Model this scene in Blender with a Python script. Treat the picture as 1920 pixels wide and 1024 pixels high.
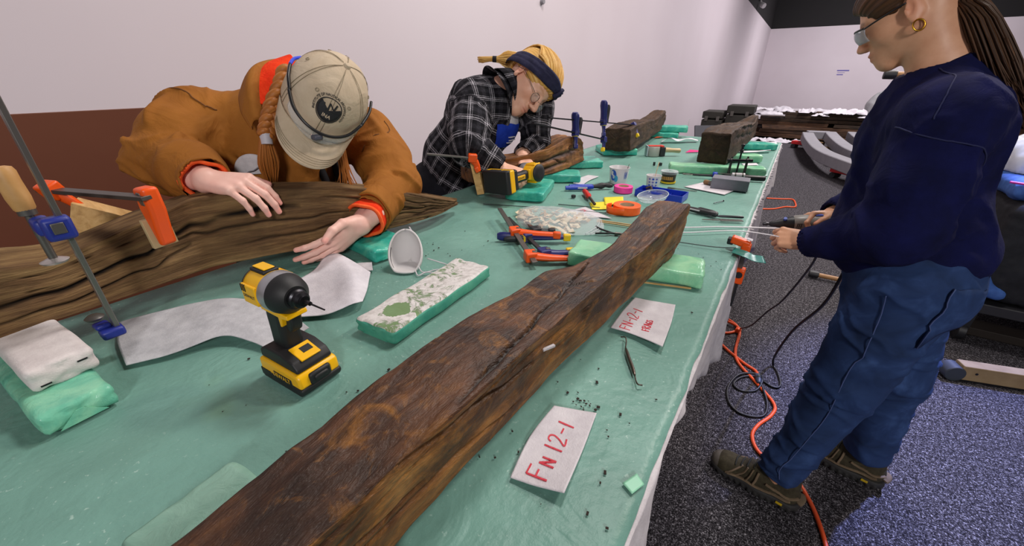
import bpy, bmesh, math, random
import numpy as np
from mathutils import Vector, Matrix, Euler
for _o in list(bpy.data.objects): bpy.data.objects.remove(_o)
SC=bpy.context.scene; COL=SC.collection
PI=math.pi
# ---------------------------------------------------------------- camera
cd=bpy.data.cameras.new('camera'); cam=bpy.data.objects.new('camera',cd); COL.objects.link(cam)
cd.sensor_width=36; cd.lens=13.875; cd.clip_start=.02; cd.clip_end=100
cam.location=(0,0,1.38); cam.rotation_euler=(math.radians(90-26.565),0,math.radians(33.8545))
SC.camera=cam
# ---------------------------------------------------------------- world, lights, exposure
w=bpy.data.worlds.new('world'); SC.world=w; w.use_nodes=True
bg=w.node_tree.nodes['Background']; bg.inputs[0].default_value=(.95,.93,1.0,1); bg.inputs[1].default_value=.36
SC.view_settings.view_transform='Standard'; SC.view_settings.look='None'
SC.view_settings.exposure=0; SC.view_settings.gamma=1; SC.view_settings.use_curve_mapping=False
def lamp(name,kind,loc,target,energy,color=(1,1,1),size=.5,spot=None,blend=.3):
    l=bpy.data.lights.new(name,kind); o=bpy.data.objects.new(name,l); COL.objects.link(o)
    l.energy=energy; l.color=color; o.location=loc
    if kind=='AREA': l.shape='DISK'; l.size=size
    else: l.shadow_soft_size=size
    if kind=='SPOT': l.spot_size=math.radians(spot); l.spot_blend=blend
    o.rotation_euler=(Vector(target)-Vector(loc)).to_track_quat('-Z','Y').to_euler()
    return o
lamp('track_light','AREA',(-.4,2.2,4.4),(-.7,1.7,0),72,(1,.95,.92),.7)
lamp('track_light','AREA',(2.6,-2.4,3.2),(-1.3,.8,1.1),100,(1,.96,.94),.7)
lamp('track_light','AREA',(1.6,3.6,4.6),(.4,2,.5),70,(1,.86,.72),.5)
lamp('track_light','AREA',(1.6,5.5,4.7),(.9,5.5,0),165,(1,.93,.94),.9)
lamp('track_light','AREA',(1.4,10.5,4.7),(1.0,10.5,0),260,(1,.93,.95),1.0)
lamp('track_light','AREA',(2.5,18,4.7),(2.0,20.5,0),400,(1,.94,.97),1.0)
lamp('blue_spotlight','SPOT',(1.75,4.2,4.9),(1.45,1.95,0),2500,(.27,.36,1),.07,31,.6)
# ---------------------------------------------------------------- helpers
def lin(h):
    if not isinstance(h,str): return h
    r=[int(h[i:i+2],16)/255 for i in(0,2,4)]
    return tuple((c/12.92 if c<=.04045 else ((c+.055)/1.055)**2.4) for c in r)
def c4(h): return tuple(lin(h))+(1,)
class NT:
    def __init__(s,name):
        s.m=bpy.data.materials.new(name); s.m.use_nodes=True; s.t=s.m.node_tree; s.b=s.t.nodes['Principled BSDF']
    def n(s,kind,**kw):
        x=s.t.nodes.new('ShaderNode'+kind)
        for k,v in kw.items():
            if k[0]=='i':
                j=k[1:]; x.inputs[int(j) if j.isdigit() else j].default_value=v
            else: setattr(x,k,v)
        return x
    def l(s,a,b): s.t.links.new(a,b)
    def coord(s,kind='Object',scale=(1,1,1)):
        if kind in('Object','Generated','UV'): o=s.n('TexCoord').outputs[kind]
        else: o=s.n('Attribute',attribute_name=kind).outputs['Vector']
        m=s.n('Mapping'); m.inputs['Scale'].default_value=scale; s.l(o,m.inputs[0]); return m.outputs[0]
    def noise(s,v,scale,detail=4,rough=.55,dist=0):
        x=s.n('TexNoise'); x.inputs['Scale'].default_value=scale; x.inputs['Detail'].default_value=detail; x.inputs['Roughness'].default_value=rough; x.inputs['Distortion'].default_value=dist
        s.l(v,x.inputs['Vector']); return x.outputs['Fac']
    def ramp(s,f,stops,interp='LINEAR'):
        x=s.n('ValToRGB'); e=x.color_ramp.elements; x.color_ramp.interpolation=interp
        while len(e)<len(stops): e.new(.5)
        for i,(p,c) in enumerate(stops): e[i].position=p; e[i].color=c4(c)
        s.l(f,x.inputs[0]); return x.outputs[0]
    def mix(s,f,a,b,mode='MIX'):
        x=s.n('MixRGB',blend_type=mode)
        for i,v in enumerate((f,a,b)):
            if isinstance(v,(int,float)): x.inputs[i].default_value=v
            elif isinstance(v,(tuple,str)): x.inputs[i].default_value=c4(v)
            else: s.l(v,x.inputs[i])
        return x.outputs[0]
    def math(s,op,a,b=0,c=None):
        x=s.n('Math',operation=op)
        for i,v in enumerate((a,b) if c is None else (a,b,c)):
            if isinstance(v,(int,float)): x.inputs[i].default_value=v
            else: s.l(v,x.inputs[i])
        return x.outputs[0]
    def bump(s,h,strength=.3,dist=.002):
        x=s.n('Bump'); x.inputs['Strength'].default_value=strength; x.inputs['Distance'].default_value=dist
        s.l(h,x.inputs['Height']); s.l(x.outputs[0],s.b.inputs['Normal']); return x
    def base(s,c): s.l(c,s.b.inputs['Base Color']) if not isinstance(c,(tuple,str)) else setattr(s.b.inputs['Base Color'],'default_value',c4(c))
    def set(s,**kw):
        for k,v in kw.items(): s.b.inputs[{'rough':'Roughness','metal':'Metallic','trans':'Transmission Weight','spec':'Specular IOR Level','sheen':'Sheen Weight','alpha':'Alpha','ior':'IOR','sss':'Subsurface Weight','coat':'Coat Weight'}[k]].default_value=v
        return s.m
MATS={}
def plain(name,col,rough=.5,metal=0,var=None,vs=20,bump=0,bs=200,**kw):
    if name in MATS: return MATS[name]
    t=NT(name); v=t.coord('Object')
    if var: t.base(t.ramp(t.noise(v,vs),[(.3,col),(.7,var)]))
    else: t.base(col)
    if bump: t.bump(t.noise(v,bs,2),bump,.001)
    MATS[name]=t.set(rough=rough,metal=metal,**kw); return MATS[name]
def hsh(i,j,k):
    n=(i*374761393+j*668265263+k*2147483647*3+k*1274126177)&0xffffffff
    n=((n^(n>>13))*1274126177)&0xffffffff
    return ((n^(n>>16))&0xffff)/65535.0
def vn(p,seed=0):
    p=np.asarray(p,float)+seed*17.31; f=np.floor(p); q=p-f; q=q*q*(3-2*q); f=f.astype(np.int64)
    r=0
    for a in(0,1):
        for b in(0,1):
            for c in(0,1):
                r=r+hsh(f[...,0]+a,f[...,1]+b,f[...,2]+c)*(q[...,0] if a else 1-q[...,0])*(q[...,1] if b else 1-q[...,1])*(q[...,2] if c else 1-q[...,2])
    return r*2-1
def fbm(p,o=4,seed=0):
    r=0; a=.5; p=np.asarray(p,float)
    for i in range(o): r=r+a*vn(p*(2**i),seed+i); a*=.5
    return r
def tag(o,label=None,cat=None,group=None,kind=None):
    if label:o['label']=label
    if cat:o['category']=cat
    if group:o['group']=group
    if kind:o['kind']=kind
    return o
def thing(name,label,cat,loc=(0,0,0),rz=0,group=None,rot=None):
    o=bpy.data.objects.new(name,None); COL.objects.link(o); o.empty_display_size=.02
    o.location=loc; o.rotation_euler=rot if rot is not None else (0,0,rz)
    return tag(o,label,cat,group)
def link(name,me,mat=None,parent=None,sm=40):
    o=bpy.data.objects.new(name,me); COL.objects.link(o)
    if mat and not me.materials: me.materials.append(mat)
    if parent is not None: o.parent=parent
    if sm and len(me.polygons):
        me.polygons.foreach_set('use_smooth',[True]*len(me.polygons))
        if sm<179: me.set_sharp_from_angle(angle=math.radians(sm))
    return o
def npmesh(name,V,Fc,mat=None,parent=None,sm=180,attrs=None):
    me=bpy.data.meshes.new(name); V=np.asarray(V,np.float32); Fc=np.asarray(Fc,np.int32); n=len(Fc); k=Fc.shape[1]
    me.vertices.add(len(V)); me.vertices.foreach_set('co',V.ravel()); me.loops.add(n*k); me.loops.foreach_set('vertex_index',Fc.ravel())
    me.polygons.add(n); me.polygons.foreach_set('loop_start',np.arange(0,n*k,k,dtype=np.int32)); me.update(calc_edges=True)
    for an,(ty,dat) in (attrs or {}).items():
        a=me.attributes.new(an,ty,'POINT'); a.data.foreach_set('color' if ty=='FLOAT_COLOR' else 'vector' if 'VECTOR' in ty or ty=='FLOAT2' else 'value',np.asarray(dat,np.float32).ravel())
    return link(name,me,mat,parent,sm)
def rotm(e): return np.array(Euler(e).to_matrix())
def frame(d,upv=(0,0,1)):
    d=np.asarray(d,float); d=d/np.linalg.norm(d); u=np.asarray(upv,float)
    if abs(d@u)>.97*np.linalg.norm(u): u=np.array([1.,0,0]) if abs(d[0])<.9 else np.array([0,1.,0])
    s_=np.cross(d,u); s_/=np.linalg.norm(s_); u=np.cross(s_,d); return d,s_,u
class MB:
    def __init__(s): s.v=[];s.f=[]
    def add(s,V,Fc,M=None):
        n=len(s.v)
        for p in V: s.v.append(tuple(M@Vector(p)) if M is not None else tuple(p))
        s.f+= [tuple(i+n for i in f) for f in Fc]; return s
    def box(s,c,sz,rot=(0,0,0),tp=1.0,cham=0):
        M=Matrix.Translation(c)@Euler(rot).to_matrix().to_4x4(); x,y,z=[q/2 for q in sz]
        V=[(-x,-y,-z),(x,-y,-z),(x,y,-z),(-x,y,-z),(-x*tp,-y*tp,z),(x*tp,-y*tp,z),(x*tp,y*tp,z),(-x*tp,y*tp,z)]
        return s.add(V,[(3,2,1,0),(4,5,6,7),(0,1,5,4),(1,2,6,5),(2,3,7,6),(3,0,4,7)],M)
    def bar(s,a,b,w,h,up=(0,0,1)):
        a=np.asarray(a,float);b=np.asarray(b,float);d,sd,u=frame(b-a,up)
        V=[p+sd*w/2*i+u*h/2*j for p in(a,b) for i,j in((-1,-1),(1,-1),(1,1),(-1,1))]
        return s.add(V,[(0,1,2,3),(7,6,5,4),(0,4,5,1),(1,5,6,2),(2,6,7,3),(3,7,4,0)])
    def cyl(s,a,b,r0,r1=None,n=16,cap=True):
        r1=r0 if r1 is None else r1
        return s.tube([a,b],[r0,r1],n,cap)
    def tube(s,P,r,n=10,cap=True,up=(0,0,1),flat=None):
        P=[np.asarray(p,float) for p in P]; m=len(P); rr=r if hasattr(r,'__len__') else [r]*m
        V=[];pu=None
        for i,p in enumerate(P):
            d=P[min(i+1,m-1)]-P[max(i-1,0)]
            d,sd,u=frame(d,pu if pu is not None else up); pu=u
            for k in range(n):
                an=2*PI*k/n; V.append(p+sd*math.cos(an)*rr[i]+u*math.sin(an)*rr[i]*(flat or 1))
        Fc=[(i*n+k,i*n+(k+1)%n,(i+1)*n+(k+1)%n,(i+1)*n+k) for i in range(m-1) for k in range(n)]
        if cap: Fc+=[tuple(range(n))[::-1],tuple((m-1)*n+k for k in range(n))]
        return s.add(V,Fc)
    def lathe(s,prof,a=(0,0,0),d=(0,0,1),n=32,cap=True):
        a=np.asarray(a,float); d,sd,u=frame(d); V=[]
        for (r,z) in prof:
            for k in range(n):
                an=2*PI*k/n; V.append(a+d*z+(sd*math.cos(an)+u*math.sin(an))*max(r,1e-5))
        m=len(prof)
        Fc=[(i*n+k,i*n+(k+1)%n,(i+1)*n+(k+1)%n,(i+1)*n+k) for i in range(m-1) for k in range(n)]
        if cap: Fc+=[tuple(range(n))[::-1],tuple((m-1)*n+k for k in range(n))]
        return s.add(V,Fc)
    def prism(s,poly,h,M=None,z0=0):
        n=len(poly); V=[(x,y,z0) for x,y in poly]+[(x,y,z0+h) for x,y in poly]
        ar=sum(poly[i][0]*poly[(i+1)%n][1]-poly[(i+1)%n][0]*poly[i][1] for i in range(n))
        F=[tuple(range(n))[::-1],tuple(range(n,2*n))]+[(i,(i+1)%n,n+(i+1)%n,n+i) for i in range(n)]
        if ar<0: F=[f[::-1] for f in F]
        return s.add(V,F,M)
    def build(s,name,mat=None,parent=None,bev=0,sm=40,seg=2,sub=0):
        me=bpy.data.meshes.new(name); me.from_pydata([tuple(map(float,p)) for p in s.v],[],s.f); me.update()
        o=link(name,me,mat,parent,sm)
        if bev:
            b=o.modifiers.new('b','BEVEL'); b.width=bev; b.segments=seg; b.limit_method='ANGLE'; b.angle_limit=math.radians(35); b.harden_normals=False
        if sub:
            b=o.modifiers.new('s','SUBSURF'); b.levels=sub; b.render_levels=sub
        return o
def copy_tree(o,parent=None):
    c=o.copy(); COL.objects.link(c)
    if parent is not None: c.parent=parent
    for ch in list(o.children): copy_tree(ch,c)
    return c
def cr(P,n):
    P=np.asarray(P,float); m=len(P); out=[]
    t=np.linspace(0,m-1,n)
    for q in t:
        i=min(int(q),m-2); f=q-i; p0=P[max(i-1,0)];p1=P[i];p2=P[i+1];p3=P[min(i+2,m-1)]
        out.append(.5*((2*p1)+(-p0+p2)*f+(2*p0-5*p1+4*p2-p3)*f*f+(-p0+3*p1-3*p2+p3)*f**3))
    return np.array(out)
def lerpP(t,ts,P): P=np.asarray(P,float); return np.stack([np.interp(t,ts,P[:,k]) for k in range(3)],1)
# ---- signed-distance bodies: local primitives, smooth union, surface nets
def sdf_eval(prims,lo,hi,vx):
    lo=np.array(lo,float); n=np.ceil((np.array(hi)-lo)/vx).astype(int)+1
    F=np.full(n,.5,np.float32); ax=[(lo[i]+vx*np.arange(n[i])).astype(np.float32) for i in range(3)]
    for p in prims:
        ty=p[0]; k=p[-1]; neg=ty[0]=='-'; t=ty[-1]
        if t=='c': a,b,ra,rb=[np.asarray(q,float) for q in p[1:5]]; R_=max(ra,rb); bl=np.minimum(a,b)-R_; bh=np.maximum(a,b)+R_
        elif t=='e': c,r,R=np.asarray(p[1],float),np.asarray(p[2],float),np.asarray(p[3],float) if p[3] is not None else np.eye(3); q=np.abs(R)@r; bl=c-q; bh=c+q
        elif t=='b': c,r,R,rd=np.asarray(p[1],float),np.asarray(p[2],float),np.asarray(p[3],float) if p[3] is not None else np.eye(3),p[4]; q=np.abs(R)@r+rd; bl=c-q; bh=c+q
        m=k*1.2+vx*3
        i0=np.clip(np.floor((bl-m-lo)/vx).astype(int),0,n-1); i1=np.clip(np.ceil((bh+m-lo)/vx).astype(int)+1,1,n)
        if (i1<=i0).any(): continue
        sl=tuple(slice(i0[j],i1[j]) for j in range(3))
        X=ax[0][sl[0]][:,None,None];Y=ax[1][sl[1]][None,:,None];Zz=ax[2][sl[2]][None,None,:]
        if t=='c':
            d=b-a; L=max(d@d,1e-9); h=np.clip(((X-a[0])*d[0]+(Y-a[1])*d[1]+(Zz-a[2])*d[2])/L,0,1)
            D=np.sqrt((X-a[0]-h*d[0])**2+(Y-a[1]-h*d[1])**2+(Zz-a[2]-h*d[2])**2)-(ra+(rb-ra)*h)
        else:
            dx,dy,dz=X-c[0],Y-c[1],Zz-c[2]; u=[R[0,j]*dx+R[1,j]*dy+R[2,j]*dz for j in range(3)]
            if t=='e':
                k0=np.sqrt(sum((u[j]/r[j])**2 for j in range(3))); k1=np.sqrt(sum((u[j]/r[j]**2)**2 for j in range(3)))+1e-6; D=k0*(k0-1)/k1
            else:
                q=[np.abs(u[j])-r[j] for j in range(3)]; D=np.sqrt(sum(np.maximum(g,0)**2 for g in q))+np.minimum(np.maximum(np.maximum(q[0],q[1]),q[2]),0)-rd
        A=F[sl]
        if neg:
            D=-D
            if k>0: h=np.clip(k-np.abs(A-D),0,None)/k; A2=np.maximum(A,D)+h*h*k*.25
            else: A2=np.maximum(A,D)
        else:
            if k>0: h=np.clip(k-np.abs(A-D),0,None)/k; A2=np.minimum(A,D)-h*h*k*.25
            else: A2=np.minimum(A,D)
        F[sl]=A2
    return F,lo
OFF=[(a,b,c) for a in(0,1) for b in(0,1) for c in(0,1)]
EDG=[(i,j) for i in range(8) for j in range(i+1,8) if sum(abs(OFF[i][k]-OFF[j][k]) for k in range(3))==1]
def nets(F,lo,vx):
    F=F.copy(); F[0]=F[-1]=.5; F[:,0]=F[:,-1]=.5; F[:,:,0]=F[:,:,-1]=.5
    S=F<0; n=F.shape; c=np.zeros((n[0]-1,n[1]-1,n[2]-1),np.uint8)
    for a,b,d in OFF: c+=S[a:n[0]-1+a,b:n[1]-1+b,d:n[2]-1+d]
    idx=np.argwhere((c>0)&(c<8)); vals=np.stack([F[idx[:,0]+a,idx[:,1]+b,idx[:,2]+d] for a,b,d in OFF],1)
    P=np.zeros((len(idx),3));W=np.zeros(len(idx)); O=np.array(OFF,float)
    for i,j in EDG:
        m=(vals[:,i]<0)!=(vals[:,j]<0); t=vals[m,i]/(vals[m,i]-vals[m,j]); P[m]+=O[i]+t[:,None]*(O[j]-O[i]); W[m]+=1
    V=lo+vx*(idx+P/W[:,None]); im=np.full(c.shape,-1,np.int32); im[tuple(idx.T)]=np.arange(len(idx))
    Q=[]
    for ax in range(3):
        s0=[slice(None)]*3; s1=[slice(None)]*3; s0[ax]=slice(0,-1); s1[ax]=slice(1,None)
        e=np.argwhere(S[tuple(s0)]!=S[tuple(s1)]); ins=S[tuple(s0)][tuple(e.T)]
        b,d=(ax+1)%3,(ax+2)%3; q=[]
        for ob,od in((-1,-1),(0,-1),(0,0),(-1,0)):
            g=e.copy(); g[:,b]+=ob; g[:,d]+=od; q.append(im[tuple(g.T)])
        q=np.stack(q,1); q[~ins]=q[~ins][:,::-1]; Q.append(q)
    return V,np.concatenate(Q)
def vnorm(V,Q):
    n=np.cross(V[Q[:,2]]-V[Q[:,0]],V[Q[:,3]]-V[Q[:,1]]); N=np.zeros_like(V)
    for k in range(4):
        for j in range(3): N[:,j]+=np.bincount(Q[:,k],n[:,j],len(V))
    return N/(np.linalg.norm(N,axis=1)[:,None]+1e-9)
def bounds(prims,pad=.02):
    lo=np.full(3,9e9);hi=-lo
    for p in prims:
        if p[0][0]=='-': continue
        if p[0]=='c': R_=max(p[3],p[4]); a,b=np.asarray(p[1]),np.asarray(p[2]); lo=np.minimum(lo,np.minimum(a,b)-R_); hi=np.maximum(hi,np.maximum(a,b)+R_)
        else:
            q=np.abs(np.asarray(p[3]) if p[3] is not None else np.eye(3))@np.asarray(p[2],float)+(p[4] if p[0]=='b' else 0); lo=np.minimum(lo,np.asarray(p[1])-q); hi=np.maximum(hi,np.asarray(p[1])+q)
    return lo-pad,hi+pad
def sdf(prims,vx,lo=None,hi=None,pad=.02):
    l,h=bounds(prims,pad)
    F,l=sdf_eval(prims,l if lo is None else lo,h if hi is None else hi,vx); return nets(F,l,vx)
def seg_d(V,a,b):
    a=np.asarray(a,float);b=np.asarray(b,float);d=b-a; t=np.clip(((V-a)@d)/max(d@d,1e-9),0,1); return np.linalg.norm(V-a-t[:,None]*d,axis=1),t
def folds(V,Q,lst,N=None):
    N=vnorm(V,Q) if N is None else N; D=np.zeros(len(V))
    for P,w_,amp in lst:
        for i in range(len(P)-1):
            d,t=seg_d(V,P[i],P[i+1]); e=1 if len(P)==2 else None
            tt=(i+t)/(len(P)-1); D=np.where(d<w_*3, D+0,D); g=amp*np.exp(-(d/w_)**2)*np.sin(PI*np.clip(tt,.02,.98))**.5
            if i==0: best=g
            else: best=np.where(np.abs(g)>np.abs(best),g,best)
        D+=best
    return V+N*D[:,None]
# ---------------------------------------------------------------- structure
T=.95
def wallmat():
    t=NT('wall_paint'); v=t.coord('Object'); t.base(t.ramp(t.noise(v,.6,3),[(.3,'D3C8CE'),(.7,'DAD0D6')])); t.bump(t.noise(v,180,2),.08,.001); return t.set(rough=.75)
WALL=wallmat()
def carpetmat():
    t=NT('carpet'); v=t.coord('Object'); 
    vo=t.n('TexVoronoi'); vo.inputs['Scale'].default_value=260; t.l(v,vo.inputs['Vector'])
    f=t.math('ADD',t.math('MULTIPLY',t.noise(v,190,2,.7,.6),.75),t.math('MULTIPLY',t.noise(v,60,2,.6),.25))
    t.base(t.ramp(f,[(.38,'121113'),(.48,'2E2B2F'),(.56,'59565B'),(.66,'B0ACB2')])); t.bump(f,.9,.006); return t.set(rough=.95,spec=.15)
def struct(o): o['kind']='structure'; return o
m=MB(); m.box((3,10,-.05),(16,34,.1)); struct(m.build('floor',carpetmat(),sm=0))
m=MB(); m.box((-1.98,9,1.63),(.16,29.6,3.26)); wl=struct(m.build('wall_left',WALL,sm=0))
m=MB(); m.box((-1.9-.006,-1.2,.64),(.018,3.9,1.28)); m.build('painted_lower_panel',plain('brown_paint','5E2F1A',.6,var='66361F',vs=2),wl,bev=.002)
m=MB(); m.box((-1.9-.002,9.75,.48),(.012,.09,.13)); ol=m.build('outlet_plate',plain('white_plastic','D8D4D6',.4),wl,bev=.003)
m=MB(); m.cyl((-1.9,3.25,1.905),(-1.875,3.25,1.905),.022,.018,20); m.build('wall_sensor',plain('grey_plastic','8E8A90',.4),wl)
m=MB(); m.box((4.05,23.88,1.63),(12.1,.16,3.26)); wb=struct(m.build('wall_back',WALL,sm=0))
m=MB(); m.box((1.2,23.797,1.58),(.42,.006,.05)); m.box((1.13,23.797,1.42),(.22,.006,.04)); m.box((1.15,23.797,1.5),(.26,.006,.015)); m.build('wall_lettering',plain('blue_vinyl','6A62A8',.5),wb,sm=0)
BLK=plain('black_paint','141214',.8)
m=MB(); m.box((-1.98,9,4.13),(.16,29.6,1.74)); struct(m.build('trim_1',BLK,sm=0))
m=MB(); m.box((4.05,23.88,4.13),(12.1,.16,1.74)); struct(m.build('trim_2',BLK,sm=0))
m=MB(); m.box((3,9,5.05),(12.4,30,.1)); struct(m.build('ceiling',BLK,sm=0))
m=MB(); m.box((10.08,9,2.5),(.16,29.6,5)); struct(m.build('wall_right',WALL,sm=0))
# ---------------------------------------------------------------- work table
TL,TR,TY0,TY1=-1.10,-.04,-.85,3.52
tb=thing('work_table','long work table draped in green sheeting under the timbers','table',((TL+TR)/2,1.3,0))
LAM=plain('table_laminate','B9B4AC',.5); STEEL=plain('dark_steel','2A2A2D',.45,.6)
m=MB(); m.box((0,.03,T-.0222),(TR-TL-.03,TY1-TY0-.04,.028)); m.build('tabletop',LAM,tb,bev=.004)
for yy in(-2.0,-.6,.7,2.05):
    for xx in(-.42,.42):
        m=MB(); m.cyl((xx,yy,0),(xx,yy,T-.036),.017); m.build('leg',STEEL,tb)
    m=MB(); m.cyl((-.42,yy,.25),(.42,yy,.25),.012); m.build('crossbar',STEEL,tb)
def sheetmat():
    t=NT('green_sheeting'); v=t.coord('Object')
    a=t.ramp(t.noise(v,2.2,5,.6,.4),[(.3,'678F84'),(.5,'739F93'),(.72,'81AEA1')])
    st=t.ramp(t.noise(v,5,2,.5),[(.68,'000000'),(.8,'FFFFFF')]); a=t.mix(t.math('MULTIPLY',st,.35),a,'86B07C')
    sp=t.ramp(t.noise(v,140,2,.6),[(.66,'000000'),(.74,'FFFFFF')]); ms=t.ramp(t.noise(v,3.1,3),[(.42,'000000'),(.6,'FFFFFF')])
    a=t.mix(t.math('MULTIPLY',t.math('MULTIPLY',sp,ms),.55),a,'C4DDD3')
    st2=t.ramp(t.noise(v,9,4,.7),[(.60,'000000'),(.78,'FFFFFF')]); a=t.mix(t.math('MULTIPLY',st2,.22),a,'4E6E62')
    t.base(a); h=t.math('ADD',t.noise(v,60,4,.6),t.math('MULTIPLY',t.noise(v,9,3,.6,1.5),2.5)); t.bump(h,.35,.004); return t.set(rough=.42,spec=.35)
SHEET=sheetmat()
nx,ny=70,280
xs=np.linspace(TL-.004,TR+.003,nx); ys=np.linspace(TY0,TY1+.02,ny); X,Y=np.meshgrid(xs,ys,indexing='ij')
P=np.stack([X,Y,0*X],-1)
Zs=T-.0022+.0016*np.maximum(0,fbm(P*np.array([3.,5.,1]),3,4))+.003*np.exp(-((Y-.46-.25*(X+.3))/.006)**2)*(X>-.18)
Zs=np.minimum(Zs,T-.0006)
X=X+np.where(X>TR-.001,.004*fbm(P*14,3,2),0)
V=np.stack([X,Y,Zs],-1).reshape(-1,3); V2=V.copy(); V2[:,2]-=.0016
ii=np.arange(nx*ny).reshape(nx,ny); q=np.stack([ii[:-1,:-1],ii[1:,:-1],ii[1:,1:],ii[:-1,1:]],-1).reshape(-1,4)
bd=np.concatenate([ii[0,:],ii[1:,-1],ii[-1,-2::-1],ii[-2:0:-1,0]]); N_=nx*ny
side=np.stack([bd,np.roll(bd,-1),np.roll(bd,-1)+N_,bd+N_],-1)
o=npmesh('green_sheet',np.concatenate([V,V2]),np.concatenate([q,q[:,::-1]+N_,side]),SHEET)
tag(o,'pale green sheeting spread flat over the whole table top','table cover')
# white under-sheet hanging over the right edge
ys=np.linspace(TY0,TY1+.02,420); r=np.random.RandomState(5)
kn=[(-.85,.10),(.1,.12),(.34,.125),(.40,.09),(.43,.022),(.50,.012),(.54,.03),(.60,.05),(.68,.09),(.78,.16),(.9,.24),(1.0,.29),(1.3,.34),(1.8,.36),(2.2,.34),(2.8,.30),(3.54,.26)]
drop=np.interp(ys,[k[0] for k in kn],[k[1] for k in kn])*(1+.10*fbm(np.stack([ys*9,0*ys,0*ys],1),4,3))
nv=16; Vv=[];
for i,y in enumerate(ys):
    for j in range(nv):
        f=j/(nv-1)
        if f<.2: x=TR-.03+(.03+.006)*f/.2; z=T-.0075
        else:
            g=(f-.2)/.8; d=drop[i]*g; x=TR+.006+.004*math.sin(y*23+1)*g+.018*math.sin(y*6.1+.6)*g*min(1,drop[i]*4)+.006*math.sin(y*41)*g; z=T-.0075-d
        Vv.append((x,y,z))
Vv=np.array(Vv); Vv[:,0]+=.004*fbm(Vv*22,3,9)*(Vv[:,2]<T-.01)
ii=np.arange(len(ys)*nv).reshape(len(ys),nv); q=np.stack([ii[:-1,:-1],ii[1:,:-1],ii[1:,1:],ii[:-1,1:]],-1).reshape(-1,4)
def clothmat(name,c1,c2,rough=.85,trans=0):
    t=NT(name); v=t.coord('Object'); n=t.noise(v,35,5,.7); t.base(t.ramp(n,[(.3,c1),(.7,c2)])); t.bump(t.math('ADD',t.noise(v,400,3),t.noise(v,60,4,.6,2)),.3,.002); return t.set(rough=rough,spec=.2)
FLEECE=clothmat('white_felt','BDB7BB','D9D4D7')
us=npmesh('white_sheet',Vv,q,FLEECE); md=us.modifiers.new('s','SOLIDIFY'); md.thickness=.0014
tag(us,'white felt sheet hanging ragged over the right table edge under the green sheeting','table cover')
# torn fibres along the far right edge: flat tufts lying outwards
m=MB(); r=random.Random(4)
for k in range(260):
    y=1.15+r.random()*2.35; L=.004+.014*r.random()**2; w_=.004+.009*r.random(); x0=TR+.002
    z=T-.006; a=r.uniform(-.5,.5)
    m.add([(x0,y-w_,z),(x0,y+w_,z),(x0+L,y+a*L,z-L*r.uniform(.0,.4)),(x0,y-w_,z-.0015),(x0,y+w_,z-.0015),(x0+L,y+a*L,z-.0015-L*.3)],[(0,2,1),(3,4,5),(0,1,4,3),(1,2,5,4),(2,0,3,5)])
tag(m.build('torn_fringe',FLEECE,us,sm=0),kind='stuff')
# ---------------------------------------------------------------- timbers
def woodmat(name,cols,gs=(4,26,26),blot='2A140B',blotamt=.5,blots=7,crackcol='120A06',rough=.62,spec=.35,bump=.55,streak=None,side=None):
    t=NT(name); g=t.coord('grain',gs); o=t.coord('grain',(1,1,1))
    n1=t.noise(g,1.0,6,.62,.6); n2=t.noise(o,blots,5,.6,.8)
    a=t.ramp(n1,[(.25,cols[0]),(.45,cols[1]),(.6,cols[2]),(.78,cols[3])])
    if side:
        sp=t.n('SeparateXYZ'); t.l(t.n('Attribute',attribute_name='grain').outputs['Vector'],sp.inputs[0]); w_=t.math('ADD',sp.outputs[1],t.math('MULTIPLY',t.math('SUBTRACT',n2,.5),.03))
        fs=t.math('MULTIPLY',t.math('GREATER_THAN',w_,side[0]),t.math('LESS_THAN',w_,side[1])); a=t.mix(fs,a,t.ramp(n1,[(.25,side[2]),(.45,side[3]),(.6,side[4]),(.78,side[5])]))
    a=t.mix(t.math('MULTIPLY',t.ramp(n2,[(.46,'000000'),(.62,'FFFFFF')]),blotamt),a,blot)
    if streak:
        n3=t.noise(o,blots*3,6,.7,1.2); a=t.mix(t.math('MULTIPLY',t.ramp(n3,[(.52,'000000'),(.68,'FFFFFF')]),.6),a,streak)
    cr_=t.n('Attribute',attribute_name='crack').outputs['Fac']; a=t.mix(cr_,a,crackcol)
    fine=t.noise(t.coord('grain',(gs[0]*3,gs[1]*4,gs[2]*4)),1,4,.7,.3)
    a=t.mix(.35,a,t.ramp(fine,[(.3,'404040'),(.7,'FFFFFF')]),'MULTIPLY')
    t.base(a); t.bump(t.math('ADD',t.math('MULTIPLY',n1,1.2),fine),bump,.004); return t.set(rough=rough,spec=spec)
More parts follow.
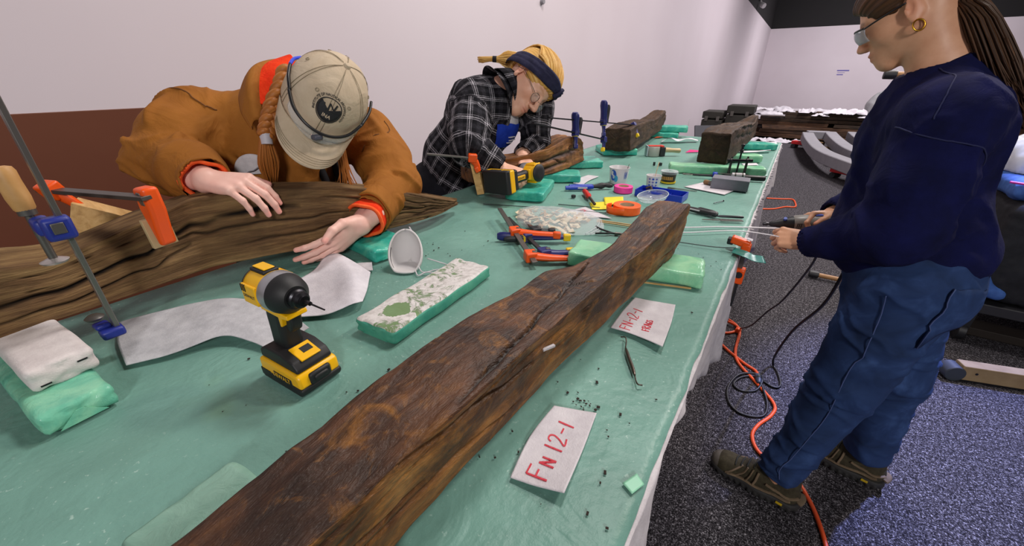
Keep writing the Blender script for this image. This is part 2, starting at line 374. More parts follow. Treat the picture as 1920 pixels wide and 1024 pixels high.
def timber(name,label,ts,A,B,Cc,Dd,mat,ns=300,nr=(26,22),amp=.004,crackdepth=.008,seed=0,rnd=.012,cracks=(),endjag=.01,grp=None,cfreq=9.,cthr=.62):
    """A top-back, B top-front, C bottom-front, D bottom-back corner polylines with parameters ts"""
    t=np.linspace(0,1,ns); cs=[lerpP(t,ts,P) for P in(A,B,Cc,Dd)]
    k=np.ones(15)/15
    cs=[np.stack([np.convolve(np.pad(c[:,j],7,mode='reflect',reflect_type='odd'),k,'valid') for j in range(3)],1) for c in cs]
    L=np.concatenate([[0],np.cumsum(np.linalg.norm(np.diff(cs[1],axis=0),axis=1))])
    rings=[];G=[];per=0;side=[]
    for a in range(4):
        p,qq=cs[a],cs[(a+1)%4]; n=nr[a%2]; w0=np.linalg.norm(p-qq,axis=1).mean()
        for j in range(n):
            f=j/n; rings.append(p+(qq-p)*f); G.append(np.stack([L,np.full(ns,per+w0*f),np.full(ns,seed*1.7)],1)); side.append((a,f))
        per+=w0
    V=np.stack(rings,1); G=np.stack(G,1); nn=V.shape[1]; cen=V.mean(1,keepdims=True)
    # round corners by averaging around the ring
    for _ in range(max(1,int(rnd*250))): V=.5*V+.25*(np.roll(V,1,1)+np.roll(V,-1,1))
    dr=V-cen; N=dr/np.linalg.norm(dr,axis=2,keepdims=True)
    # side normals rather than purely radial
    tg=np.roll(V,-1,1)-np.roll(V,1,1); sp=np.gradient(V,axis=0); N2=np.cross(sp,tg); N2/=np.linalg.norm(N2,axis=2,keepdims=True)+1e-9
    N2*=np.sign((N2*N).sum(2,keepdims=True)); N=N2
    W=V
    gr=fbm(np.stack([G[...,0]*6,G[...,1]*55,G[...,2]],-1),4,seed); lump=fbm(W*9,4,seed+3)
    c1=fbm(np.stack([G[...,0]*2.3,G[...,1]*cfreq*4+1.2*vn(np.stack([G[...,0]*3,G[...,1]*0,G[...,2]],-1),seed+8),G[...,2]],-1),3,seed+11)
    ck=np.exp(-(c1/.022)**2)*np.clip((vn(np.stack([G[...,0]*4,G[...,1]*18,G[...,2]+5],-1),seed+2)-.05)*3,0,1)*cthr
    for (sd,f0,f1,t0,t1,wd,amt) in cracks:   # explicit crack lines: side, start/end across, start/end along
        s_=np.array([1. if x[0]==sd else 0. for x in side]); ff=np.array([x[1] for x in side])
        u=np.clip((t-t0)/(t1-t0),0,1); line=f0+(f1-f0)*u+.05*vn(np.stack([t*30,0*t,0*t],1),seed+21)
        on=(t>t0)&(t<t1); env=np.sin(PI*u)**.4*on
        ck=np.maximum(ck,amt*np.exp(-(((ff[None,:]-line[:,None])/wd)**2))*s_[None,:]*env[:,None])
    V=V+N*(gr*amp*1.2+lump*amp*2.0-np.clip(ck,0,1.5)*crackdepth)[...,None]
    ax=(cs[1][-1]-cs[1][0]); ax/=np.linalg.norm(ax)
    e=np.clip((t-.96)/.04,0,1)[:,None]; V=V+ (e*endjag*fbm(np.stack([G[...,1]*40,0*G[...,1],G[...,2]],-1),3,seed+31))[...,None]*ax
    # end caps with rings shrinking to the middle
    vv=V.reshape(-1,3); gg=G.reshape(-1,3); cc=np.clip(ck,0,1).reshape(-1)
    ii=np.arange(ns*nn).reshape(ns,nn); q=np.stack([ii[:-1],ii[1:],np.roll(ii[1:],-1,1),np.roll(ii[:-1],-1,1)],-1).reshape(-1,4)
    ex=[vv];gx=[gg];cx=[cc];qs=[q]; base=len(vv)
    for e_,st in((0,ii[0]),(1,ii[-1])):
        prev=st; ring=vv[st]; c=ring.mean(0)
        for s_ in(.85,.6,.35,.1,.0):
            nw=c+(ring-c)*s_+ax*(1 if e_ else -1)*(.006*(1-s_)+.006*fbm(ring*40+s_*3,3,seed)[:,None]*(1 if s_>.05 else 0))
            ids=np.arange(base,base+nn); base+=nn; ex.append(nw); gx.append(np.stack([nw@ax*3,(ring-c)[:,2]*s_+.5,(ring-c)[:,0]*s_],1)); cx.append(np.full(nn,.25)*(s_>.02))
            qq=np.stack([prev,np.roll(prev,-1),np.roll(ids,-1),ids],-1); qs.append(qq if e_==0 else qq[:,::-1]); prev=ids
    Q=np.concatenate(qs)
    Vf=np.concatenate(ex)
    # orient outward
    n0=vnorm(Vf,Q); 
    if ((n0[:ns*nn]*(Vf[:ns*nn]-np.repeat(cen.reshape(-1,3),nn,0))).sum(1)).mean()<0: Q=Q[:,::-1]
    o=npmesh(name,Vf,Q,mat,None,180,{'grain':('FLOAT_VECTOR',np.concatenate(gx)),'crack':('FLOAT',np.concatenate(cx))})
    return tag(o,label,'timber',grp)
W_FRONT=woodmat('wet_dark_timber',('2C1A12','4A2E1C','664128','84562C'),(11,34,34),'22140D',.75,7,rough=.52,spec=.4,streak='A8702C',bump=.9,side=(.088,.19,'3E2613','6E4622','9C6A36','BE8E50'))
W_SIDE=woodmat('weathered_timber',('45321F','715538','8E704A','A88C60'),(5,60,60),'4E3B29',.45,5,rough=.75,spec=.2,bump=.8)
W_RED=woodmat('reddish_timber',('4A2A16','7E4E26','A06A34','B8864A'),(6,30,30),'2A1810',.5,9,rough=.6)
W_DARK=woodmat('dark_timber',('2A1E15','463120','57402A','6A5236'),(6,34,34),'1F140E',.4,9,rough=.7)
# front timber: camera-side beam running along the table
ts=[0,.12,.20,.27,.38,.47,.56,.60,.67,.73,.80,.88,.95,1]
yb=[-.35,0,.118,.18,.30,.41,.54,.575,.64,.72,.82,.94,1.02,1.07]
xr=[-.215,-.213,-.212,-.208,-.207,-.20,-.192,-.19,-.185,-.18,-.172,-.163,-.163,-.172]
xl=[-.29,-.29,-.30,-.306,-.306,-.297,-.289,-.262,-.246,-.238,-.240,-.242,-.238,-.226]
zt=[1.083,1.083,1.083,1.086,1.084,1.082,1.083,1.083,1.085,1.085,1.09,1.104,1.10,1.08]
zbm=[.987,.987,.987,.987,.987,.988,.988,.988,.988,.987,.988,.990,.998,1.010]
A=[(xl[i],yb[i]-.005,zt[i]) for i in range(14)]; B=[(xr[i]+.003,yb[i],zt[i]) for i in range(14)]
C_=[(xr[i],yb[i],zbm[i]) for i in range(14)]; D_=[(xl[i]+.01,yb[i],zbm[i]) for i in range(14)]
timber('timber_beam','dark brown squared timber beam in the foreground running diagonally across the table',ts,A,B,C_,D_,W_FRONT,560,(44,50),.0030,.009,1,.008,
  cracks=[(0,.97,.55,.30,.55,.028,1.2),(0,.55,.12,.54,.64,.024,1.3),(0,.55,.75,.53,.57,.02,.9),(1,.05,.30,.22,.42,.025,1.0),(1,.35,.55,.05,.25,.02,.7),(1,.55,.75,.1,.4,.02,.6)],endjag=.012,cthr=.45)
m=MB(); m.bar((-.2005,.372,1.056),(-.193,.39,1.0555),.004,.003); tag(m.build('white_pin',FLEECE,bpy.data.objects['timber_beam'],sm=0))
# left curved timber, standing on edge
ts=[0,.14,.22,.32,.45,.53,.60,.67,.75,.83,.90,.95,1]
F_=[(-.86,-.26,1.035),(-.914,-.025,1.026),(-.93,.058,1.019),(-.955,.182,1.013),(-.972,.283,1.007),(-.95,.357,1.003),(-.925,.445,.999),(-.902,.547,.995),(-.882,.668,.991),(-.862,.798,.987),(-.862,.891,.986),(-.876,.94,.984),(-.891,.985,.982)]
tp=[1.13,1.129,1.112,1.133,1.154,1.158,1.152,1.137,1.107,1.065,1.030,1.012,.995]
B=[(F_[i][0]-.004,F_[i][1],tp[i]) for i in range(13)]; th=[.07,.07,.075,.075,.075,.07,.07,.07,.07,.07,.065,.05,.03]
A=[(F_[i][0]-th[i],F_[i][1]+.03,tp[i]+(.012 if i<4 else 0)) for i in range(13)]; D_=[(F_[i][0]-th[i],F_[i][1]+.03,F_[i][2]) for i in range(13)]
timber('curved_timber','weathered grey-brown curved timber that the person in the tan jacket leans over',ts,A,B,F_,D_,W_SIDE,600,(26,60),.0024,.0065,2,.006,
  cracks=[(1,.62,.30,.10,.50,.035,1.3),(1,.30,.28,.48,.62,.04,1.2),(1,.85,.60,.12,.42,.02,1.0),(1,.45,.5,.3,.75,.018,.9),(1,.75,.62,.5,.95,.02,.9),(1,.2,.35,.65,.98,.02,.9),(1,.5,.45,.7,.99,.02,1)],endjag=.03,cfreq=14,cthr=.75)
# timber under the second person's drill
ts=[0,.3,.55,.8,.93,1]
C_=[(-1.0,1.22,.99),(-.87,1.40,.99),(-.835,1.53,.99),(-.828,1.70,.99),(-.838,1.83,.99),(-.855,1.93,.99)]
tp=[1.075,1.09,1.10,1.128,1.12,1.075]
B=[(c[0]-.01,c[1],tp[i]) for i,c in enumerate(C_)]; A=[(c[0]-.12,c[1]+.06,tp[i]-.005) for i,c in enumerate(C_)]; D_=[(c[0]-.12,c[1]+.06,.99) for c in C_]
timber('short_timber','reddish brown knotty timber that the person in the plaid shirt drills into',ts,A,B,C_,D_,W_RED,240,(30,34),.006,.012,3,.012,cracks=[(1,.4,.5,.3,.95,.06,1),(1,.7,.75,.2,.8,.05,.9),(0,.5,.4,.2,.9,.05,1)],cthr=.9)
# dark far timber on wall side
ts=[0,.12,.35,.6,.75,.88,1]
C_=[(-.745,2.33,.99),(-.752,2.45,.99),(-.79,2.80,.99),(-.82,3.05,.990),(-.835,3.25,.997),(-.845,3.38,1.02),(-.855,3.47,1.06)]
tp=[1.11,1.122,1.118,1.098,1.108,1.132,1.134]; wd=[.15,.15,.14,.12,.11,.10,.08]
B=[(c[0]-.01,c[1],tp[i]) for i,c in enumerate(C_)]; A=[(c[0]-wd[i],c[1]-.03,tp[i]) for i,c in enumerate(C_)]; D_=[(c[0]-wd[i],c[1]-.03,C_[i][2]) for i,c in enumerate(C_)]
timber('knobbed_timber','dark timber with a raised knob at its far end, clamped beside the wall',ts,A,B,C_,D_,W_DARK,240,(24,24),.004,.006,4,.012,cthr=.8)
# far right tall timber
ts=[0,.1,.4,.7,.72,.9,.92,1]
C_=[(-.225,2.20,.99),(-.222,2.3,.99),(-.218,2.65,.99),(-.214,3.05,.99),(-.214,3.08,.99),(-.212,3.3,.99),(-.212,3.33,.99),(-.211,3.45,.99)]
tp=[1.135,1.145,1.135,1.112,1.100,1.098,1.132,1.132]; wd=[.135,.14,.13,.12,.12,.11,.06,.05]
B=[(c[0]-.004,c[1],tp[i]) for i,c in enumerate(C_)]; A=[(c[0]-wd[i],c[1],tp[i]) for i,c in enumerate(C_)]; D_=[(c[0]-wd[i],c[1]+.01,.99) for i,c in enumerate(C_)]
timber('squared_timber','squared dark timber on green pads at the far right of the table',ts,A,B,C_,D_,W_DARK,240,(24,26),.003,.008,5,.008,cracks=[(1,.3,.6,.1,.9,.05,1),(1,.1,.2,.3,.95,.05,1)],cthr=.9)
# ---------------------------------------------------------------- foam pads
def padmat(name,c1,c2,c3):
    t=NT(name); v=t.coord('Object'); n=t.noise(v,14,4,.6,1.2); t.base(t.ramp(n,[(.3,c1),(.5,c2),(.72,c3)])); t.bump(t.noise(v,45,4,.6,.7),.35,.006); return t.set(rough=.3,spec=.5)
PADG=padmat('green_wrapped_foam','4FA88F','72BFA2','8FD0AE'); PADT=padmat('teal_wrapped_foam','1F9A8A','3DAF9B','6CC4A8'); PADL=padmat('mint_wrapped_foam','6FBF97','8CCFA6','A6DDB2')
PADW=clothmat('white_wrapped_foam','C9C0BF','DFD8D6')
def pad(name,label,c,L,W,h,rz,mat,group=None,seed=0,z0=T,tape=True,rx=0):
    """wrapped foam block: rounded block with creased film and folded end flaps"""
    n=np.array([26,12,7]); pts=[];
    prims=[('b',(0,0,h/2),(L/2-.008,W/2-.008,h/2-.008),None,.008,0.)]
    V,Q=sdf(prims,max(.0035,h/9))
    r_=fbm(V*np.array([14,30,30])+seed,3,seed); N=vnorm(V,Q)
    end=np.clip((np.abs(V[:,0])-L/2+.02)/.02,0,1)
    fl=(np.abs(V[:,1])/(W/2)-np.abs(V[:,2]-h/2)/(h/2))
    V=V+N*((r_*.0025+.0025*np.cos(V[:,0]*60+V[:,1]*25+seed)*.4)*(1 if tape else .35)-end*.003*np.clip(np.cos(fl*5+seed),0,1))[:,None]
    V[:,2]=np.maximum(V[:,2],0.0)
    o=npmesh(name,V,Q,mat); o.location=(c[0],c[1],z0+.0005); o.rotation_euler=(rx,0,rz)
    tag(o,label,'foam pad',group); 
    if tape:
        for sg in(1,-1):
            m=MB(); m.prism([(-W*.32,.004),(W*.32,.004),(.004,h*.62),(-.004,h*.62)],.001,Matrix(((0,0,sg,sg*(L/2-.0008)),(1,0,0,0),(0,1,0,0),(0,0,0,1)))); 
            m.build('end_flap',mat,o,sm=0)
    return o
# ---------------------------------------------------------------- people: tools
def skinmat(name,c1,c2):
    t=NT(name); a=t.n('Attribute',attribute_name='tint').outputs['Color']; v=t.coord('Object')
    b=t.ramp(t.noise(v,28,3,.6),[(.3,c1),(.7,c2)]); t.base(t.mix(1,b,a,'MULTIPLY')); t.bump(t.noise(v,420,3,.6),.12,.0008); return t.set(rough=.45,spec=.4,sss=.0)
def fabric(name,c1,c2,sc=30,rough=.85,bs=900,b=.25,sheen=0,wear=None,wr=.35,wsc=16):
    t=NT(name); v=t.coord('Object'); n=t.noise(v,sc,4,.6); a=t.ramp(n,[(.32,c1),(.68,c2)])
    if wear: a=t.mix(t.math('MULTIPLY',t.ramp(t.noise(v,6,4,.65,.5),[(.5,'000000'),(.75,'FFFFFF')]),.5),a,wear)
    t.base(a); b1=t.bump(t.noise(v,bs,2,.6),b,.0012); b2=t.n('Bump'); b2.inputs['Strength'].default_value=wr; b2.inputs['Distance'].default_value=.012; t.l(t.noise(v,wsc,4,.55,1.4),b2.inputs['Height']); t.l(b2.outputs[0],b1.inputs['Normal']); return t.set(rough=rough,spec=.2,sheen=sheen)
class HF:  # head / local frame
    def __init__(s,o,f,u,sc=1.0):
        s.o=np.array(o,float); s.f=np.array(f,float); s.f/=np.linalg.norm(s.f); u=np.array(u,float); u=u-s.f*(u@s.f); s.u=u/np.linalg.norm(u); s.l=np.cross(s.u,s.f); s.sc=sc
        s.R=np.stack([s.f,s.l,s.u],1)
    def __call__(s,p): return s.o+s.R@(np.asarray(p,float)*s.sc)
    def many(s,P): return s.o+(np.asarray(P,float)*s.sc)@s.R.T
    def loc(s,V): return ((V-s.o)@s.R)/s.sc
    def mat4(s):
        M=Matrix.Identity(4)
        for i in range(3):
            M[i][3]=s.o[i]
            for j in range(3): M[i][j]=s.R[i,j]
        return M
def head_prims(H,nose=1.0,jaw=1.0):
    c=lambda a,b,ra,rb,k:('c',H(a),H(b),ra*H.sc,rb*H.sc,k); e=lambda p,r,k,Rl=None:('e',H(p),np.array(r)*H.sc,H.R if Rl is None else H.R@Rl,k)
    P=[e((-.012,0,.034),(.096,.074,.086),0),e((.045,0,.022),(.045,.058,.056),.03),e((.036,0,-.03),(.052,.054,.062),.03)]
    for s in(1,-1):
        P+=[e((.044,.034*s,-.022),(.036,.027,.032),.02),c((.0,.050*s,-.048),(.066,.012*s,-.098),.019*jaw,.018*jaw,.03)]
    P+=[e((.075,0,-.099),(.018,.022,.017),.018),e((.073,0,-.066),(.026,.030,.028),.02)]
    for s in(1,-1): P+=[c((.086,.010*s,.020),(.070,.046*s,.022),.0085,.008,.014),('-e',H((.101,.031*s,.001)),np.array((.017,.019,.013))*H.sc,H.R,.014)]
    P+=[c((.089,0,.012),(.1+.016*nose,0,-.030),.0085,.0105,.012),e((.103+.014*nose,0,-.036),(.012,.0105,.009),.008)]
    for s in(1,-1): P+=[e((.103,.0125*s,-.039),(.011,.0075,.0075),.007)]
    P+=[e((.0955,0,-.0625),(.0095,.021,.0055),.006),e((.093,0,-.0755),(.0095,.0175,.0062),.006),('-c',H((.108,-.019,-.069)),H((.108,.019,-.069)),.0042*H.sc,.0042*H.sc,.004)]
    for s in(1,-1):  # eyelids and ears
        P+=[e((.080,.031*s,.0005),(.0135,.0150,.0115),.006)]
        Re=np.array(Euler((0,math.radians(-14),math.radians(22*s))).to_matrix())
        P+=[e((-.012,.0775*s,-.004),(.0175,.006,.031),.006,Re),('-e',H((-.006,.0845*s,-.002)),np.array((.0095,.006,.019))*H.sc,H.R@Re,.004),e((.0005,.079*s,-.008),(.004,.004,.007),.004),e((-.006,.077*s,-.032),(.008,.005,.008),.006)]
    return P
def head_tint(V,H,lip=(.82,.55,.55),brow=(.30,.22,.18),cheek=(1,.86,.84),brows=True):
    p=H.loc(V); T_=np.ones((len(V),4))
    def ap(w,c):
        for j in range(3): T_[:,j]=T_[:,j]*(1-w)+T_[:,j]*c[j]*w
    g=lambda q,r: np.exp(-(((p-np.array(q))/np.array(r))**2).sum(1))
    for s in(1,-1):
        ap(.7*g((.07,.042*s,-.03),(.03,.025,.025)),cheek); ap(.8*g((-.012,.082*s,0),(.03,.012,.04)),(1,.80,.78))
        if brows:
            for q,z in((.012,.020),(.022,.024),(.033,.026),(.043,.023)): ap(.8*g((.086,q*s,z),(.02,.007,.0035)),brow)
        ap(.55*g((.095,.031*s,-.006),(.012,.014,.003)),(.5,.35,.32)); ap(.7*g((.095,.031*s,.005),(.012,.016,.0022)),(.35,.25,.22))
        ap(.8*g((.108,.009*s,-.045),(.006,.004,.004)),(.45,.3,.28))
    ap(.85*np.clip(g((.1,0,-.0625),(.02,.022,.0065))*1.3,0,1),lip); ap(.85*np.clip(g((.098,0,-.0755),(.02,.019,.0068))*1.3,0,1),lip)
    ap(.8*g((.1,0,-.069),(.02,.02,.0016)),(.5,.3,.3)); ap(.5*g((.117,0,-.036),(.012,.012,.01)),(1,.82,.8))
    return T_
def hand_prims(W,d,n,side,curl,thumb,sc=1.0,spread=1.0):
    d=np.array(d,float); d/=np.linalg.norm(d); n=np.array(n,float); n=n-d*(n@d); n/=np.linalg.norm(n)
    s=np.cross(n,d) if side=='R' else np.cross(d,n); W=np.array(W,float)
    L=lambda x,y,z: W+(d*x+s*y+n*z)*sc
    P=[('c',L(-.05,0,0),L(.005,0,0),.026*sc,.024*sc,.0)]
    ys=(.030,.0105,-.009,-.027); xs=(.086,.090,.085,.076); y0=(.014,.005,-.005,-.014)
    P.append(('e',L(.045,.002,-.002),np.array((.046,.036,.0135))*sc,np.stack([d,s,n],1),.014))
    for i in range(4): P.append(('c',L(.005,y0[i],0),L(xs[i],ys[i],.001),.0125*sc,.0102*sc,.010))
    PH=((.041,.025,.020),(.046,.029,.021),(.042,.027,.020),(.033,.020,.018)); SP=(7,1.5,-4,-10); tips=[]
    for i in range(4):
        r=(.0092,.0096,.0091,.0080)[i]*sc; a=L(xs[i],ys[i],.001); sp=math.radians(SP[i]*spread); ang=0; cu=curl[i]
        for j in range(3):
            ang+=math.radians(cu[j]); dv=(d*math.cos(sp)+s*math.sin(sp))*math.cos(ang)-n*math.sin(ang); b=a+dv*PH[i][j]*sc
            P.append(('c',a,b,r*(1-.10*j),r*(1-.10*(j+1)),.0035)); a=b
        tips.append((a,dv,n*math.cos(ang)+d*math.sin(ang)))
    th=[L(*q) for q in thumb]; rr=(.0155,.0125,.0108,.0088)
    for j in range(3): P.append(('c',th[j],th[j+1],rr[j]*sc,rr[j+1]*sc,.010 if j==0 else .004))
    tips.append((th[3],(th[3]-th[2])/np.linalg.norm(th[3]-th[2]),s*.6+n*.8))
    return P,tips
def bone_uv(V,bones):
    """nearest bone -> (distance along, arc around, bone index)"""
    best=np.full(len(V),9.); U=np.zeros((len(V),3)); acc={}
    for i,b in enumerate(bones):
        a,e,r,ch=np.asarray(b[0],float),np.asarray(b[1],float),b[2],b[3]; d,t=seg_d(V,a,e); dn=d-r; m=dn<best
        ax,s,u=frame(e-a,b[4] if len(b)>4 else (0,0,1)); q=V-a; L=np.linalg.norm(e-a)
        tt=(q@ax); an=np.arctan2(q@s,q@u); off=ch
        U[m]=np.stack([tt[m]+off,an[m]*r,np.full(m.sum(),i)],1); best[m]=dn[m]
    return U
def cloth_folds(V,Q,U,amp=.006,fa=28,fb=5,seed=0,mask=None):
    N=vnorm(V,Q); mm=1 if mask is None else mask; W=V+.035*np.stack([vn(V*6,seed+30+j) for j in range(3)],1); big=fbm(V*6,2,seed+2); D=amp*.9*big
    al=U[:,0]; rd=U[:,1]; uu=fbm(W*9,2,seed+40)
    for k,(ob,fr) in enumerate(((.55,fa),(-.5,fa*.8),(.1,fa*1.35))):
        a=vn(np.stack([(al+ob*rd)*fr+1.3*uu,(rd-ob*al)*fb*1.6,U[:,2]*7.1+k*3],1),seed+k*5)
        g=np.clip(vn(W*5,seed+50+k)*1.6+.35,0,1)
        D=D+amp*mm*g*(np.clip(1-np.abs(a)*1.9,0,1)**2*1.25-.35)
    return V+N*D[:,None]
def smoothmesh(V,Q,it=2,lam=.5):
    n=len(V)
    for _ in range(it):
        S=np.zeros_like(V);c=np.zeros(n)
        for k in range(4):
            a,b=Q[:,k],Q[:,(k+1)%4]; c+=np.bincount(a,minlength=n)
            for j in range(3): S[:,j]+=np.bincount(a,V[b,j],n)
        V=V+lam*(S/np.maximum(c,1)[:,None]-V)
    return V
def join(parts):
    Vs,Qs,A=[],[],[];n=0
    for V,Q,a in parts: Vs.append(V);Qs.append(Q+n);A.append(a);n+=len(V)
    return np.concatenate(Vs),np.concatenate(Qs),np.concatenate(A)
def skin_hands(tips,V):
    Tt=np.ones((len(V),4))
    for a,dv,nn in tips:
        q=V-a; x=q@dv; z=q@nn; r=np.linalg.norm(q,axis=1); y=np.sqrt(np.maximum(r**2-x**2-z**2,0))
        m=(x>-.009)&(x<.006)&(z>.002)&(y<.0055)&(r<.02); Tt[m,:3]*=(1.10,.98,.98)
        w=np.exp(-(r/.016)**2)[:,None]; Tt[:,:3]*=1-w*np.array((0,.14,.14))
    return Tt
def strands(name,paths,r0,mat,parent,n=5,taper=.25,label=None):
    m=MB()
    for P in paths:
        k=len(P); m.tube(P,[r0*(1-(1-taper)*(i/(k-1))**1.5) for i in range(k)],n)
    return m.build(name,mat,parent,sm=180)
def hairmat(name,c1,c2,c3):
    t=NT(name); v=t.coord('grain',(3,90,90)); n=t.noise(v,1,4,.7,.4); t.base(t.ramp(n,[(.28,c1),(.5,c2),(.72,c3)])); t.bump(n,.6,.004); return t.set(rough=.5,spec=.3)
def ring_band(name,cs,mat,parent,n=40,th=.003,close=True):
    """cs: list of rings (n,3) lofted into a band with thickness"""
    cs=[np.asarray(c) for c in cs]; n=len(cs[0]); V=np.concatenate(cs); m=len(cs); ii=np.arange(m*n).reshape(m,n)
    q=np.stack([ii[:-1],np.roll(ii[:-1],-1,1),np.roll(ii[1:],-1,1),ii[1:]],-1)
    if not close: q=q[:,:-1]
    o=npmesh(name,V,q.reshape(-1,4),mat,parent,180); md=o.modifiers.new('s','SOLIDIFY'); md.thickness=th; md.offset=0; return o
def circ(c,ax,r,n=40,up=(0,0,1),ry=None,fn=None):
    d,s,u=frame(ax,up); a=np.linspace(0,2*PI,n,endpoint=False); rr=r if fn is None else r+fn(a)
    return np.asarray(c)+np.outer(np.cos(a)*rr,s)+np.outer(np.sin(a)*(rr if ry is None else rr*ry/r),u)
SK1=skinmat('skin_fair_pink','E8B4A6','F0C4B6'); SK2=skinmat('skin_fair','E3AC92','EDBCA2'); SK3=skinmat('skin_warm','D29A78','DFAA88')
DARK=plain('dark_cloth','17161B',.9); EYEW=plain('eye_white','E8E2DE',.2); IRIS=plain('iris','3B2C22',.2)
def filmmat(name,col,f,rough=.08):
    t=NT(name); tr=t.n('BsdfTransparent'); mx=t.n('MixShader'); lw=t.n('LayerWeight'); lw.inputs[0].default_value=.35; t.base(col); t.set(rough=rough,spec=.6)
    t.l(t.math('ADD',t.math('MULTIPLY',lw.outputs['Facing'],.45),f),mx.inputs[0]); t.l(tr.outputs[0],mx.inputs[1]); t.l(t.b.outputs[0],mx.inputs[2]); t.l(mx.outputs[0],t.t.nodes['Material Output'].inputs[0]); return t.m
GLASS=filmmat('clear_lens','DDE6EA',.10)
def eyes(H,parent):
    for s in(1,-1):
        m=MB(); m.lathe([(.0112*H.sc*math.sin(a),.0112*H.sc*math.cos(a)) for a in np.linspace(0,PI,14)],H((.0755,.031*s,-.0005)),H.f-.3*H.u,18); e=m.build('eye',EYEW,parent)
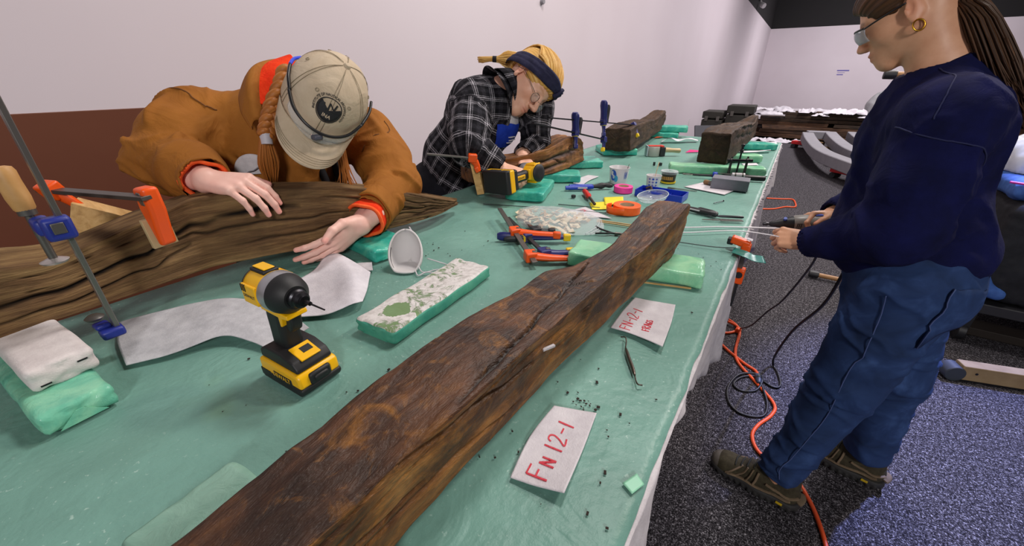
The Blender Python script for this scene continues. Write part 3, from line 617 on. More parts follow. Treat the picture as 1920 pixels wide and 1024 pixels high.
# ================================================================ person 1: tan jacket
def tan_person():
    H=HF((-.962,.607,1.312),(.520,-.679,-.544),(.762,.102,.639),1.0)
    NB=np.array((-1.15,.60,1.30)); RS=np.array((-1.30,.455,1.275)); LS=np.array((-1.115,.835,1.215)); RE=np.array((-1.225,.345,1.200)); RW=np.array((-1.015,.338,1.178)); LE=np.array((-.965,.80,1.085)); LW=np.array((-.868,.588,1.034))
    HP=np.array((-1.50,.68,.90)); CH=np.array((-1.235,.625,1.175)); WA=np.array((-1.37,.655,1.02))
    body=head_prims(H)+[('c',H((-.03,0,-.03)),NB,.046,.050,.03)]
    V1,Q1=sdf(body,.004); T1=head_tint(V1,H,brows=True)
    hr,t1=hand_prims(RW,(.82,.38,-.06),(.22,-.25,.95),'R',[(38,26,16),(40,26,16),(42,26,16),(46,26,16)],[(.018,.018,-.010),(.045,.044,-.018),(.074,.056,-.028),(.098,.060,-.036)],.93,.35)
    hr.insert(0,('c',RE,RW,.04,.028,.0)); V2,Q2=sdf(hr,.0023,lo=RW-.12,hi=RW+.24); T2=skin_hands(t1,V2)
    hl,t2=hand_prims(LW,(-.16,-.83,-.36),(.90,-.20,-.38),'L',[(10,12,8),(8,10,8),(8,10,8),(12,12,8)],[(.016,.020,-.006),(.042,.046,.004),(.076,.056,.014),(.106,.052,.022)],.95,.5)
    hl.insert(0,('c',LE,LW,.04,.028,.0)); V3,Q3=sdf(hl,.0023,lo=LW-.22,hi=LW+.10); T3=skin_hands(t2,V3)
    RK,LK=np.array((-1.46,.66,.48)),np.array((-1.44,.86,.48)); RA,LA=np.array((-1.55,.64,.09)),np.array((-1.52,.88,.09))
    tor=[('c',HP,WA,.13,.115,0),('c',WA,CH,.115,.13,.05),('c',RS,LS,.05,.05,.06),('c',RS,RE,.046,.04,.03),('c',LS,LE,.046,.04,.03),('c',CH,NB,.1,.06,.05),
      ('c',HP+(0,-.08,0),RK,.085,.058,.04),('c',HP+(0,.08,0),LK,.085,.058,.04),('c',RK,RA,.056,.04,.02),('c',LK,LA,.056,.04,.02)]
    V4,Q4=sdf(tor,.012); 
    V,Q,A=join([(V1,Q1,T1),(V2,Q2,T2),(V3,Q3,T3),(V4,Q4,np.ones((len(V4),4)))])
    o=npmesh('person',V,Q,SK1,None,180,{'tint':('FLOAT_COLOR',A)})
    tag(o,'person in tan work jacket and cream cap bending over the curved timber','person')
    TAN=fabric('tan_canvas','8F5820','9E6426',9,.8,700,.3,wear='AE7230',wr=.5,wsc=13); FL=fabric('orange_fleece','E02E10','F2451C',40,.95,260,.8)
    # jacket
    J=[('c',HP+(.03,-.02,.08),WA,.15,.14,0),('c',WA,CH,.14,.15,.06),('e',CH+(.05,-.04,-.02),(.14,.15,.15),None,.06),('c',RS,LS,.07,.066,.07),('c',CH,NB-(.02,0,.02),.12,.078,.06),
       ('c',RS,RS*.45+RE*.55,.082,.084,.04),('c',RS*.45+RE*.55,RE,.084,.074,.02),('e',RE+(-.02,-.045,.0),(.045,.04,.04),None,.025),('c',RE,RE*.35+RW*.65,.072,.060,.025),('c',RE*.35+RW*.65,RW*.93+RE*.07,.060,.052,.02),
       ('c',LS,LS*.45+LE*.55,.080,.078,.04),('c',LS*.45+LE*.55,LE,.078,.066,.02),('e',LE+(.0,.028,-.012),(.045,.045,.05),None,.025),('c',LE,LE*.30+LW*.70,.066,.055,.02),
       ('-c',RW*.93+RE*.07,RW+(RW-RE)*.3,.045,.05,.004),('-c',LE*.3+LW*.7,LW+(LW-LE)*.3,.046,.055,.004),('-c',NB+(0,0,.0),H((-.02,0,-.04)),.062,.07,.01)]
    V,Q=sdf(J,.0046)
    bones=[(HP,CH,.17,0),(RS,RE,.08,0),(RE,RW,.06,.3),(LS,LE,.08,0),(LE,LW,.06,.3),(RS,LS,.08,0)]
    U=bone_uv(V,bones); de=np.minimum(seg_d(V,RE,RE)[0],seg_d(V,LE,LE)[0]); mk=.25+1.1*np.exp(-(de/.10)**2)+.5*np.exp(-(np.minimum(seg_d(V,RS,RS)[0],seg_d(V,LS,LS)[0])/.1)**2)
    V=cloth_folds(V,Q,U,.011,19,3,3,mk); V=smoothmesh(V,Q,1)
    N=vnorm(V,Q)
    fl=[([RE+(.06,-.05,.02),RE*.6+RS*.4+(.13,-.02,.0),RS*.6+RE*.4+(.16,.06,-.05)],.010,-.010),([RS+(.02,-.05,.06),RE+(.05,-.06,.07)],.012,.007),([RE+(-.03,-.07,.02),RE*.5+RW*.5+(-.02,-.06,-.03)],.010,.008),([RE*.5+RW*.5+(0,-.03,.06),RE*.3+RW*.7+(.02,-.05,-.01)],.009,.007),([LE+(.03,.05,.06),LE+(.06,.02,-.02)],.008,.008),([LE*.5+LW*.5+(.06,.02,.04),LE*.5+LW*.5+(.05,.04,-.03)],.008,.006),([RS+(.09,.03,.02),RS*.5+RE*.5+(.08,.02,.03),RE+(.07,.02,.02)],.016,.008),([RE+(.05,.03,.05),RE*.5+RW*.5+(0,0,.065)],.012,.009),([RS+(.1,.06,-.05),RE+(.12,.08,-.03)],.014,-.012),
        ([LS+(.04,-.02,.07),LS*.4+LE*.6+(.06,0,.03),LE+(.06,-.02,.03)],.014,.008),([LE+(.06,-.03,.05),LE+(.07,.03,-.01)],.010,.010),([LE+(.05,-.05,.06),LE+(.065,-.02,.0)],.009,-.008),([CH+(.15,-.08,-.02),CH+(.14,-.02,.09)],.018,.010),([CH+(.17,.02,-.06),NB+(.08,-.02,-.03)],.012,.010),
        ([RE+(-.03,-.06,.06),RE+(.05,-.05,.0)],.010,.008),([LS+(.02,.06,.04),LE+(.03,.06,.05)],.012,.007)]
    V=folds(V,Q,[(a,b*.8,c*1.7) for a,b,c in fl],N); npmesh('jacket',V,Q,TAN,o)
    # seams of the jacket as raised cords following its surface
    def cord(pts,off,name,mat,r=.0016,n=60):
        P=cr(pts,n); S=V[::3]; nn=N[::3]; out=[]
        for p in P:
            k=np.argmin(((S-p)**2).sum(1)); out.append(S[k]+nn[k]*off)
        out=np.array(out); k=np.ones(7)/7; out=np.stack([np.convolve(np.pad(out[:,j],3,'edge'),k,'valid') for j in range(3)],1)
        m=MB(); m.tube(out,r,6); return m.build(name,mat,o,sm=180)
    SEAM=plain('tan_thread','6E4216',.8)
    ax=H((-.03,0,-.03))-NB
    cord([RS+(.10,.02,.03),RS+(.10,-.01,.06),RS+(.05,-.03,.09),RS+(-.04,-.05,.08)],.001,'shoulder_seam',SEAM); cord([RS+(.09,.0,.045),(RS+NB)/2+(.10,0,.06),NB+(.05,-.03,.07)],.001,'yoke_seam',SEAM)
    cord([LS+(.08,.02,.05),LS+(.09,.0,.0),LS+(.08,-.06,-.05)],.001,'shoulder_seam',SEAM)
    # collar and fleece lining
    ax=ax/np.linalg.norm(ax); nb=NB+ax*.012
    fn=lambda a:.004*np.sin(a*3+1)
    rr=[(-.04,.082),(-.018,.074),(-.002,.070),(.012,.071),(.012,.0745),(.004,.080),(-.018,.089),(-.044,.098)]
    NL=cr([(-1.13,.70,1.405),(-1.115,.630,1.413),(-1.095,.552,1.402),(-1.062,.506,1.368),(-1.030,.480,1.288)],30); MI=cr([(-1.15,.70,1.39),(-1.13,.607,1.408),(-1.105,.528,1.385),(-1.068,.488,1.342),(-1.034,.472,1.281)],30); OU=cr([(-1.18,.70,1.36),(-1.158,.595,1.385),(-1.115,.508,1.352),(-1.075,.474,1.306),(-1.035,.468,1.268)],30); IN=cr([(-1.13,.70,1.37),(-1.115,.640,1.385),(-1.10,.575,1.37),(-1.075,.535,1.335),(-1.04,.50,1.27)],30)
    V5=np.concatenate([cr([IN[k],NL[k],MI[k],OU[k]],14) for k in range(30)]); ii=np.arange(420).reshape(30,14); q5=np.stack([ii[:-1,:-1],ii[1:,:-1],ii[1:,1:],ii[:-1,1:]],-1).reshape(-1,4)
    cl=npmesh('collar',V5,q5,TAN,o,180); md=cl.modifiers.new('s','SOLIDIFY'); md.thickness=.005
    m=MB(); m.tube([OU[k]*.86+MI[k]*.14+(NL[k]-OU[k])*0+np.array((.003,-.003,.003)) for k in range(30)],.0012,6); m.build('collar_stitching',SEAM,o,sm=180)
    ring_band('fleece_collar',[circ(nb+ax*z+np.array((.005,-.003,.0)),ax,r,48,fn=fn) for z,r in[(-.03,.060),(.01,.062),(.050,.067),(.074,.072),(.078,.069),(.072,.063),(.03,.056)]],FL,o,th=.004)
    V5=np.concatenate([cr(r_,16) for r_ in([(-1.115,.64,1.425),(-1.10,.56,1.402),(-1.075,.515,1.36),(-1.05,.50,1.32)],[(-1.085,.63,1.428),(-1.075,.565,1.400),(-1.058,.53,1.36),(-1.042,.515,1.318)],[(-1.06,.62,1.40),(-1.045,.575,1.38),(-1.04,.55,1.345),(-1.04,.53,1.31)])]); ii=np.arange(48).reshape(3,16); q5=np.stack([ii[:-1,:-1],ii[1:,:-1],ii[1:,1:],ii[:-1,1:]],-1).reshape(-1,4)
    fp=npmesh('fleece_collar',V5,q5,FL,o,180); md=fp.modifiers.new('s','SOLIDIFY'); md.thickness=.004; md=fp.modifiers.new('u','SUBSURF'); md.levels=md.render_levels=2
    def cuff(W,E,mat,name,off,r,L,fl=.006,seed=0):
        d=(W-E)/np.linalg.norm(W-E); c=W+d*off
        f2=lambda a:.003*np.sin(a*2+seed)+.002*np.sin(a*5+seed)
        ring_band(name,[circ(c+d*(L*t),d,r+fl*t,44,fn=f2) for t in np.linspace(0,1,7)]+[circ(c+d*(L-.003),d,r+fl-.006,44,fn=f2)],mat,o,th=.004)
    cuff(RW,RE,FL,'fleece_cuff',-.045,.037,.036,.006,1); cuff(LW,LE,FL,'fleece_cuff',-.062,.044,.040,.006,2)
    RIM=fabric('orange_trim','F25A28','FF6E38',40,.9,500,.4)
    cuff(RW,RE,RIM,'cuff_trim',-.012,.0425,.007,.001,1); cuff(LW,LE,RIM,'cuff_trim',-.025,.0495,.007,.001,2)
    cuff(LW,LE,TAN,'rolled_cuff',-.105,.060,.050,.001,4)
    # chest pocket and placket
    m=MB(); pc=CH+np.array((.118,-.150,-.028)); fwv=np.array((.80,-.58,-.2)); d,s,u=frame(fwv,(.1,0,1))
    for i in range(9):
        pass
    tp=[(-.055,.028),(.055,.034),(.055,-.06),(-.055,-.06)]
    m.add([pc+s*-x+u*y+d*(.012 if y>0 else 0) for x,y in tp]+[pc+s*-x+u*y-d*.02 for x,y in tp],[(0,1,2,3),(7,6,5,4),(0,4,5,1),(1,5,6,2),(2,6,7,3),(3,7,4,0)]); m.build('chest_pocket',TAN,o,bev=.008,seg=3)
    m=MB(); P=cr([NB+(.085,-.01,-.01),CH+(.17,-.02,.05),CH+(.19,.0,-.06),CH+(.17,.01,-.16)],24); m.tube(P,.012,8,flat=.5); m.build('zip_placket',DARK,o,sm=180)
    # dark shirt front in the open jacket
    m=MB(); P=cr([NB+(.07,.02,-.02),CH+(.17,.035,.03),CH+(.185,.05,-.07),CH+(.16,.06,-.16)],20); m.tube(P,[.02]*3+[.03]*17,10,flat=.4); m.build('dark_shirt',DARK,o,sm=180)
    # trousers and boots (behind the table)
    JN=fabric('work_trousers','2A2A30','33333A',20)
    TR_=[('c',HP+(0,-.08,0),RK,.115,.085,.03),('c',HP+(0,.08,0),LK,.115,.085,.03),('c',RK,RA+(0,0,.02),.085,.075,.03),('c',LK,LA+(0,0,.02),.085,.075,.03),('e',HP,(.15,.19,.14),None,.05)]
    Vt,Qt=sdf(TR_,.012); npmesh('trousers',Vt,Qt,JN,o)
    for A_ in(RA,LA):
        Vb,Qb=sdf([('c',A_+(-.02,0,-.04),A_+(.15,-.02,-.05),.045,.04,0),('c',A_,A_+(0,0,.06),.05,.05,.03),('-b',A_+(.05,0,-.14),(.3,.2,.05),None,0,0)],.007); npmesh('boot',Vb,Qb,DARK,o)
    # hair under the cap, braid on the right side
    HM=hairmat('ginger_hair','7A4218','A8662C','C88A48')
    def hair_mesh(name,prims,vx,par,seed,hd,amp=.003):
        Vh,Qh=sdf(prims,vx); N_=vnorm(Vh,Qh); p=hd.loc(Vh); g=np.stack([p[:,0]*.6,np.arctan2(p[:,1],p[:,2])*.12,p[:,0]*0],1)
        Vh=Vh+N_*(amp*fbm(np.stack([g[:,0]*8,g[:,1]*120,g[:,2]],1),3,seed))[:,None]; return npmesh(name,Vh,Qh,HM,par,180,{'grain':('FLOAT_VECTOR',g)})
    hp=[('e',H((-.018,0,.02)),(.098,.080,.082),H.R,0),('c',H((-.06,-.03,-.02)),H((-.05,-.06,-.06)),.035,.022,.03),('-b',H((.085,0,-.05)),(.055,.12,.12),H.R,.01,.01)]
    hair_mesh('hair',hp,.004,o,3,H)
    b0=H((-.045,-.082,-.035)); path=cr([(-1.03,.579,1.391),(-1.015,.549,1.357),(-1.0,.511,1.319),(-.99,.485,1.285),(-.985,.468,1.259)],60); m=MB()
    L=len(path); 
    ax1,s1,u1=frame(path[-1]-path[0],(1,0,0)); gr=[]
    for ph in(0,2*PI/3,4*PI/3):
        tt=np.linspace(0,1,L); a=tt*PI*6+ph; w_=.0125*(1-.25*tt)
        m.tube(path+np.outer(np.sin(a)*w_,s1)+np.outer(np.sin(2*a)*w_*.55,u1),.0115*(1-.2*tt),10)
    ob=m.build('braid',HM,o,sm=180)
    at=ob.data.attributes.new('grain','FLOAT_VECTOR','POINT'); nv=len(ob.data.vertices); at.data.foreach_set('vector',np.stack([np.repeat(np.tile(np.linspace(0,.2,L),3),10),np.tile(np.arange(10)*.004,3*L),np.zeros(nv)],1).astype(np.float32).ravel())
    e=path[-1]; m=MB(); m.tube([e-(0,0,-.004),e+(.003,-.003,-.018)],[.0125,.012],16); m.build('hair_tie',plain('hair_tie','B9B4BC',.5),o)
    r=np.random.RandomState(2); ps=[]
    for k in range(90):
        a=r.uniform(0,2*PI); q=math.sqrt(r.rand()); o1=np.array((math.cos(a)*.3,math.sin(a),0))*q
        ps.append(cr([e+o1*.010,e+(-.004,-.003,-.03)+o1*.018,e+(-.012,-.003,-.065)+o1*.025,e+(-.02,-.004,-.115+.03*r.rand())+o1*.014],9))
    st=strands('braid_tail',ps,.0027,HM,o,5)
    ps=[]
    for k in range(50):
        a=H((.02+.03*r.rand(),.06+.02*r.rand(),-.05)); ps.append(cr([a,a+(.0,.0,-.05),a+(.01*r.randn(),.01*r.randn(),-.11-.03*r.rand())],7))
    strands('loose_hair',ps,.0024,HM,o,5)
    # cap
    CAP=fabric('cream_twill','BCA98F','CAB89F',16,.85,900,.25,wear='D4C5AF')
    rf,rl,ru=.113,.093,.119; nu,nvv=72,26; Vc=[];
    for j in range(nvv):
        ph=j/(nvv-1)*(PI/2+.16)
        for i in range(nu):
            th=2*PI*i/nu; seam=.0012*np.exp(-((((th+PI/6)%(PI/3))-PI/6)/.05)**2)*math.sin(min(ph,PI/2)); wob=.003*math.sin(th*5+1)*math.sin(ph*3)*(ph>.4)
            k=1-seam+wob*.3; z=math.cos(ph)*ru
            Vc.append((math.sin(ph)*math.cos(th)*rf*k-.008,math.sin(ph)*math.sin(th)*rl*k,z*k+.012))
    Vc=np.array(Vc); ii=np.arange(nu*nvv).reshape(nvv,nu); q=np.stack([ii[:-1],ii[1:],np.roll(ii[1:],-1,1),np.roll(ii[:-1],-1,1)],-1).reshape(-1,4)
    lump=fbm(Vc*30,3,6)*.0022; Vc=Vc*(1+lump[:,None]/.1); Wc=H.many(Vc)
    capo=npmesh('cap',Wc,q,CAP,o,180); md=capo.modifiers.new('s','SOLIDIFY'); md.thickness=.002
    # brim
    Vb=[];nb1,nb2=40,14
    for j in range(nb2):
        f=j/(nb2-1)
        for i in range(nb1):
            th=math.radians(-72+144*i/(nb1-1)); x0=math.cos(th)*rf-.008; y0=math.sin(th)*rl; ext=.078*(math.cos(th*1.18)**.55 if abs(th*1.18)<PI/2 else 0)
            x=x0+ext*f; y=y0*(1-.06*f); z=-.004-.9*ext*f*.28-2.6*y*y*(.3+.7*f)*1.6+.010
            Vb.append((x,y,z-.006))
    ii=np.arange(nb1*nb2).reshape(nb2,nb1); q=np.stack([ii[:-1,:-1],ii[1:,:-1],ii[1:,1:],ii[:-1,1:]],-1).reshape(-1,4)
    br=npmesh('cap_brim',H.many(Vb),q,CAP,capo,180); md=br.modifiers.new('s','SOLIDIFY'); md.thickness=.003
    for f in(.72,.8,.88,.96):
        m=MB(); m.tube([H(np.array(Vb).reshape(nb2,nb1,3)[min(int(f*(nb2-1)),nb2-1)][i]+np.array((0,0,.0022))) for i in range(3,nb1-3)],.0006,4); m.build('brim_stitching',plain('cap_thread','94876F',.8),capo,sm=180)
    def onc(th,ph,off=0):
        return H((math.sin(ph)*math.cos(th)*(rf+off)-.008,math.sin(ph)*math.sin(th)*(rl+off),math.cos(ph)*(ru+off)+.012))
    m=MB(); c=onc(0,0,.001); m.lathe([(.0001,.006),(.005,.005),(.008,.001),(.0085,-.002)],c,H.u,16); m.build('cap_button',CAP,capo)
    TH=MATS['cap_thread']
    for k in range(6):
        for dth in(-.05,.05):
            m=MB(); m.tube([onc(k*PI/3+dth*(1 if ph>.5 else ph*2),ph,.0012) for ph in np.linspace(.1,PI/2+.1,24)],.0006,4); m.build('panel_seam',TH,capo,sm=180)
        m=MB(); cc=onc(k*PI/3+PI/6,.85,.0012); nn=cc-H((-.008,0,.012)); dd,ss,uu=frame(nn); m.tube([cc+ss*.0035*math.cos(a)+uu*.0035*math.sin(a) for a in np.linspace(0,2*PI,17)],.0010,5); m.build('eyelet',TH,capo,sm=180)
    # round emblem with ship and lettering on the front of the crown
    INK=plain('black_thread','191A1E',.7); CRM=CAP
    def emb(x,y,off):   # local patch coordinates in metres -> crown surface
        return onc(x/ (rl*1.0)/max(math.sin(1.02-y/rf),.3), 1.02-y/rf*1.0, off)
    def disc(name,r0,r1,off,mat,a0=0,a1=2*PI,n=56):
        V_=[];F=[]
        for i in range(n+1):
            a=a0+(a1-a0)*i/n
            for r_ in np.linspace(r0,r1,5): V_.append(emb(r_*math.cos(a),r_*math.sin(a),off))
        F=[(i*5+j,i*5+j+1,(i+1)*5+j+1,(i+1)*5+j) for i in range(n) for j in range(4)]
        mm=MB(); mm.add(V_,F); ob=mm.build(name,mat,capo,sm=180); 
        md=ob.modifiers.new('s','SOLIDIFY'); md.thickness=.0008; return ob
    disc('emblem_ring',.0245,.0262,.0028,INK)
    disc('emblem_sea',.0001,.0235,.0028,INK,PI*1.02,PI*1.98); disc('emblem_sea',.0001,.0235,.0028,INK,PI*.80,PI*1.05); disc('emblem_sea',.0001,.0235,.0028,INK,-PI*.05,PI*.14)
    def stroke(pts,wd,off,mat,name,par,mp):
        pts=[np.array(p,float) for p in pts]; V_=[];m_=MB()
        for i,p in enumerate(pts):
            d_=pts[min(i+1,len(pts)-1)]-pts[max(i-1,0)]; d_=d_/(np.linalg.norm(d_)+1e-9); nn=np.array((-d_[1],d_[0]))*wd/2
            V_+= [mp(*(p+nn),off),mp(*(p-nn),off),mp(*(p+nn),off-.0015),mp(*(p-nn),off-.0015)]
        F=[]
        for i in range(len(pts)-1):
            a=i*4;b=a+4; F+=[(a,b,b+1,a+1),(a+2,a+3,b+3,b+2),(a,a+2,b+2,b),(a+1,b+1,b+3,a+3)]
        m_.add(V_,F); return m_
    hull=[[(-.014,.004),(-.006,-.001),(.008,-.002),(.014,.001)],[(-.002,-.002),(-.002,.012)],[(-.002,.012),(.009,.001)],[(-.010,.004),(-.011,.009)],[(.006,0),(.009,.014)]]
    mm=MB()
    for st_ in [[(a*1.25,b*1.25) for a,b in q] for q in hull]: q_=stroke(st_,.0026,.0036,INK,'x',capo,emb); mm.add(q_.v,q_.f)
    mm.build('emblem_ship',INK,capo,sm=0)
    def glyphs(text,size,place,name,mat,par,depth=.0006):
        cu=bpy.data.curves.new('t','FONT'); cu.body=text; cu.size=size; cu.align_x='CENTER'; cu.align_y='CENTER'; cu.extrude=0; cu.offset=size*.018; cu.resolution_u=2
        ob=bpy.data.objects.new('t',cu); COL.objects.link(ob); dg=bpy.context.evaluated_depsgraph_get(); me=bpy.data.meshes.new_from_object(ob.evaluated_get(dg)); bpy.data.objects.remove(ob)
        for v in me.vertices: v.co=Vector(place(v.co.x,v.co.y))
        ob=link(name,me,mat,par,0); me.materials.clear(); me.materials.append(mat); return ob
    mm=glyphs('INA',.0105,lambda x,y:emb(x,y-.0125,.0040),'emblem_letters',CRM,capo)
    txt='INSTITUTE OF NAUTICAL ARCHAEOLOGY'
    def arc(x,y):
        a=math.radians(90)-x/.031; r_=.031+y; return emb(r_*math.cos(a),r_*math.sin(a),.0030)
    glyphs(txt,.0066,arc,'emblem_letters',INK,capo)
    # safety glasses pushed up on the cap: blue tips, black frame, clear lens
    g=thing('safety_glasses','safety glasses with blue temple tips resting on the cream cap','glasses',tuple(H((.06,0,.06))))
    inv=Vector(g.location)
    BLUE=plain('blue_rubber','1E3FD8',.4); BLKP=plain('black_plastic','17171A',.35)
    def gm(name,mat,pts,r,flat=None,sm=180):
        m=MB(); m.tube([np.array(p)-np.array(inv) for p in pts],r,10,flat=flat); return m.build(name,mat,g,sm=sm)
    rt=[onc(th,ph,.006) for th,ph in[(-2.2,1.40),(-1.9,1.32),(-1.6,1.25)]]; tm=[onc(th,ph,.006) for th,ph in[(-1.6,1.25),(-1.25,1.25),(-.95,1.30)]]
    gm('temple_tip',BLUE,cr(rt,12),.0036); gm('temple',BLKP,cr(tm,12),.0036)
    fr=cr([onc(-.95,1.30,.008),onc(-.6,1.38,.012),onc(-.2,1.42,.016),onc(.2,1.42,.016),onc(.6,1.36,.012),onc(1.0,1.22,.008)],40); gm('frame',BLKP,fr,.0034)
    gm('temple',BLKP,cr([onc(1.0,1.22,.008),onc(1.4,1.12,.006),onc(1.7,1.05,.006)],12),.0034)
    lw=[[],[]]
    nl=24; Vl=[]; 
    for i in range(nl):
        p=fr[int(4+i*(len(fr)-9)/(nl-1))]
        for j in range(5): Vl.append(p+ (H.f*.25-H.u*.8)*(.030*j/4)*(1-abs(i/(nl-1)-.5)*.5)-np.array(inv))
    F=[(i*5+j,i*5+j+1,(i+1)*5+j+1,(i+1)*5+j) for i in range(nl-1) for j in range(4)]
    m=MB(); m.add(Vl,F); lo_=m.build('lens',GLASS,g,sm=180); md=lo_.modifiers.new('s','SOLIDIFY'); md.thickness=.0012
    m=MB(); c=fr[20]-np.array(inv); m.box(tuple(c-H.u*.012+H.f*.004),(.02,.02,.012)); m.build('nose_pad',plain('grey_rubber','4A4C58',.5),g,bev=.004)
    # white dust mask tucked in the chest pocket
    mk=[];n1,n2=24,10
    for j in range(n2):
        f=j/(n2-1)
        for i in range(n1):
            a=PI*i/(n1-1); rr_=.048*math.sin(f*PI/2); mk.append(pc+d*(.012+.012*math.cos(f*PI/2))+s*(-.008-rr_*math.cos(a)*.9)+u*(.018+rr_*math.sin(a)*1.0))
    ii=np.arange(n1*n2).reshape(n2,n1); q=np.stack([ii[:-1,:-1],ii[1:,:-1],ii[1:,1:],ii[:-1,1:]],-1).reshape(-1,4)
    mo=npmesh('dust_mask',np.array(mk),q,FLEECE,None,180); md=mo.modifiers.new('s','SOLIDIFY'); md.thickness=.003
    tag(mo,'white dust mask tucked into the tan jacket chest pocket','mask')
    m=MB(); m.tube([pc+d*.03+s*x+u*y for x,y in((-.03,.045),(-.01,.03),(.0,.028),(.012,.02))],.0012,5); m.build('mask_strap',plain('strap_grey','8A8890',.6),mo,sm=180)
    return o,glyphs,stroke
p1o,glyphs,stroke=tan_person()
def clothes(name,prims,vx,bones,mat,parent,amp=.006,fa=20,fb=3,seed=0,joints=(),fl=(),smooth=1,base=.3,jr=.1,jamp=1.0):
    V,Q=sdf(prims,vx); U=bone_uv(V,bones); mk=np.full(len(V),base)
    for j in joints: mk+=jamp*np.exp(-(np.linalg.norm(V-np.asarray(j),axis=1)/jr)**2)
    V=cloth_folds(V,Q,U,amp,fa,fb,seed,mk); V=smoothmesh(V,Q,smooth)
    N=vnorm(V,Q)
    if fl: V=folds(V,Q,fl,N)
    o=npmesh(name,V,Q,mat,parent,180,{'grain':('FLOAT_VECTOR',U)}); return o,V,vnorm(V,Q)
def on_surface(V,N,pts,off,n=60,sm=7):
    P=cr(pts,n); out=[]
    for p in P:
        k=np.argmin(((V-p)**2).sum(1)); out.append(V[k]+N[k]*off)
    out=np.array(out); k=np.ones(sm)/sm; h=sm//2
    return np.stack([np.convolve(np.pad(out[:,j],h,'edge'),k,'valid') for j in range(3)],1)
def seam(V,N,pts,off,name,mat,parent,r=.0014,n=60):
    m=MB(); m.tube(on_surface(V,N,pts,off,n),r,6); return m.build(name,mat,parent,sm=180)
def hairshell(name,prims,vx,mat,par,seed,hd,amp=.003,ctr=(0,0,0),axis='f'):
    Vh,Qh=sdf(prims,vx); N_=vnorm(Vh,Qh); p=hd.loc(Vh)-np.array(ctr)
    if axis=='f': g=np.stack([p[:,0],np.arctan2(p[:,1],p[:,2])*.12,0*p[:,0]],1)
    else: g=np.stack([np.linalg.norm(p[:,[0,2]],axis=1)*.6,p[:,1]*1.0+.05*np.arctan2(p[:,0],p[:,2]),0*p[:,0]],1)
    Vh=Vh+N_*(amp*fbm(np.stack([g[:,0]*7,g[:,1]*110,g[:,2]],1),3,seed))[:,None]
    return npmesh(name,Vh,Qh,mat,par,180,{'grain':('FLOAT_VECTOR',g)})
def set_grain(ob,k):
    me=ob.data; n=len(me.vertices); at=me.attributes.new('grain','FLOAT_VECTOR','POINT'); co=np.zeros(n*3,np.float32); me.vertices.foreach_get('co',co)
    ring=np.arange(n)//k; at.data.foreach_set('vector',np.stack([ring*.006,(ring//9)*.013+(np.arange(n)%k)*.002,0*ring],1).astype(np.float32).ravel())
# ================================================================ person 2: plaid shirt
def plaidmat():
    t=NT('plaid_flannel'); a=t.n('Attribute',attribute_name='grain').outputs['Vector']; sp=t.n('SeparateXYZ'); t.l(a,sp.inputs[0])
    def band(o,per,off):
        f=t.math('FRACT',t.math('ADD',t.math('DIVIDE',o,per),off))
        return t.ramp(f,[(0,'000000'),(.06,'9A969E'),(.10,'000000'),(.16,'C8C4CC'),(.22,'000000'),(.28,'A8A4AC'),(.325,'000000'),(.55,'2A292E'),(.80,'000000')],'CONSTANT')
    w_=t.mix(1,band(sp.outputs[0],.078,.13),band(sp.outputs[1],.066,.37),'ADD'); n=t.noise(t.coord('Object'),140,2,.6)
    c=t.mix(1,'15151A',t.mix(1,w_,t.ramp(n,[(.25,'707070'),(.7,'D8D8D8')]),'MULTIPLY'),'ADD'); t.base(t.mix(.35,c,t.mix(1,c,t.ramp(t.noise(t.coord('Object'),60,2),[(.3,'606060'),(.7,'FFFFFF')]),'MULTIPLY')))
    t.bump(t.noise(t.coord('Object'),600,2),.3,.001); return t.set(rough=.9,spec=.15)
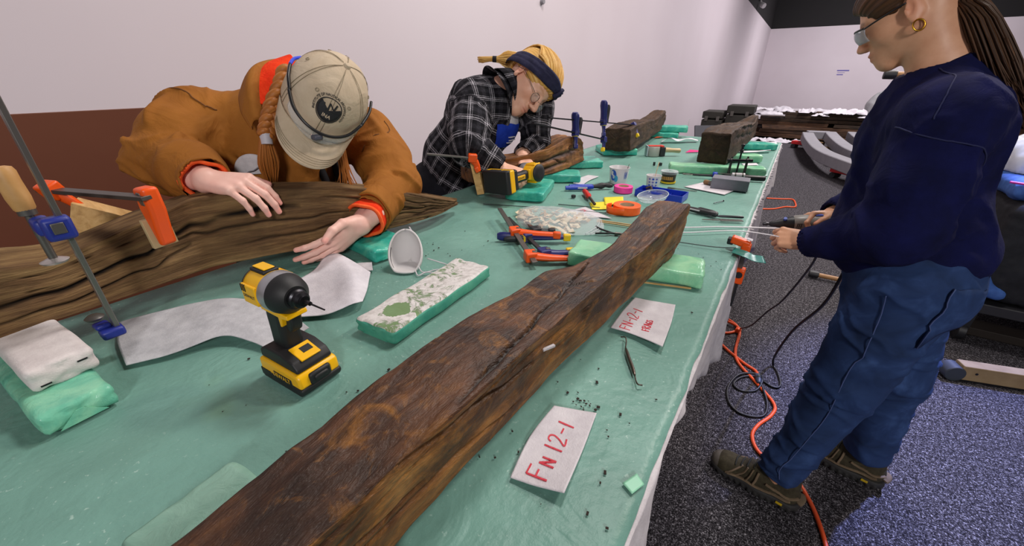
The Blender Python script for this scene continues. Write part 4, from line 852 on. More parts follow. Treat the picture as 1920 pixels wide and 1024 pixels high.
def plaid_person():
    H=HF((-.972,1.575,1.352),(.71,-.304,-.626),(.656,.549,.514),1.06)
    NB=np.array((-1.055,1.50,1.325)); RS=np.array((-1.12,1.365,1.285)); LS=np.array((-.985,1.67,1.25)); RE=np.array((-1.02,1.215,1.135)); RW=np.array((-.918,1.275,1.062)); LE=np.array((-.95,1.61,1.10)); LW=np.array((-.915,1.445,1.072))
    HP=np.array((-1.36,1.43,.90)); CH=np.array((-1.155,1.50,1.20)); WA=np.array((-1.29,1.45,1.03))
    body=head_prims(H)+[('c',H((-.035,0,-.03)),NB,.047,.055,.03),('c',NB,NB+(-.02,0,-.06),.055,.06,.02)]
    V1,Q1=sdf(body,.0035); T1=head_tint(V1,H,brow=(.75,.6,.45))
    hr,t1=hand_prims(RW,(.97,.12,-.22),(.24,-.10,.95),'R',[(55,60,30),(60,62,32),(62,62,32),(62,62,32)],[(.018,.016,-.014),(.045,.034,-.030),(.070,.030,-.045),(.090,.018,-.054)],.98,.6)
    hr.insert(0,('c',RE,RW,.04,.029,.0)); V2,Q2=sdf(hr,.003,lo=RW-.12,hi=RW+.24); T2=skin_hands(t1,V2)
    hl,t2=hand_prims(LW,(.70,-.62,-.30),(.35,-.1,.93),'L',[(30,40,20),(34,44,22),(38,44,24),(42,44,24)],[(.016,.018,-.010),(.040,.042,-.022),(.064,.050,-.040),(.084,.046,-.052)],.98,.6)
    hl.insert(0,('c',LE,LW,.04,.029,.0)); V3,Q3=sdf(hl,.003,lo=LW-.16,hi=LW+.2); T3=skin_hands(t2,V3)
    RK,LK=np.array((-1.32,1.36,.46)),np.array((-1.27,1.56,.46)); RA,LA=np.array((-1.40,1.34,.09)),np.array((-1.36,1.60,.09))
    tor=[('c',HP,WA,.12,.11,0),('c',WA,CH,.11,.115,.05),('c',RS,LS,.045,.045,.06),('c',RS,RE,.045,.04,.03),('c',LS,LE,.045,.04,.03),('c',HP+(-.02,-.07,0),RK,.085,.058,.04),('c',HP+(.02,.07,0),LK,.085,.058,.04),('c',RK,RA,.056,.04,.02),('c',LK,LA,.056,.04,.02)]
    V4,Q4=sdf(tor,.012); V,Q,A=join([(V1,Q1,T1),(V2,Q2,T2),(V3,Q3,T3),(V4,Q4,np.ones((len(V4),4)))])
    o=npmesh('person',V,Q,SK2,None,180,{'tint':('FLOAT_COLOR',A)}); tag(o,'person in black plaid shirt and navy headband drilling the short timber','person')
    eyes(H,o)
    PL=plaidmat(); bones=[(HP,CH,.16,0,(0,-1,0)),(RS,RE,.075,0),(RE,RW,.06,.3),(LS,LE,.075,0),(LE,LW,.06,.3),(RS,LS,.09,.1)]
    J=[('c',HP+(.0,0,-.09),WA,.15,.140,0),('c',WA,CH,.145,.15,.06),('e',CH+(-.01,-.01,.05),(.13,.17,.13),None,.06),('c',RS,LS,.07,.068,.06),('c',CH,NB-(.02,0,.03),.1,.068,.05),
       ('c',RS,RS*.45+RE*.55,.078,.080,.04),('c',RS*.45+RE*.55,RE,.080,.072,.02),('c',RE,RE*.3+RW*.7,.072,.058,.02),('c',RE*.3+RW*.7,RW*.95+RE*.05,.056,.050,.01),
       ('c',LS,LE,.074,.066,.03),('c',LE,LW*.9+LE*.1,.066,.046,.02),
       ('-c',RW*.9+RE*.1,RW+(RW-RE)*.3,.041,.05,.004),('-c',LW*.85+LE*.15,LW+(LW-LE)*.3,.038,.05,.004),('-c',NB+(.01,0,.0),H((-.02,0,-.05)),.046,.058,.01),
       ('-c',NB+(.05,.02,-.02),CH+(.17,.03,-.10),.048,.052,.008)]
    fl=[([RS+(.03,-.07,.03),RE+(.0,-.075,.03)],.016,.010),([RE+(.06,-.06,.05),RE*.5+RW*.5+(.03,-.06,.04)],.012,.010),([RS+(-.07,.02,-.05),WA+(-.02,-.15,.0)],.018,.010),([RS+(-.05,-.04,-.08),HP+(-.02,-.15,.08)],.02,-.010),([WA+(.05,-.14,-.02),HP+(.06,-.15,.0)],.014,.010)]
    shirt,V,N=clothes('plaid_shirt',J,.0055,bones,PL,o,.010,18,3,8,[RE,LE,RS],fl,1)
    ax=H((-.03,0,-.03))-NB; ax/=np.linalg.norm(ax); nb=NB+ax*.024+np.array((.004,.002,0)); U0=[]
    rr=[(-.058,.112),(-.034,.080),(-.005,.062),(.02,.058),(.034,.060),(.030,.068),(.006,.077),(-.024,.088)]
    cb=ring_band('collar',[circ(nb+ax*z,ax,r,48) for z,r in rr],PL,o,th=.003)
    at=cb.data.attributes.new('grain','FLOAT_VECTOR','POINT'); nV=len(cb.data.vertices); at.data.foreach_set('vector',np.stack([np.repeat(np.arange(len(rr))*.018,48)+.02,np.tile(np.arange(48)*.01,len(rr)),np.zeros(nV)],1).astype(np.float32).ravel())
    # t-shirt under the shirt with its blue print
    TS=fabric('white_cotton','C9C8CC','DCDBDF',20); BL=fabric('blue_print','1C3AA8','2648C0',20)
    Vt,Qt=sdf([('c',WA+(.02,0,0),CH,.125,.135,0),('e',CH+(.03,0,.0),(.115,.14,.12),None,.05),('c',CH,NB-(0,0,.02),.1,.055,.05),('-c',NB,H((-.02,0,-.05)),.052,.07,.01)],.008); ts_=npmesh('undershirt',Vt,Qt,TS,o); Nt=vnorm(Vt,Qt)
    ring_band('neckline',[circ(nb+ax*z+(.012,0,0),ax,r,40) for z,r in[(-.03,.060),(-.004,.056),(.0,.053)]],TS,o,th=.003)
    m=MB(); c0=CH+np.array((.12,-.005,-.045)); 
    P=on_surface(Vt,Nt,[CH+(.14,-.06,.02),CH+(.15,.06,-.0)],.002,24,3)
    rows=[on_surface(Vt,Nt,[CH+(.15,-.10,.00-.02*k),CH+(.16,.10,-.02*k-.01)],.004,20,3) for k in range(8)]
    VV=np.concatenate(rows); ii=np.arange(160).reshape(8,20); q=np.stack([ii[:-1,:-1],ii[1:,:-1],ii[1:,1:],ii[:-1,1:]],-1).reshape(-1,4); npmesh('shirt_print',VV,q,BL,ts_,180)
    m=MB()
    for k,(a,b,c_) in enumerate([(3,8,.010),(4,9,.013),(5,8,.008)]):
        r0=rows[a]; m.bar(r0[b]+(.006,0,0),r0[b+3]+(.006,0,0),.004,c_,(1,0,0))
    m.build('print_lettering',TS,ts_,sm=0)
    DN=fabric('dark_trousers','121218','1A1A22',20)
    Vt,Qt=sdf([('c',HP+(-.02,-.07,0),RK,.11,.08,.03),('c',HP+(.02,.07,0),LK,.11,.08,.03),('c',RK,RA+(0,0,.02),.08,.07,.03),('c',LK,LA+(0,0,.02),.08,.07,.03),('e',HP,(.14,.17,.13),None,.05)],.012); npmesh('trousers',Vt,Qt,DN,o)
    Vt,Qt=sdf([('c',HP+(-.01,-.02,-.02),HP+(0,0,-.12),.148,.15,0)],.012); npmesh('shirt_tail',Vt,Qt,fabric('grey_cotton','8A8890','A09EA6',20),o)
    for A_ in(RA,LA):
        Vb,Qb=sdf([('c',A_+(-.02,0,-.04),A_+(.15,-.02,-.05),.045,.04,0),('c',A_,A_+(0,0,.06),.05,.05,.03),('-b',A_+(.05,0,-.14),(.3,.2,.05),None,0,0)],.007); npmesh('shoe',Vb,Qb,DARK,o)
    # hair, headband, ponytail
    HM=hairmat('blond_hair','9A6A2C','D3A354','EBCB86')
    hp=[('e',H((-.014,0,.038)),np.array((.108,.086,.094))*1.06,H.R,0),('e',H((.03,0,.058)),np.array((.072,.070,.060))*1.06,H.R,.03),('c',H((-.09,0,.0)),H((-.115,0,-.01)),.05,.03,.03),('-e',H((.125,0,-.035)),np.array((.080,.12,.085))*1.06,H.R,.012),('-b',H((.02,0,-.085)),(.09,.12,.075),H.R,.01,.01),('-e',H((-.006,.085,-.01)),(.026,.03,.036),H.R,.008),('-e',H((-.006,-.085,-.01)),(.026,.03,.036),H.R,.008)]
    hairshell('hair',hp,.004,HM,o,4,H,.0055)
    r=np.random.RandomState(7); ps=[]
    for k in range(150):   # combed strands lying over the crown, from the forehead back to the tie
        y=r.uniform(-1,1); s0=.002+.006*r.rand(); P=[]
        for t_ in np.linspace(0,1,9):
            ph=math.radians(62-150*t_); rx,rz=.112+s0,.100+s0; yy=y*(.075+.018*math.sin(PI*min(1,t_*1.2)))*(1-.65*max(0,t_-.45)/.55)
            kx=math.sqrt(max(0,1-(yy/.098)**2)); P.append(H((-.012+math.sin(ph)*rx*kx, yy, .038+math.cos(ph)*rz*kx)))
        ps.append(cr(P,12))
    st=strands('hair_strands',ps,.0030,HM,o,5,.4); set_grain(st,5)
    BND=fabric('navy_band','23233A','33334E',30,.8,500,.4)
    VB=[];nb_,mb=80,9
    for j in range(mb):
        for i in range(nb_):
            a=2*PI*i/nb_; tw=1-.45*np.exp(-((((a+PI)%(2*PI))-PI)/.35)**2); v=(j/(mb-1)-.5)*.056*tw
            pl=.0025*math.sin(j*2.2+3*math.sin(a))
            x,y=math.cos(a),math.sin(a); kf=math.sqrt(max(.05,1-((v*.8)/.1)**2))
            VB.append((-.008+x*(.121+pl)*kf, y*(.0975+pl)*kf, .040+.40*x*.09+v-.030*(1-x)*.3))
    ii=np.arange(nb_*mb).reshape(mb,nb_); q=np.stack([ii[:-1],np.roll(ii[:-1],-1,1),np.roll(ii[1:],-1,1),ii[1:]],-1).reshape(-1,4)
    hb=npmesh('headband',H.many(VB),q,BND,o,180); md=hb.modifiers.new('s','SOLIDIFY'); md.thickness=.003
    m=MB(); c=H((.117,0,.078)); m.tube([c-H.u*.028-H.l*.004,c-H.u*.01,c+H.u*.008,c+H.u*.02-H.f*.006],[.009,.008,.008,.008],12); m.build('band_knot',BND,hb,sm=180)
    tb_=H((-.125,-.01,-.005)); d0=np.array((-.75,-.42,.05)); ps=[]
    for k in range(110):
        a=r.uniform(0,2*PI); q_=math.sqrt(r.rand()); o1=np.array((0,math.cos(a),math.sin(a)))*q_
        ps.append(cr([tb_+o1*.03-d0*.03,tb_+d0*.03+o1*.026+(0,0,.008*r.randn()),tb_+d0*.075+o1*.012,tb_+d0*.115+o1*.009,tb_+d0*(.15+.03*r.rand())+o1*.012+(0,0,-.006)],10))
    st=strands('ponytail',ps,.0034,HM,o,5,.35); set_grain(st,5)
    m=MB(); m.tube([tb_+d0*.085,tb_+d0*.105],[.013,.0125],14); m.build('hair_tie',DARK,o)
    # wire glasses
    WR=plain('wire_frame','6A625A',.3,.8); g=MB(); q=H
    for s in(1,-1):
        cx=.105; P=[H((cx-.006*abs(math.cos(a)),s*(.034+.025*math.cos(a)),-.012+.019*math.sin(a)*(1 if math.sin(a)<0 else .9))) for a in np.linspace(0,2*PI,29)]; g.tube(P,.0011,6)
        g.tube([H((.097,s*.060,-.006)),H((.05,s*.077,.0)),H((0,s*.083,.002)),H((-.022,s*.083,-.010))],.0012,6)
    g.tube(cr([H((.105,-.010,-.008)),H((.110,0,-.004)),H((.105,.010,-.008))],8),.0012,6); gl=g.build('eyeglasses',WR,o,sm=180)
    m=MB()
    for s in(1,-1):
        V_=[H((.104,s*.034,-.012))]+[H((.104-.006*abs(math.cos(a)),s*(.034+.024*math.cos(a)),-.012+.018*math.sin(a))) for a in np.linspace(0,2*PI,28,endpoint=False)]
        m.add(V_,[(0,1+i,1+(i+1)%28) for i in range(28)])
    m.build('lens',GLASS,gl,sm=180)
    return o
p2o=plaid_person()
# ================================================================ person 3: navy sweater
def navy_person():
    H=HF((.170,1.505,1.522),(-.82,.22,-.53),(-.52,.10,.85),.92)
    NB=np.array((.275,1.50,1.395)); LS=np.array((.285,1.335,1.295)); RS=np.array((.275,1.665,1.30)); LE=np.array((.275,1.285,1.035)); LW=np.array((.128,1.40,.938)); RE=np.array((.31,1.70,1.05)); RW=np.array((.178,1.585,.980))
    HP=np.array((.365,1.45,.90)); CH=np.array((.295,1.495,1.20)); WA=np.array((.325,1.47,1.02))
    LK,RK=np.array((.335,1.365,.53)),np.array((.475,1.555,.52)); LA,RA=np.array((.268,1.305,.10)),np.array((.53,1.585,.10))
    body=head_prims(H,.55,.86)+[('c',H((-.03,0,-.035)),NB,.048,.056,.035),('c',H((-.035,.025,-.03)),NB+(-.03,-.03,.0),.022,.03,.04),('c',NB,NB+(.01,0,-.08),.06,.08,.03)]
    V1,Q1=sdf(body,.0028); T1=head_tint(V1,H,lip=(.74,.46,.44))
    hl,t1=hand_prims(LW,(-.92,.22,-.10),(.12,-.72,.62),'L',[(48,52,25),(56,56,28),(60,58,30),(62,58,30)],[(.020,.018,-.010),(.048,.034,-.024),(.074,.026,-.040),(.094,.016,-.048)],.90,.5)
    hl.insert(0,('c',LE,LW,.04,.028,.0)); V2,Q2=sdf(hl,.0023,lo=LW-.19,hi=LW+.12); T2=skin_hands(t1,V2)
    hr,t2=hand_prims(RW,(-.78,-.52,-.06),(-.25,.42,.78),'R',[(45,58,30),(50,60,30),(54,60,30),(58,60,30)],[(.018,.020,-.006),(.045,.040,-.014),(.072,.046,-.026),(.092,.042,-.036)],.92,.5)
    hr.insert(0,('c',RE,RW,.04,.028,.0)); V3,Q3=sdf(hr,.0023,lo=RW-.19,hi=RW+.12); T3=skin_hands(t2,V3)
    tor=[('c',HP,WA,.12,.11,0),('c',WA,CH,.11,.12,.05),('c',RS,LS,.045,.045,.06),('c',RS,RE,.045,.04,.03),('c',LS,LE,.045,.04,.03),('c',HP+(0,-.07,0),LK,.09,.058,.04),('c',HP+(.02,.07,0),RK,.09,.058,.04),('c',RK,RA,.056,.04,.02),('c',LK,LA,.056,.04,.02)]
    V4,Q4=sdf(tor,.012); V,Q,A=join([(V1,Q1,T1),(V2,Q2,T2),(V3,Q3,T3),(V4,Q4,np.ones((len(V4),4)))])
    o=npmesh('person',V,Q,SK3,None,180,{'tint':('FLOAT_COLOR',A)}); tag(o,'standing person in navy sweater and blue jeans holding a grey rotary tool','person')
    eyes(H,o)
    NV=fabric('navy_fleece','0D1034','121648',14,.95,700,.35)
    bones=[(HP,CH,.17,0),(LS,LE,.08,0),(LE,LW,.06,.3),(RS,RE,.08,0),(RE,RW,.06,.3)]
    J=[('c',HP+(-.04,0,.05),HP+(.0,0,.04),.138,.145,0),('c',HP+(-.01,0,.05),WA,.148,.142,.04),('c',WA,CH,.142,.135,.06),('e',CH+(.01,0,.05),(.125,.165,.14),None,.06),('c',RS,LS,.078,.078,.06),('c',CH+(0,0,.06),NB-(.0,0,.02),.12,.076,.06),
       ('c',LS,LS*.5+LE*.5,.085,.086,.04),('c',LS*.5+LE*.5,LE,.086,.080,.02),('c',LE,LE*.4+LW*.6,.078,.062,.03),('c',LE*.4+LW*.6,LW*.97+LE*.03,.060,.046,.015),
       ('c',RS,RE,.083,.076,.04),('c',RE,RW*.95+RE*.05,.074,.046,.02),
       ('-c',LW*.92+LE*.08,LW+(LW-LE)*.3,.037,.05,.004),('-c',RW*.9+RE*.1,RW+(RW-RE)*.3,.038,.05,.004),('-c',NB+(-.005,0,-.01),H((-.02,0,-.05)),.064,.085,.012),('-b',HP+(0,0,-.22),(.4,.4,.16),None,.02,.02)]
    fl=[([LS+(.12,.05,.02),CH+(.14,-.05,-.08),WA+(.12,-.12,.0)],.012,.010),([LS+(.06,-.05,-.10),LE+(.09,-.02,.10)],.012,.008),([LS+(-.06,-.06,-.08),LE+(-.05,-.08,.06)],.013,.007),([WA+(.02,-.16,.02),HP+(.12,-.13,.10)],.012,-.009),([LS+(.03,-.06,.04),LS+(.05,-.09,-.08),LE+(.08,-.03,.05)],.014,.010),([LS+(.10,-.03,-.03),WA+(.11,-.11,.05)],.014,-.012),([LS+(.13,.02,-.02),WA+(.14,-.10,-.02)],.014,.011),([LE+(.08,0,.02),HP+(.12,-.13,.07)],.016,.012),([LE+(.05,-.06,-.03),LE*.4+LW*.6+(.0,-.06,.0)],.010,.008),([CH+(-.12,-.06,.06),WA+(-.15,-.02,.02)],.02,.010),
        ([HP+(.18,-.05,.06),HP+(.02,-.16,.045),HP+(-.15,-.1,.05)],.010,.008)]
    sw,V,N=clothes('sweater',J,.0055,bones,NV,o,.009,12,3,12,[LE,RE,WA],fl,1,.45,.13)
    SE=plain('navy_thread','20254E',.9)
    seam(V,N,[LS+(-.09,-.03,-.02),LS+(-.03,-.09,-.035),LS+(.06,-.09,-.05),LS+(.12,-.03,-.09)],.0008,'armhole_seam',SE,o,.0018)
    seam(V,N,[NB+(-.03,-.06,.0),LS+(-.02,.0,.09),LS+(-.03,-.06,.05),LS+(-.04,-.09,-.0)],.0008,'shoulder_seam',SE,o,.0014)
    ax=H((-.03,0,-.03))-NB; ax/=np.linalg.norm(ax)
    ring_band('collar',[circ(NB+ax*z+np.array((-.004,0,0)),ax,r,48) for z,r in[(-.035,.082),(-.01,.076),(.012,.071),(.016,.068),(.005,.066)]],NV,o,th=.004)
    def rib(W,E,r,L,off):
        d=(W-E)/np.linalg.norm(W-E); c=W+d*off; f2=lambda a:.0012*np.sin(a*26)
        ring_band('ribbed_cuff',[circ(c+d*(L*t),d,r*(1-.08*t),110,fn=f2) for t in(0,.3,.6,.9,1)]+[circ(c+d*L*.95,d,r*.8,110)],NV,o,th=.003)
    rib(LW,LE,.047,.05,-.045); rib(RW,RE,.046,.05,-.05)
    # jeans
    t=NT('blue_denim'); v=t.coord('Object'); n=t.noise(v,9,4,.6,.6); t.base(t.ramp(n,[(.28,'20304F'),(.55,'2C426E'),(.78,'446094')])); wv=t.n('TexWave'); wv.inputs['Scale'].default_value=420; t.l(v,wv.inputs[0]); t.bump(wv.outputs[1],.15,.001); DM=t.set(rough=.85,spec=.2)
    JP=[('e',HP+(.005,0,.0),(.142,.170,.15),None,0),('c',HP+(-.005,-.075,-.03),LK,.115,.090,.04),('c',HP+(.03,.08,-.03),RK,.112,.092,.04),('c',LK,LA+(.0,0,.03),.086,.066,.03),('c',RK,RA+(0,0,.035),.088,.070,.03),('e',HP+(.05,-.03,-.05),(.095,.115,.10),None,.05),('-b',LA+(0,0,-.06),(.1,.1,.075),None,.005,.005),('-b',RA+(0,0,-.055),(.1,.1,.075),None,.005,.005)]
    jb=[(HP+(0,-.07,0),LK,.1,0),(LK,LA,.085,.4),(HP+(.02,.07,0),RK,.1,0),(RK,RA,.085,.4)]
    f2=[([HP+(-.12,-.13,-.10),HP+(.06,-.17,-.16)],.010,.009),([HP+(-.13,-.12,-.15),HP+(.02,-.16,-.22)],.010,.008),([HP+(.14,-.12,-.18),LK+(-.02,-.09,.18)],.014,.011),([HP+(.15,-.10,-.22),LK+(.0,-.09,.08)],.012,.009),([LK+(.09,-.03,.04),LK+(-.03,-.09,.0),LK+(-.09,-.04,.03)],.012,.010),([LK+(.08,-.04,-.06),LK+(-.05,-.08,-.08)],.012,.009),([LA+(.07,-.04,.16),LA+(-.06,-.05,.11)],.011,.009),([LA+(.07,-.04,.08),LA+(-.07,-.04,.06)],.010,.010),([RK+(.09,-.04,-.04),RK+(-.04,-.09,-.08)],.012,.010),([RA+(.08,-.03,.10),RA+(-.05,-.07,.12)],.012,.010),([RK+(.09,-.03,.12),RK+(-.02,-.09,.06)],.012,.009)]
    jo,Vj,Nj=clothes('jeans',JP,.006,jb,DM,o,.010,18,3,21,[LK,RK,LA+(0,0,.08),RA+(0,0,.08),HP+(-.1,-.1,-.1)],f2,1,.4,.12)
    TH=plain('denim_thread','4A5A8A',.8)
    seam(Vj,Nj,[HP+(-.06,-.19,-.02),HP+(-.05,-.2,-.2),LK+(-.03,-.1,.1),LK+(-.03,-.1,-.1),LA+(-.02,-.09,.1),LA+(-.01,-.09,.05)],.0016,'side_seam',TH,o,.0014,90)
    pk=[HP+(.06,-.2,.03),HP+(.055,-.2,-.10),HP+(.10,-.18,-.135),HP+(.16,-.14,-.125),HP+(.175,-.12,.0)]
    P=on_surface(Vj,Nj,[HP+(.06,-.2,.02),HP+(.055,-.2,-.08)],.0,12)
    rows=[on_surface(Vj,Nj,[HP+(.065,-.22,.03-.17*k/9),HP+(.19,-.13,.03-.16*k/9)],.004,14,3) for k in range(10)]
    ii=np.arange(140).reshape(10,14); q=np.stack([ii[:-1,:-1],ii[1:,:-1],ii[1:,1:],ii[:-1,1:]],-1).reshape(-1,4); bp=npmesh('back_pocket',np.concatenate(rows),q,DM,o,180); md=bp.modifiers.new('s','SOLIDIFY'); md.thickness=.004; md.offset=-1
    m=MB(); m.tube([r_[0]+np.array((0,-.002,0)) for r_ in rows],.0014,6); m.build('pocket_stitching',TH,o,sm=180)
    # hiking shoes
    TPE=fabric('taupe_suede','6A5A48','7E6C56',30,.9,500,.4); SOLE=plain('grey_rubber_sole','2E2D2C',.7); MESH=fabric('olive_mesh','3A3528','4A4434',60,.9,900,.6); LACE=plain('dark_lace','23241E',.8); YEL=plain('yellow_tab','C9A81E',.5)
    def shoe(A_,dr,name):
        d=np.array((math.cos(dr),math.sin(dr),0)); s=np.array((-d[1],d[0],0)); up=np.array((0,0,1.)); O=A_*np.array((1,1,0))
        q=lambda x,y,z:O+d*x+s*y+up*z
        pr=[('c',q(-.035,0,.055),q(.05,0,.058),.037,.040,0),('c',q(.05,0,.055),q(.15,.004,.042),.042,.040,.03),('e',q(.165,.004,.040),(.045,.042,.030),np.stack([d,s,up],1),.03),('c',q(-.03,0,.06),q(-.022,0,.105),.036,.042,.02),('c',q(.02,0,.08),q(.075,0,.072),.036,.030,.03),('-c',q(-.012,0,.10),q(-.008,0,.15),.033,.036,.006),('-b',q(.05,0,-.02),(.3,.2,.042),None,0,.0)]
        V,Q=sdf(pr,.0035); sh=npmesh(name,V,Q,MESH,o,180); N=vnorm(V,Q)
        so=[('c',q(-.04,0,.022),q(.05,0,.022),.041,.043,0),('c',q(.05,0,.022),q(.16,.004,.024),.044,.044,.03),('e',q(.17,.004,.03),(.047,.044,.026),np.stack([d,s,up],1),.02),('-b',q(.05,0,.145),(.3,.2,.108),None,0,.004),('-b',q(.05,0,-.05),(.3,.2,.05),None,0,.0)]
        Vs,Qs=sdf(so,.0035); Ns=vnorm(Vs,Qs); a=(Vs-O)@d; Vs=Vs+Ns*(.0022*np.sign(np.sin(a*300))*(Vs[:,2]<.022))[:,None]; npmesh('sole',Vs,Qs,SOLE,sh,180)
        m=MB(); 
        Vc,Qc=sdf([('e',q(.176,.004,.040),(.040,.0425,.033),np.stack([d,s,up],1),0),('-b',q(.05,0,-.02),(.3,.2,.045),None,0,.0),('-e',q(.12,0,.085),(.035,.06,.03),None,.01)],.0035); npmesh('toe_cap',Vc,Qc,SOLE if False else fabric('grey_suede','55504A','625C54',30,.85,400,.3),sh,180)
        for sg in(1,-1):   # suede overlays on both sides
            for k,(x0,x1,w_) in enumerate([(.128,.118,.008),(.100,.098,.008),(.070,.078,.009),(.040,.060,.009)]):
                m=MB(); m.tube(on_surface(V,N,[q(x0+.025,sg*.06,.038),q((x0+x1)/2+.01,sg*.055,.062),q(x1-.005,sg*.026,.095)],.0005,14,3),w_*.8,8,flat=.35); m.build('overlay_strap',TPE,sh,sm=180)
            m=MB(); m.tube(on_surface(V,N,[q(.15,sg*.06,.042),q(.07,sg*.06,.046),q(-.01,sg*.06,.052),q(-.055,sg*.05,.058)],.0005,26,3),.009,8,flat=.4); m.build('heel_strap',TPE,sh,sm=180)
            m=MB(); m.tube(on_surface(V,N,[q(.03,sg*.06,.088),q(.0,sg*.06,.078),q(-.04,sg*.05,.070),q(-.07,sg*.02,.075)],.0005,22,3),.008,8,flat=.4); m.build('ankle_strap',TPE,sh,sm=180)
        m=MB(); m.tube(on_surface(V,N,[q(-.08,.03,.055),q(-.085,0,.06),q(-.08,-.03,.055)],.0005,14,3),.016,8,flat=.3); m.build('heel_counter',TPE,sh,sm=180)
        m=MB(); m.tube([q(-.02+.034*math.cos(a),.036*math.sin(a),.112+.012*math.cos(a)) for a in np.linspace(0,2*PI,25)],.007,8); m.build('padded_collar',TPE,sh,sm=180)
        for k in range(5):
            x=.055+.019*k; z=.108-.011*k; m=MB(); m.tube(on_surface(V,N,[q(x,-.024,z),q(x+.004,0,z+.02),q(x+.002,.024,z)],.002,12,3),.0026,6); m.build('lace',LACE,sh,sm=180)
        
        for sg in(1,-1): m=MB(); m.box(tuple(q(-.025,.0435*sg,.028)),(.004,.02,.009),(0,0,dr-PI/2)); m.build('sole_tab',YEL,sh,bev=.001)
        Vk,Qk=sdf([('c',q(-.012,0,.10),q(-.008,0,.19),.034,.036,0)],.006); npmesh('sock',Vk,Qk,DARK,sh,180)
    shoe(LA+(0.005,0,0),math.radians(170),'shoe'); shoe(RA+(.005,0,0),math.radians(168),'shoe')
    # hair: pulled back, long ponytail
    HM=hairmat('brown_hair','24150C','48301E','70492C')
    hp=[('e',H((-.016,0,.038)),np.array((.100,.081,.090))*.97,H.R,0),('e',H((.035,0,.06)),np.array((.064,.066,.052))*.97,H.R,.03),('c',H((-.06,0,.01)),H((-.10,0,.05)),.055,.03,.03),('-e',H((.118,0,-.035)),np.array((.066,.12,.088)),H.R,.012),('-b',H((.03,0,-.095)),(.095,.12,.078),H.R,.01,.012)]
    for s in(1,-1): hp.append(('-e',H((-.010,.083*s,-.012)),(.026,.026,.036),H.R,.008))
    hairshell('hair',hp,.0035,HM,o,9,H,.004)
    r=np.random.RandomState(3); ps=[]
    for k in range(130):
        y=r.uniform(-1,1); s0=.001+.005*r.rand(); P=[]
        for t_ in np.linspace(0,1,9):
            ph=math.radians(60-135*t_); rx,rz=.100+s0,.090+s0; yy=y*(.072+.012*math.sin(PI*t_))*(1-.75*t_**2)
            kx=math.sqrt(max(0,1-(yy/.088)**2)); P.append(H((-.014+math.sin(ph)*rx*kx,yy,.036+math.cos(ph)*rz*kx)))
        ps.append(cr(P,12))
    st=strands('hair_strands',ps,.0026,HM,o,5,.4); set_grain(st,5)
    tb_=H((-.118,0,.045)); ps=[]
    e1=np.array((.287,1.465,1.50)); e2=np.array((.356,1.452,1.395)); e3=np.array((.418,1.452,1.268))
    for k in range(230):
        a=r.uniform(0,2*PI); q_=math.sqrt(r.rand()); o1=np.array((math.cos(a),math.sin(a),.3*math.sin(a)))*q_; o2=np.array((math.cos(a+.4),math.sin(a+.4),0))*q_; f=r.rand()
        ps.append(cr([tb_-(.02,0,-.0)+o1*.020,tb_+(.045,-.01,.012)+o1*.022,e1+(-.03,.01,.05)+o1*.028,e1+o2*.034,e2+o2*.040,e3+(.01*r.randn(),.008*r.randn(),.07*f)+o2*.030],14))
    st=strands('ponytail',ps,.0034,HM,o,5,.25); set_grain(st,5)
    m=MB(); m.tube([tb_+(.0,0,0),tb_+(.025,-.004,.006)],[.026,.026],16); m.build('hair_tie',plain('lilac_tie','8C86A8',.7),o)
    # earring, safety glasses
    GOLD=plain('gold','D8A53A',.25,1.0); m=MB(); 
    for k in(0,1):
        c=H((-.012,.0815,-.050-.001*k)); m.tube([c+H.u*.0125*math.cos(a)+(H.f*.9+H.l*(.25+.5*k))*.0105*math.sin(a) for a in np.linspace(0,2*PI,33)],.0016,8)
    m.build('hoop_earring',GOLD,o,sm=180)
    BLKP=plain('black_plastic','17171A',.35); CL=filmmat('smoky_lens','B8C4CE',.32)
    g=MB()
    for s in(1,-1): g.tube(cr([H((-.004,.082*s,.014)),H((.03,.081*s,.012)),H((.062,.072*s,.010)),H((.085,.062*s,.008))],14),.0034,8,flat=.6)
    g.tube(cr([H((.085,.062,.010)),H((.105,.04,.014)),H((.112,.0,.016)),H((.105,-.04,.014)),H((.085,-.062,.010))],26),.0026,8); sg=g.build('safety_glasses',BLKP,o,sm=180)
    VV=[];
    top=cr([H((.083,.064,.011)),H((.106,.041,.014)),H((.114,.0,.016)),H((.106,-.041,.014)),H((.083,-.064,.011))],30)
    for i,p in enumerate(top):
        c=abs(i-14.5)/14.5
        for j in range(6): VV.append(p-H.u*(.036*(1-.30*(1-c)**4))*j/5+H.f*.004*math.sin(j/5*PI))
    ii=np.arange(180).reshape(30,6); q=np.stack([ii[:-1,:-1],ii[1:,:-1],ii[1:,1:],ii[:-1,1:]],-1).reshape(-1,4); ln=npmesh('lens',np.array(VV),q,CL,sg,180); md=ln.modifiers.new('s','SOLIDIFY'); md.thickness=.002
    return o
p3o=navy_person()
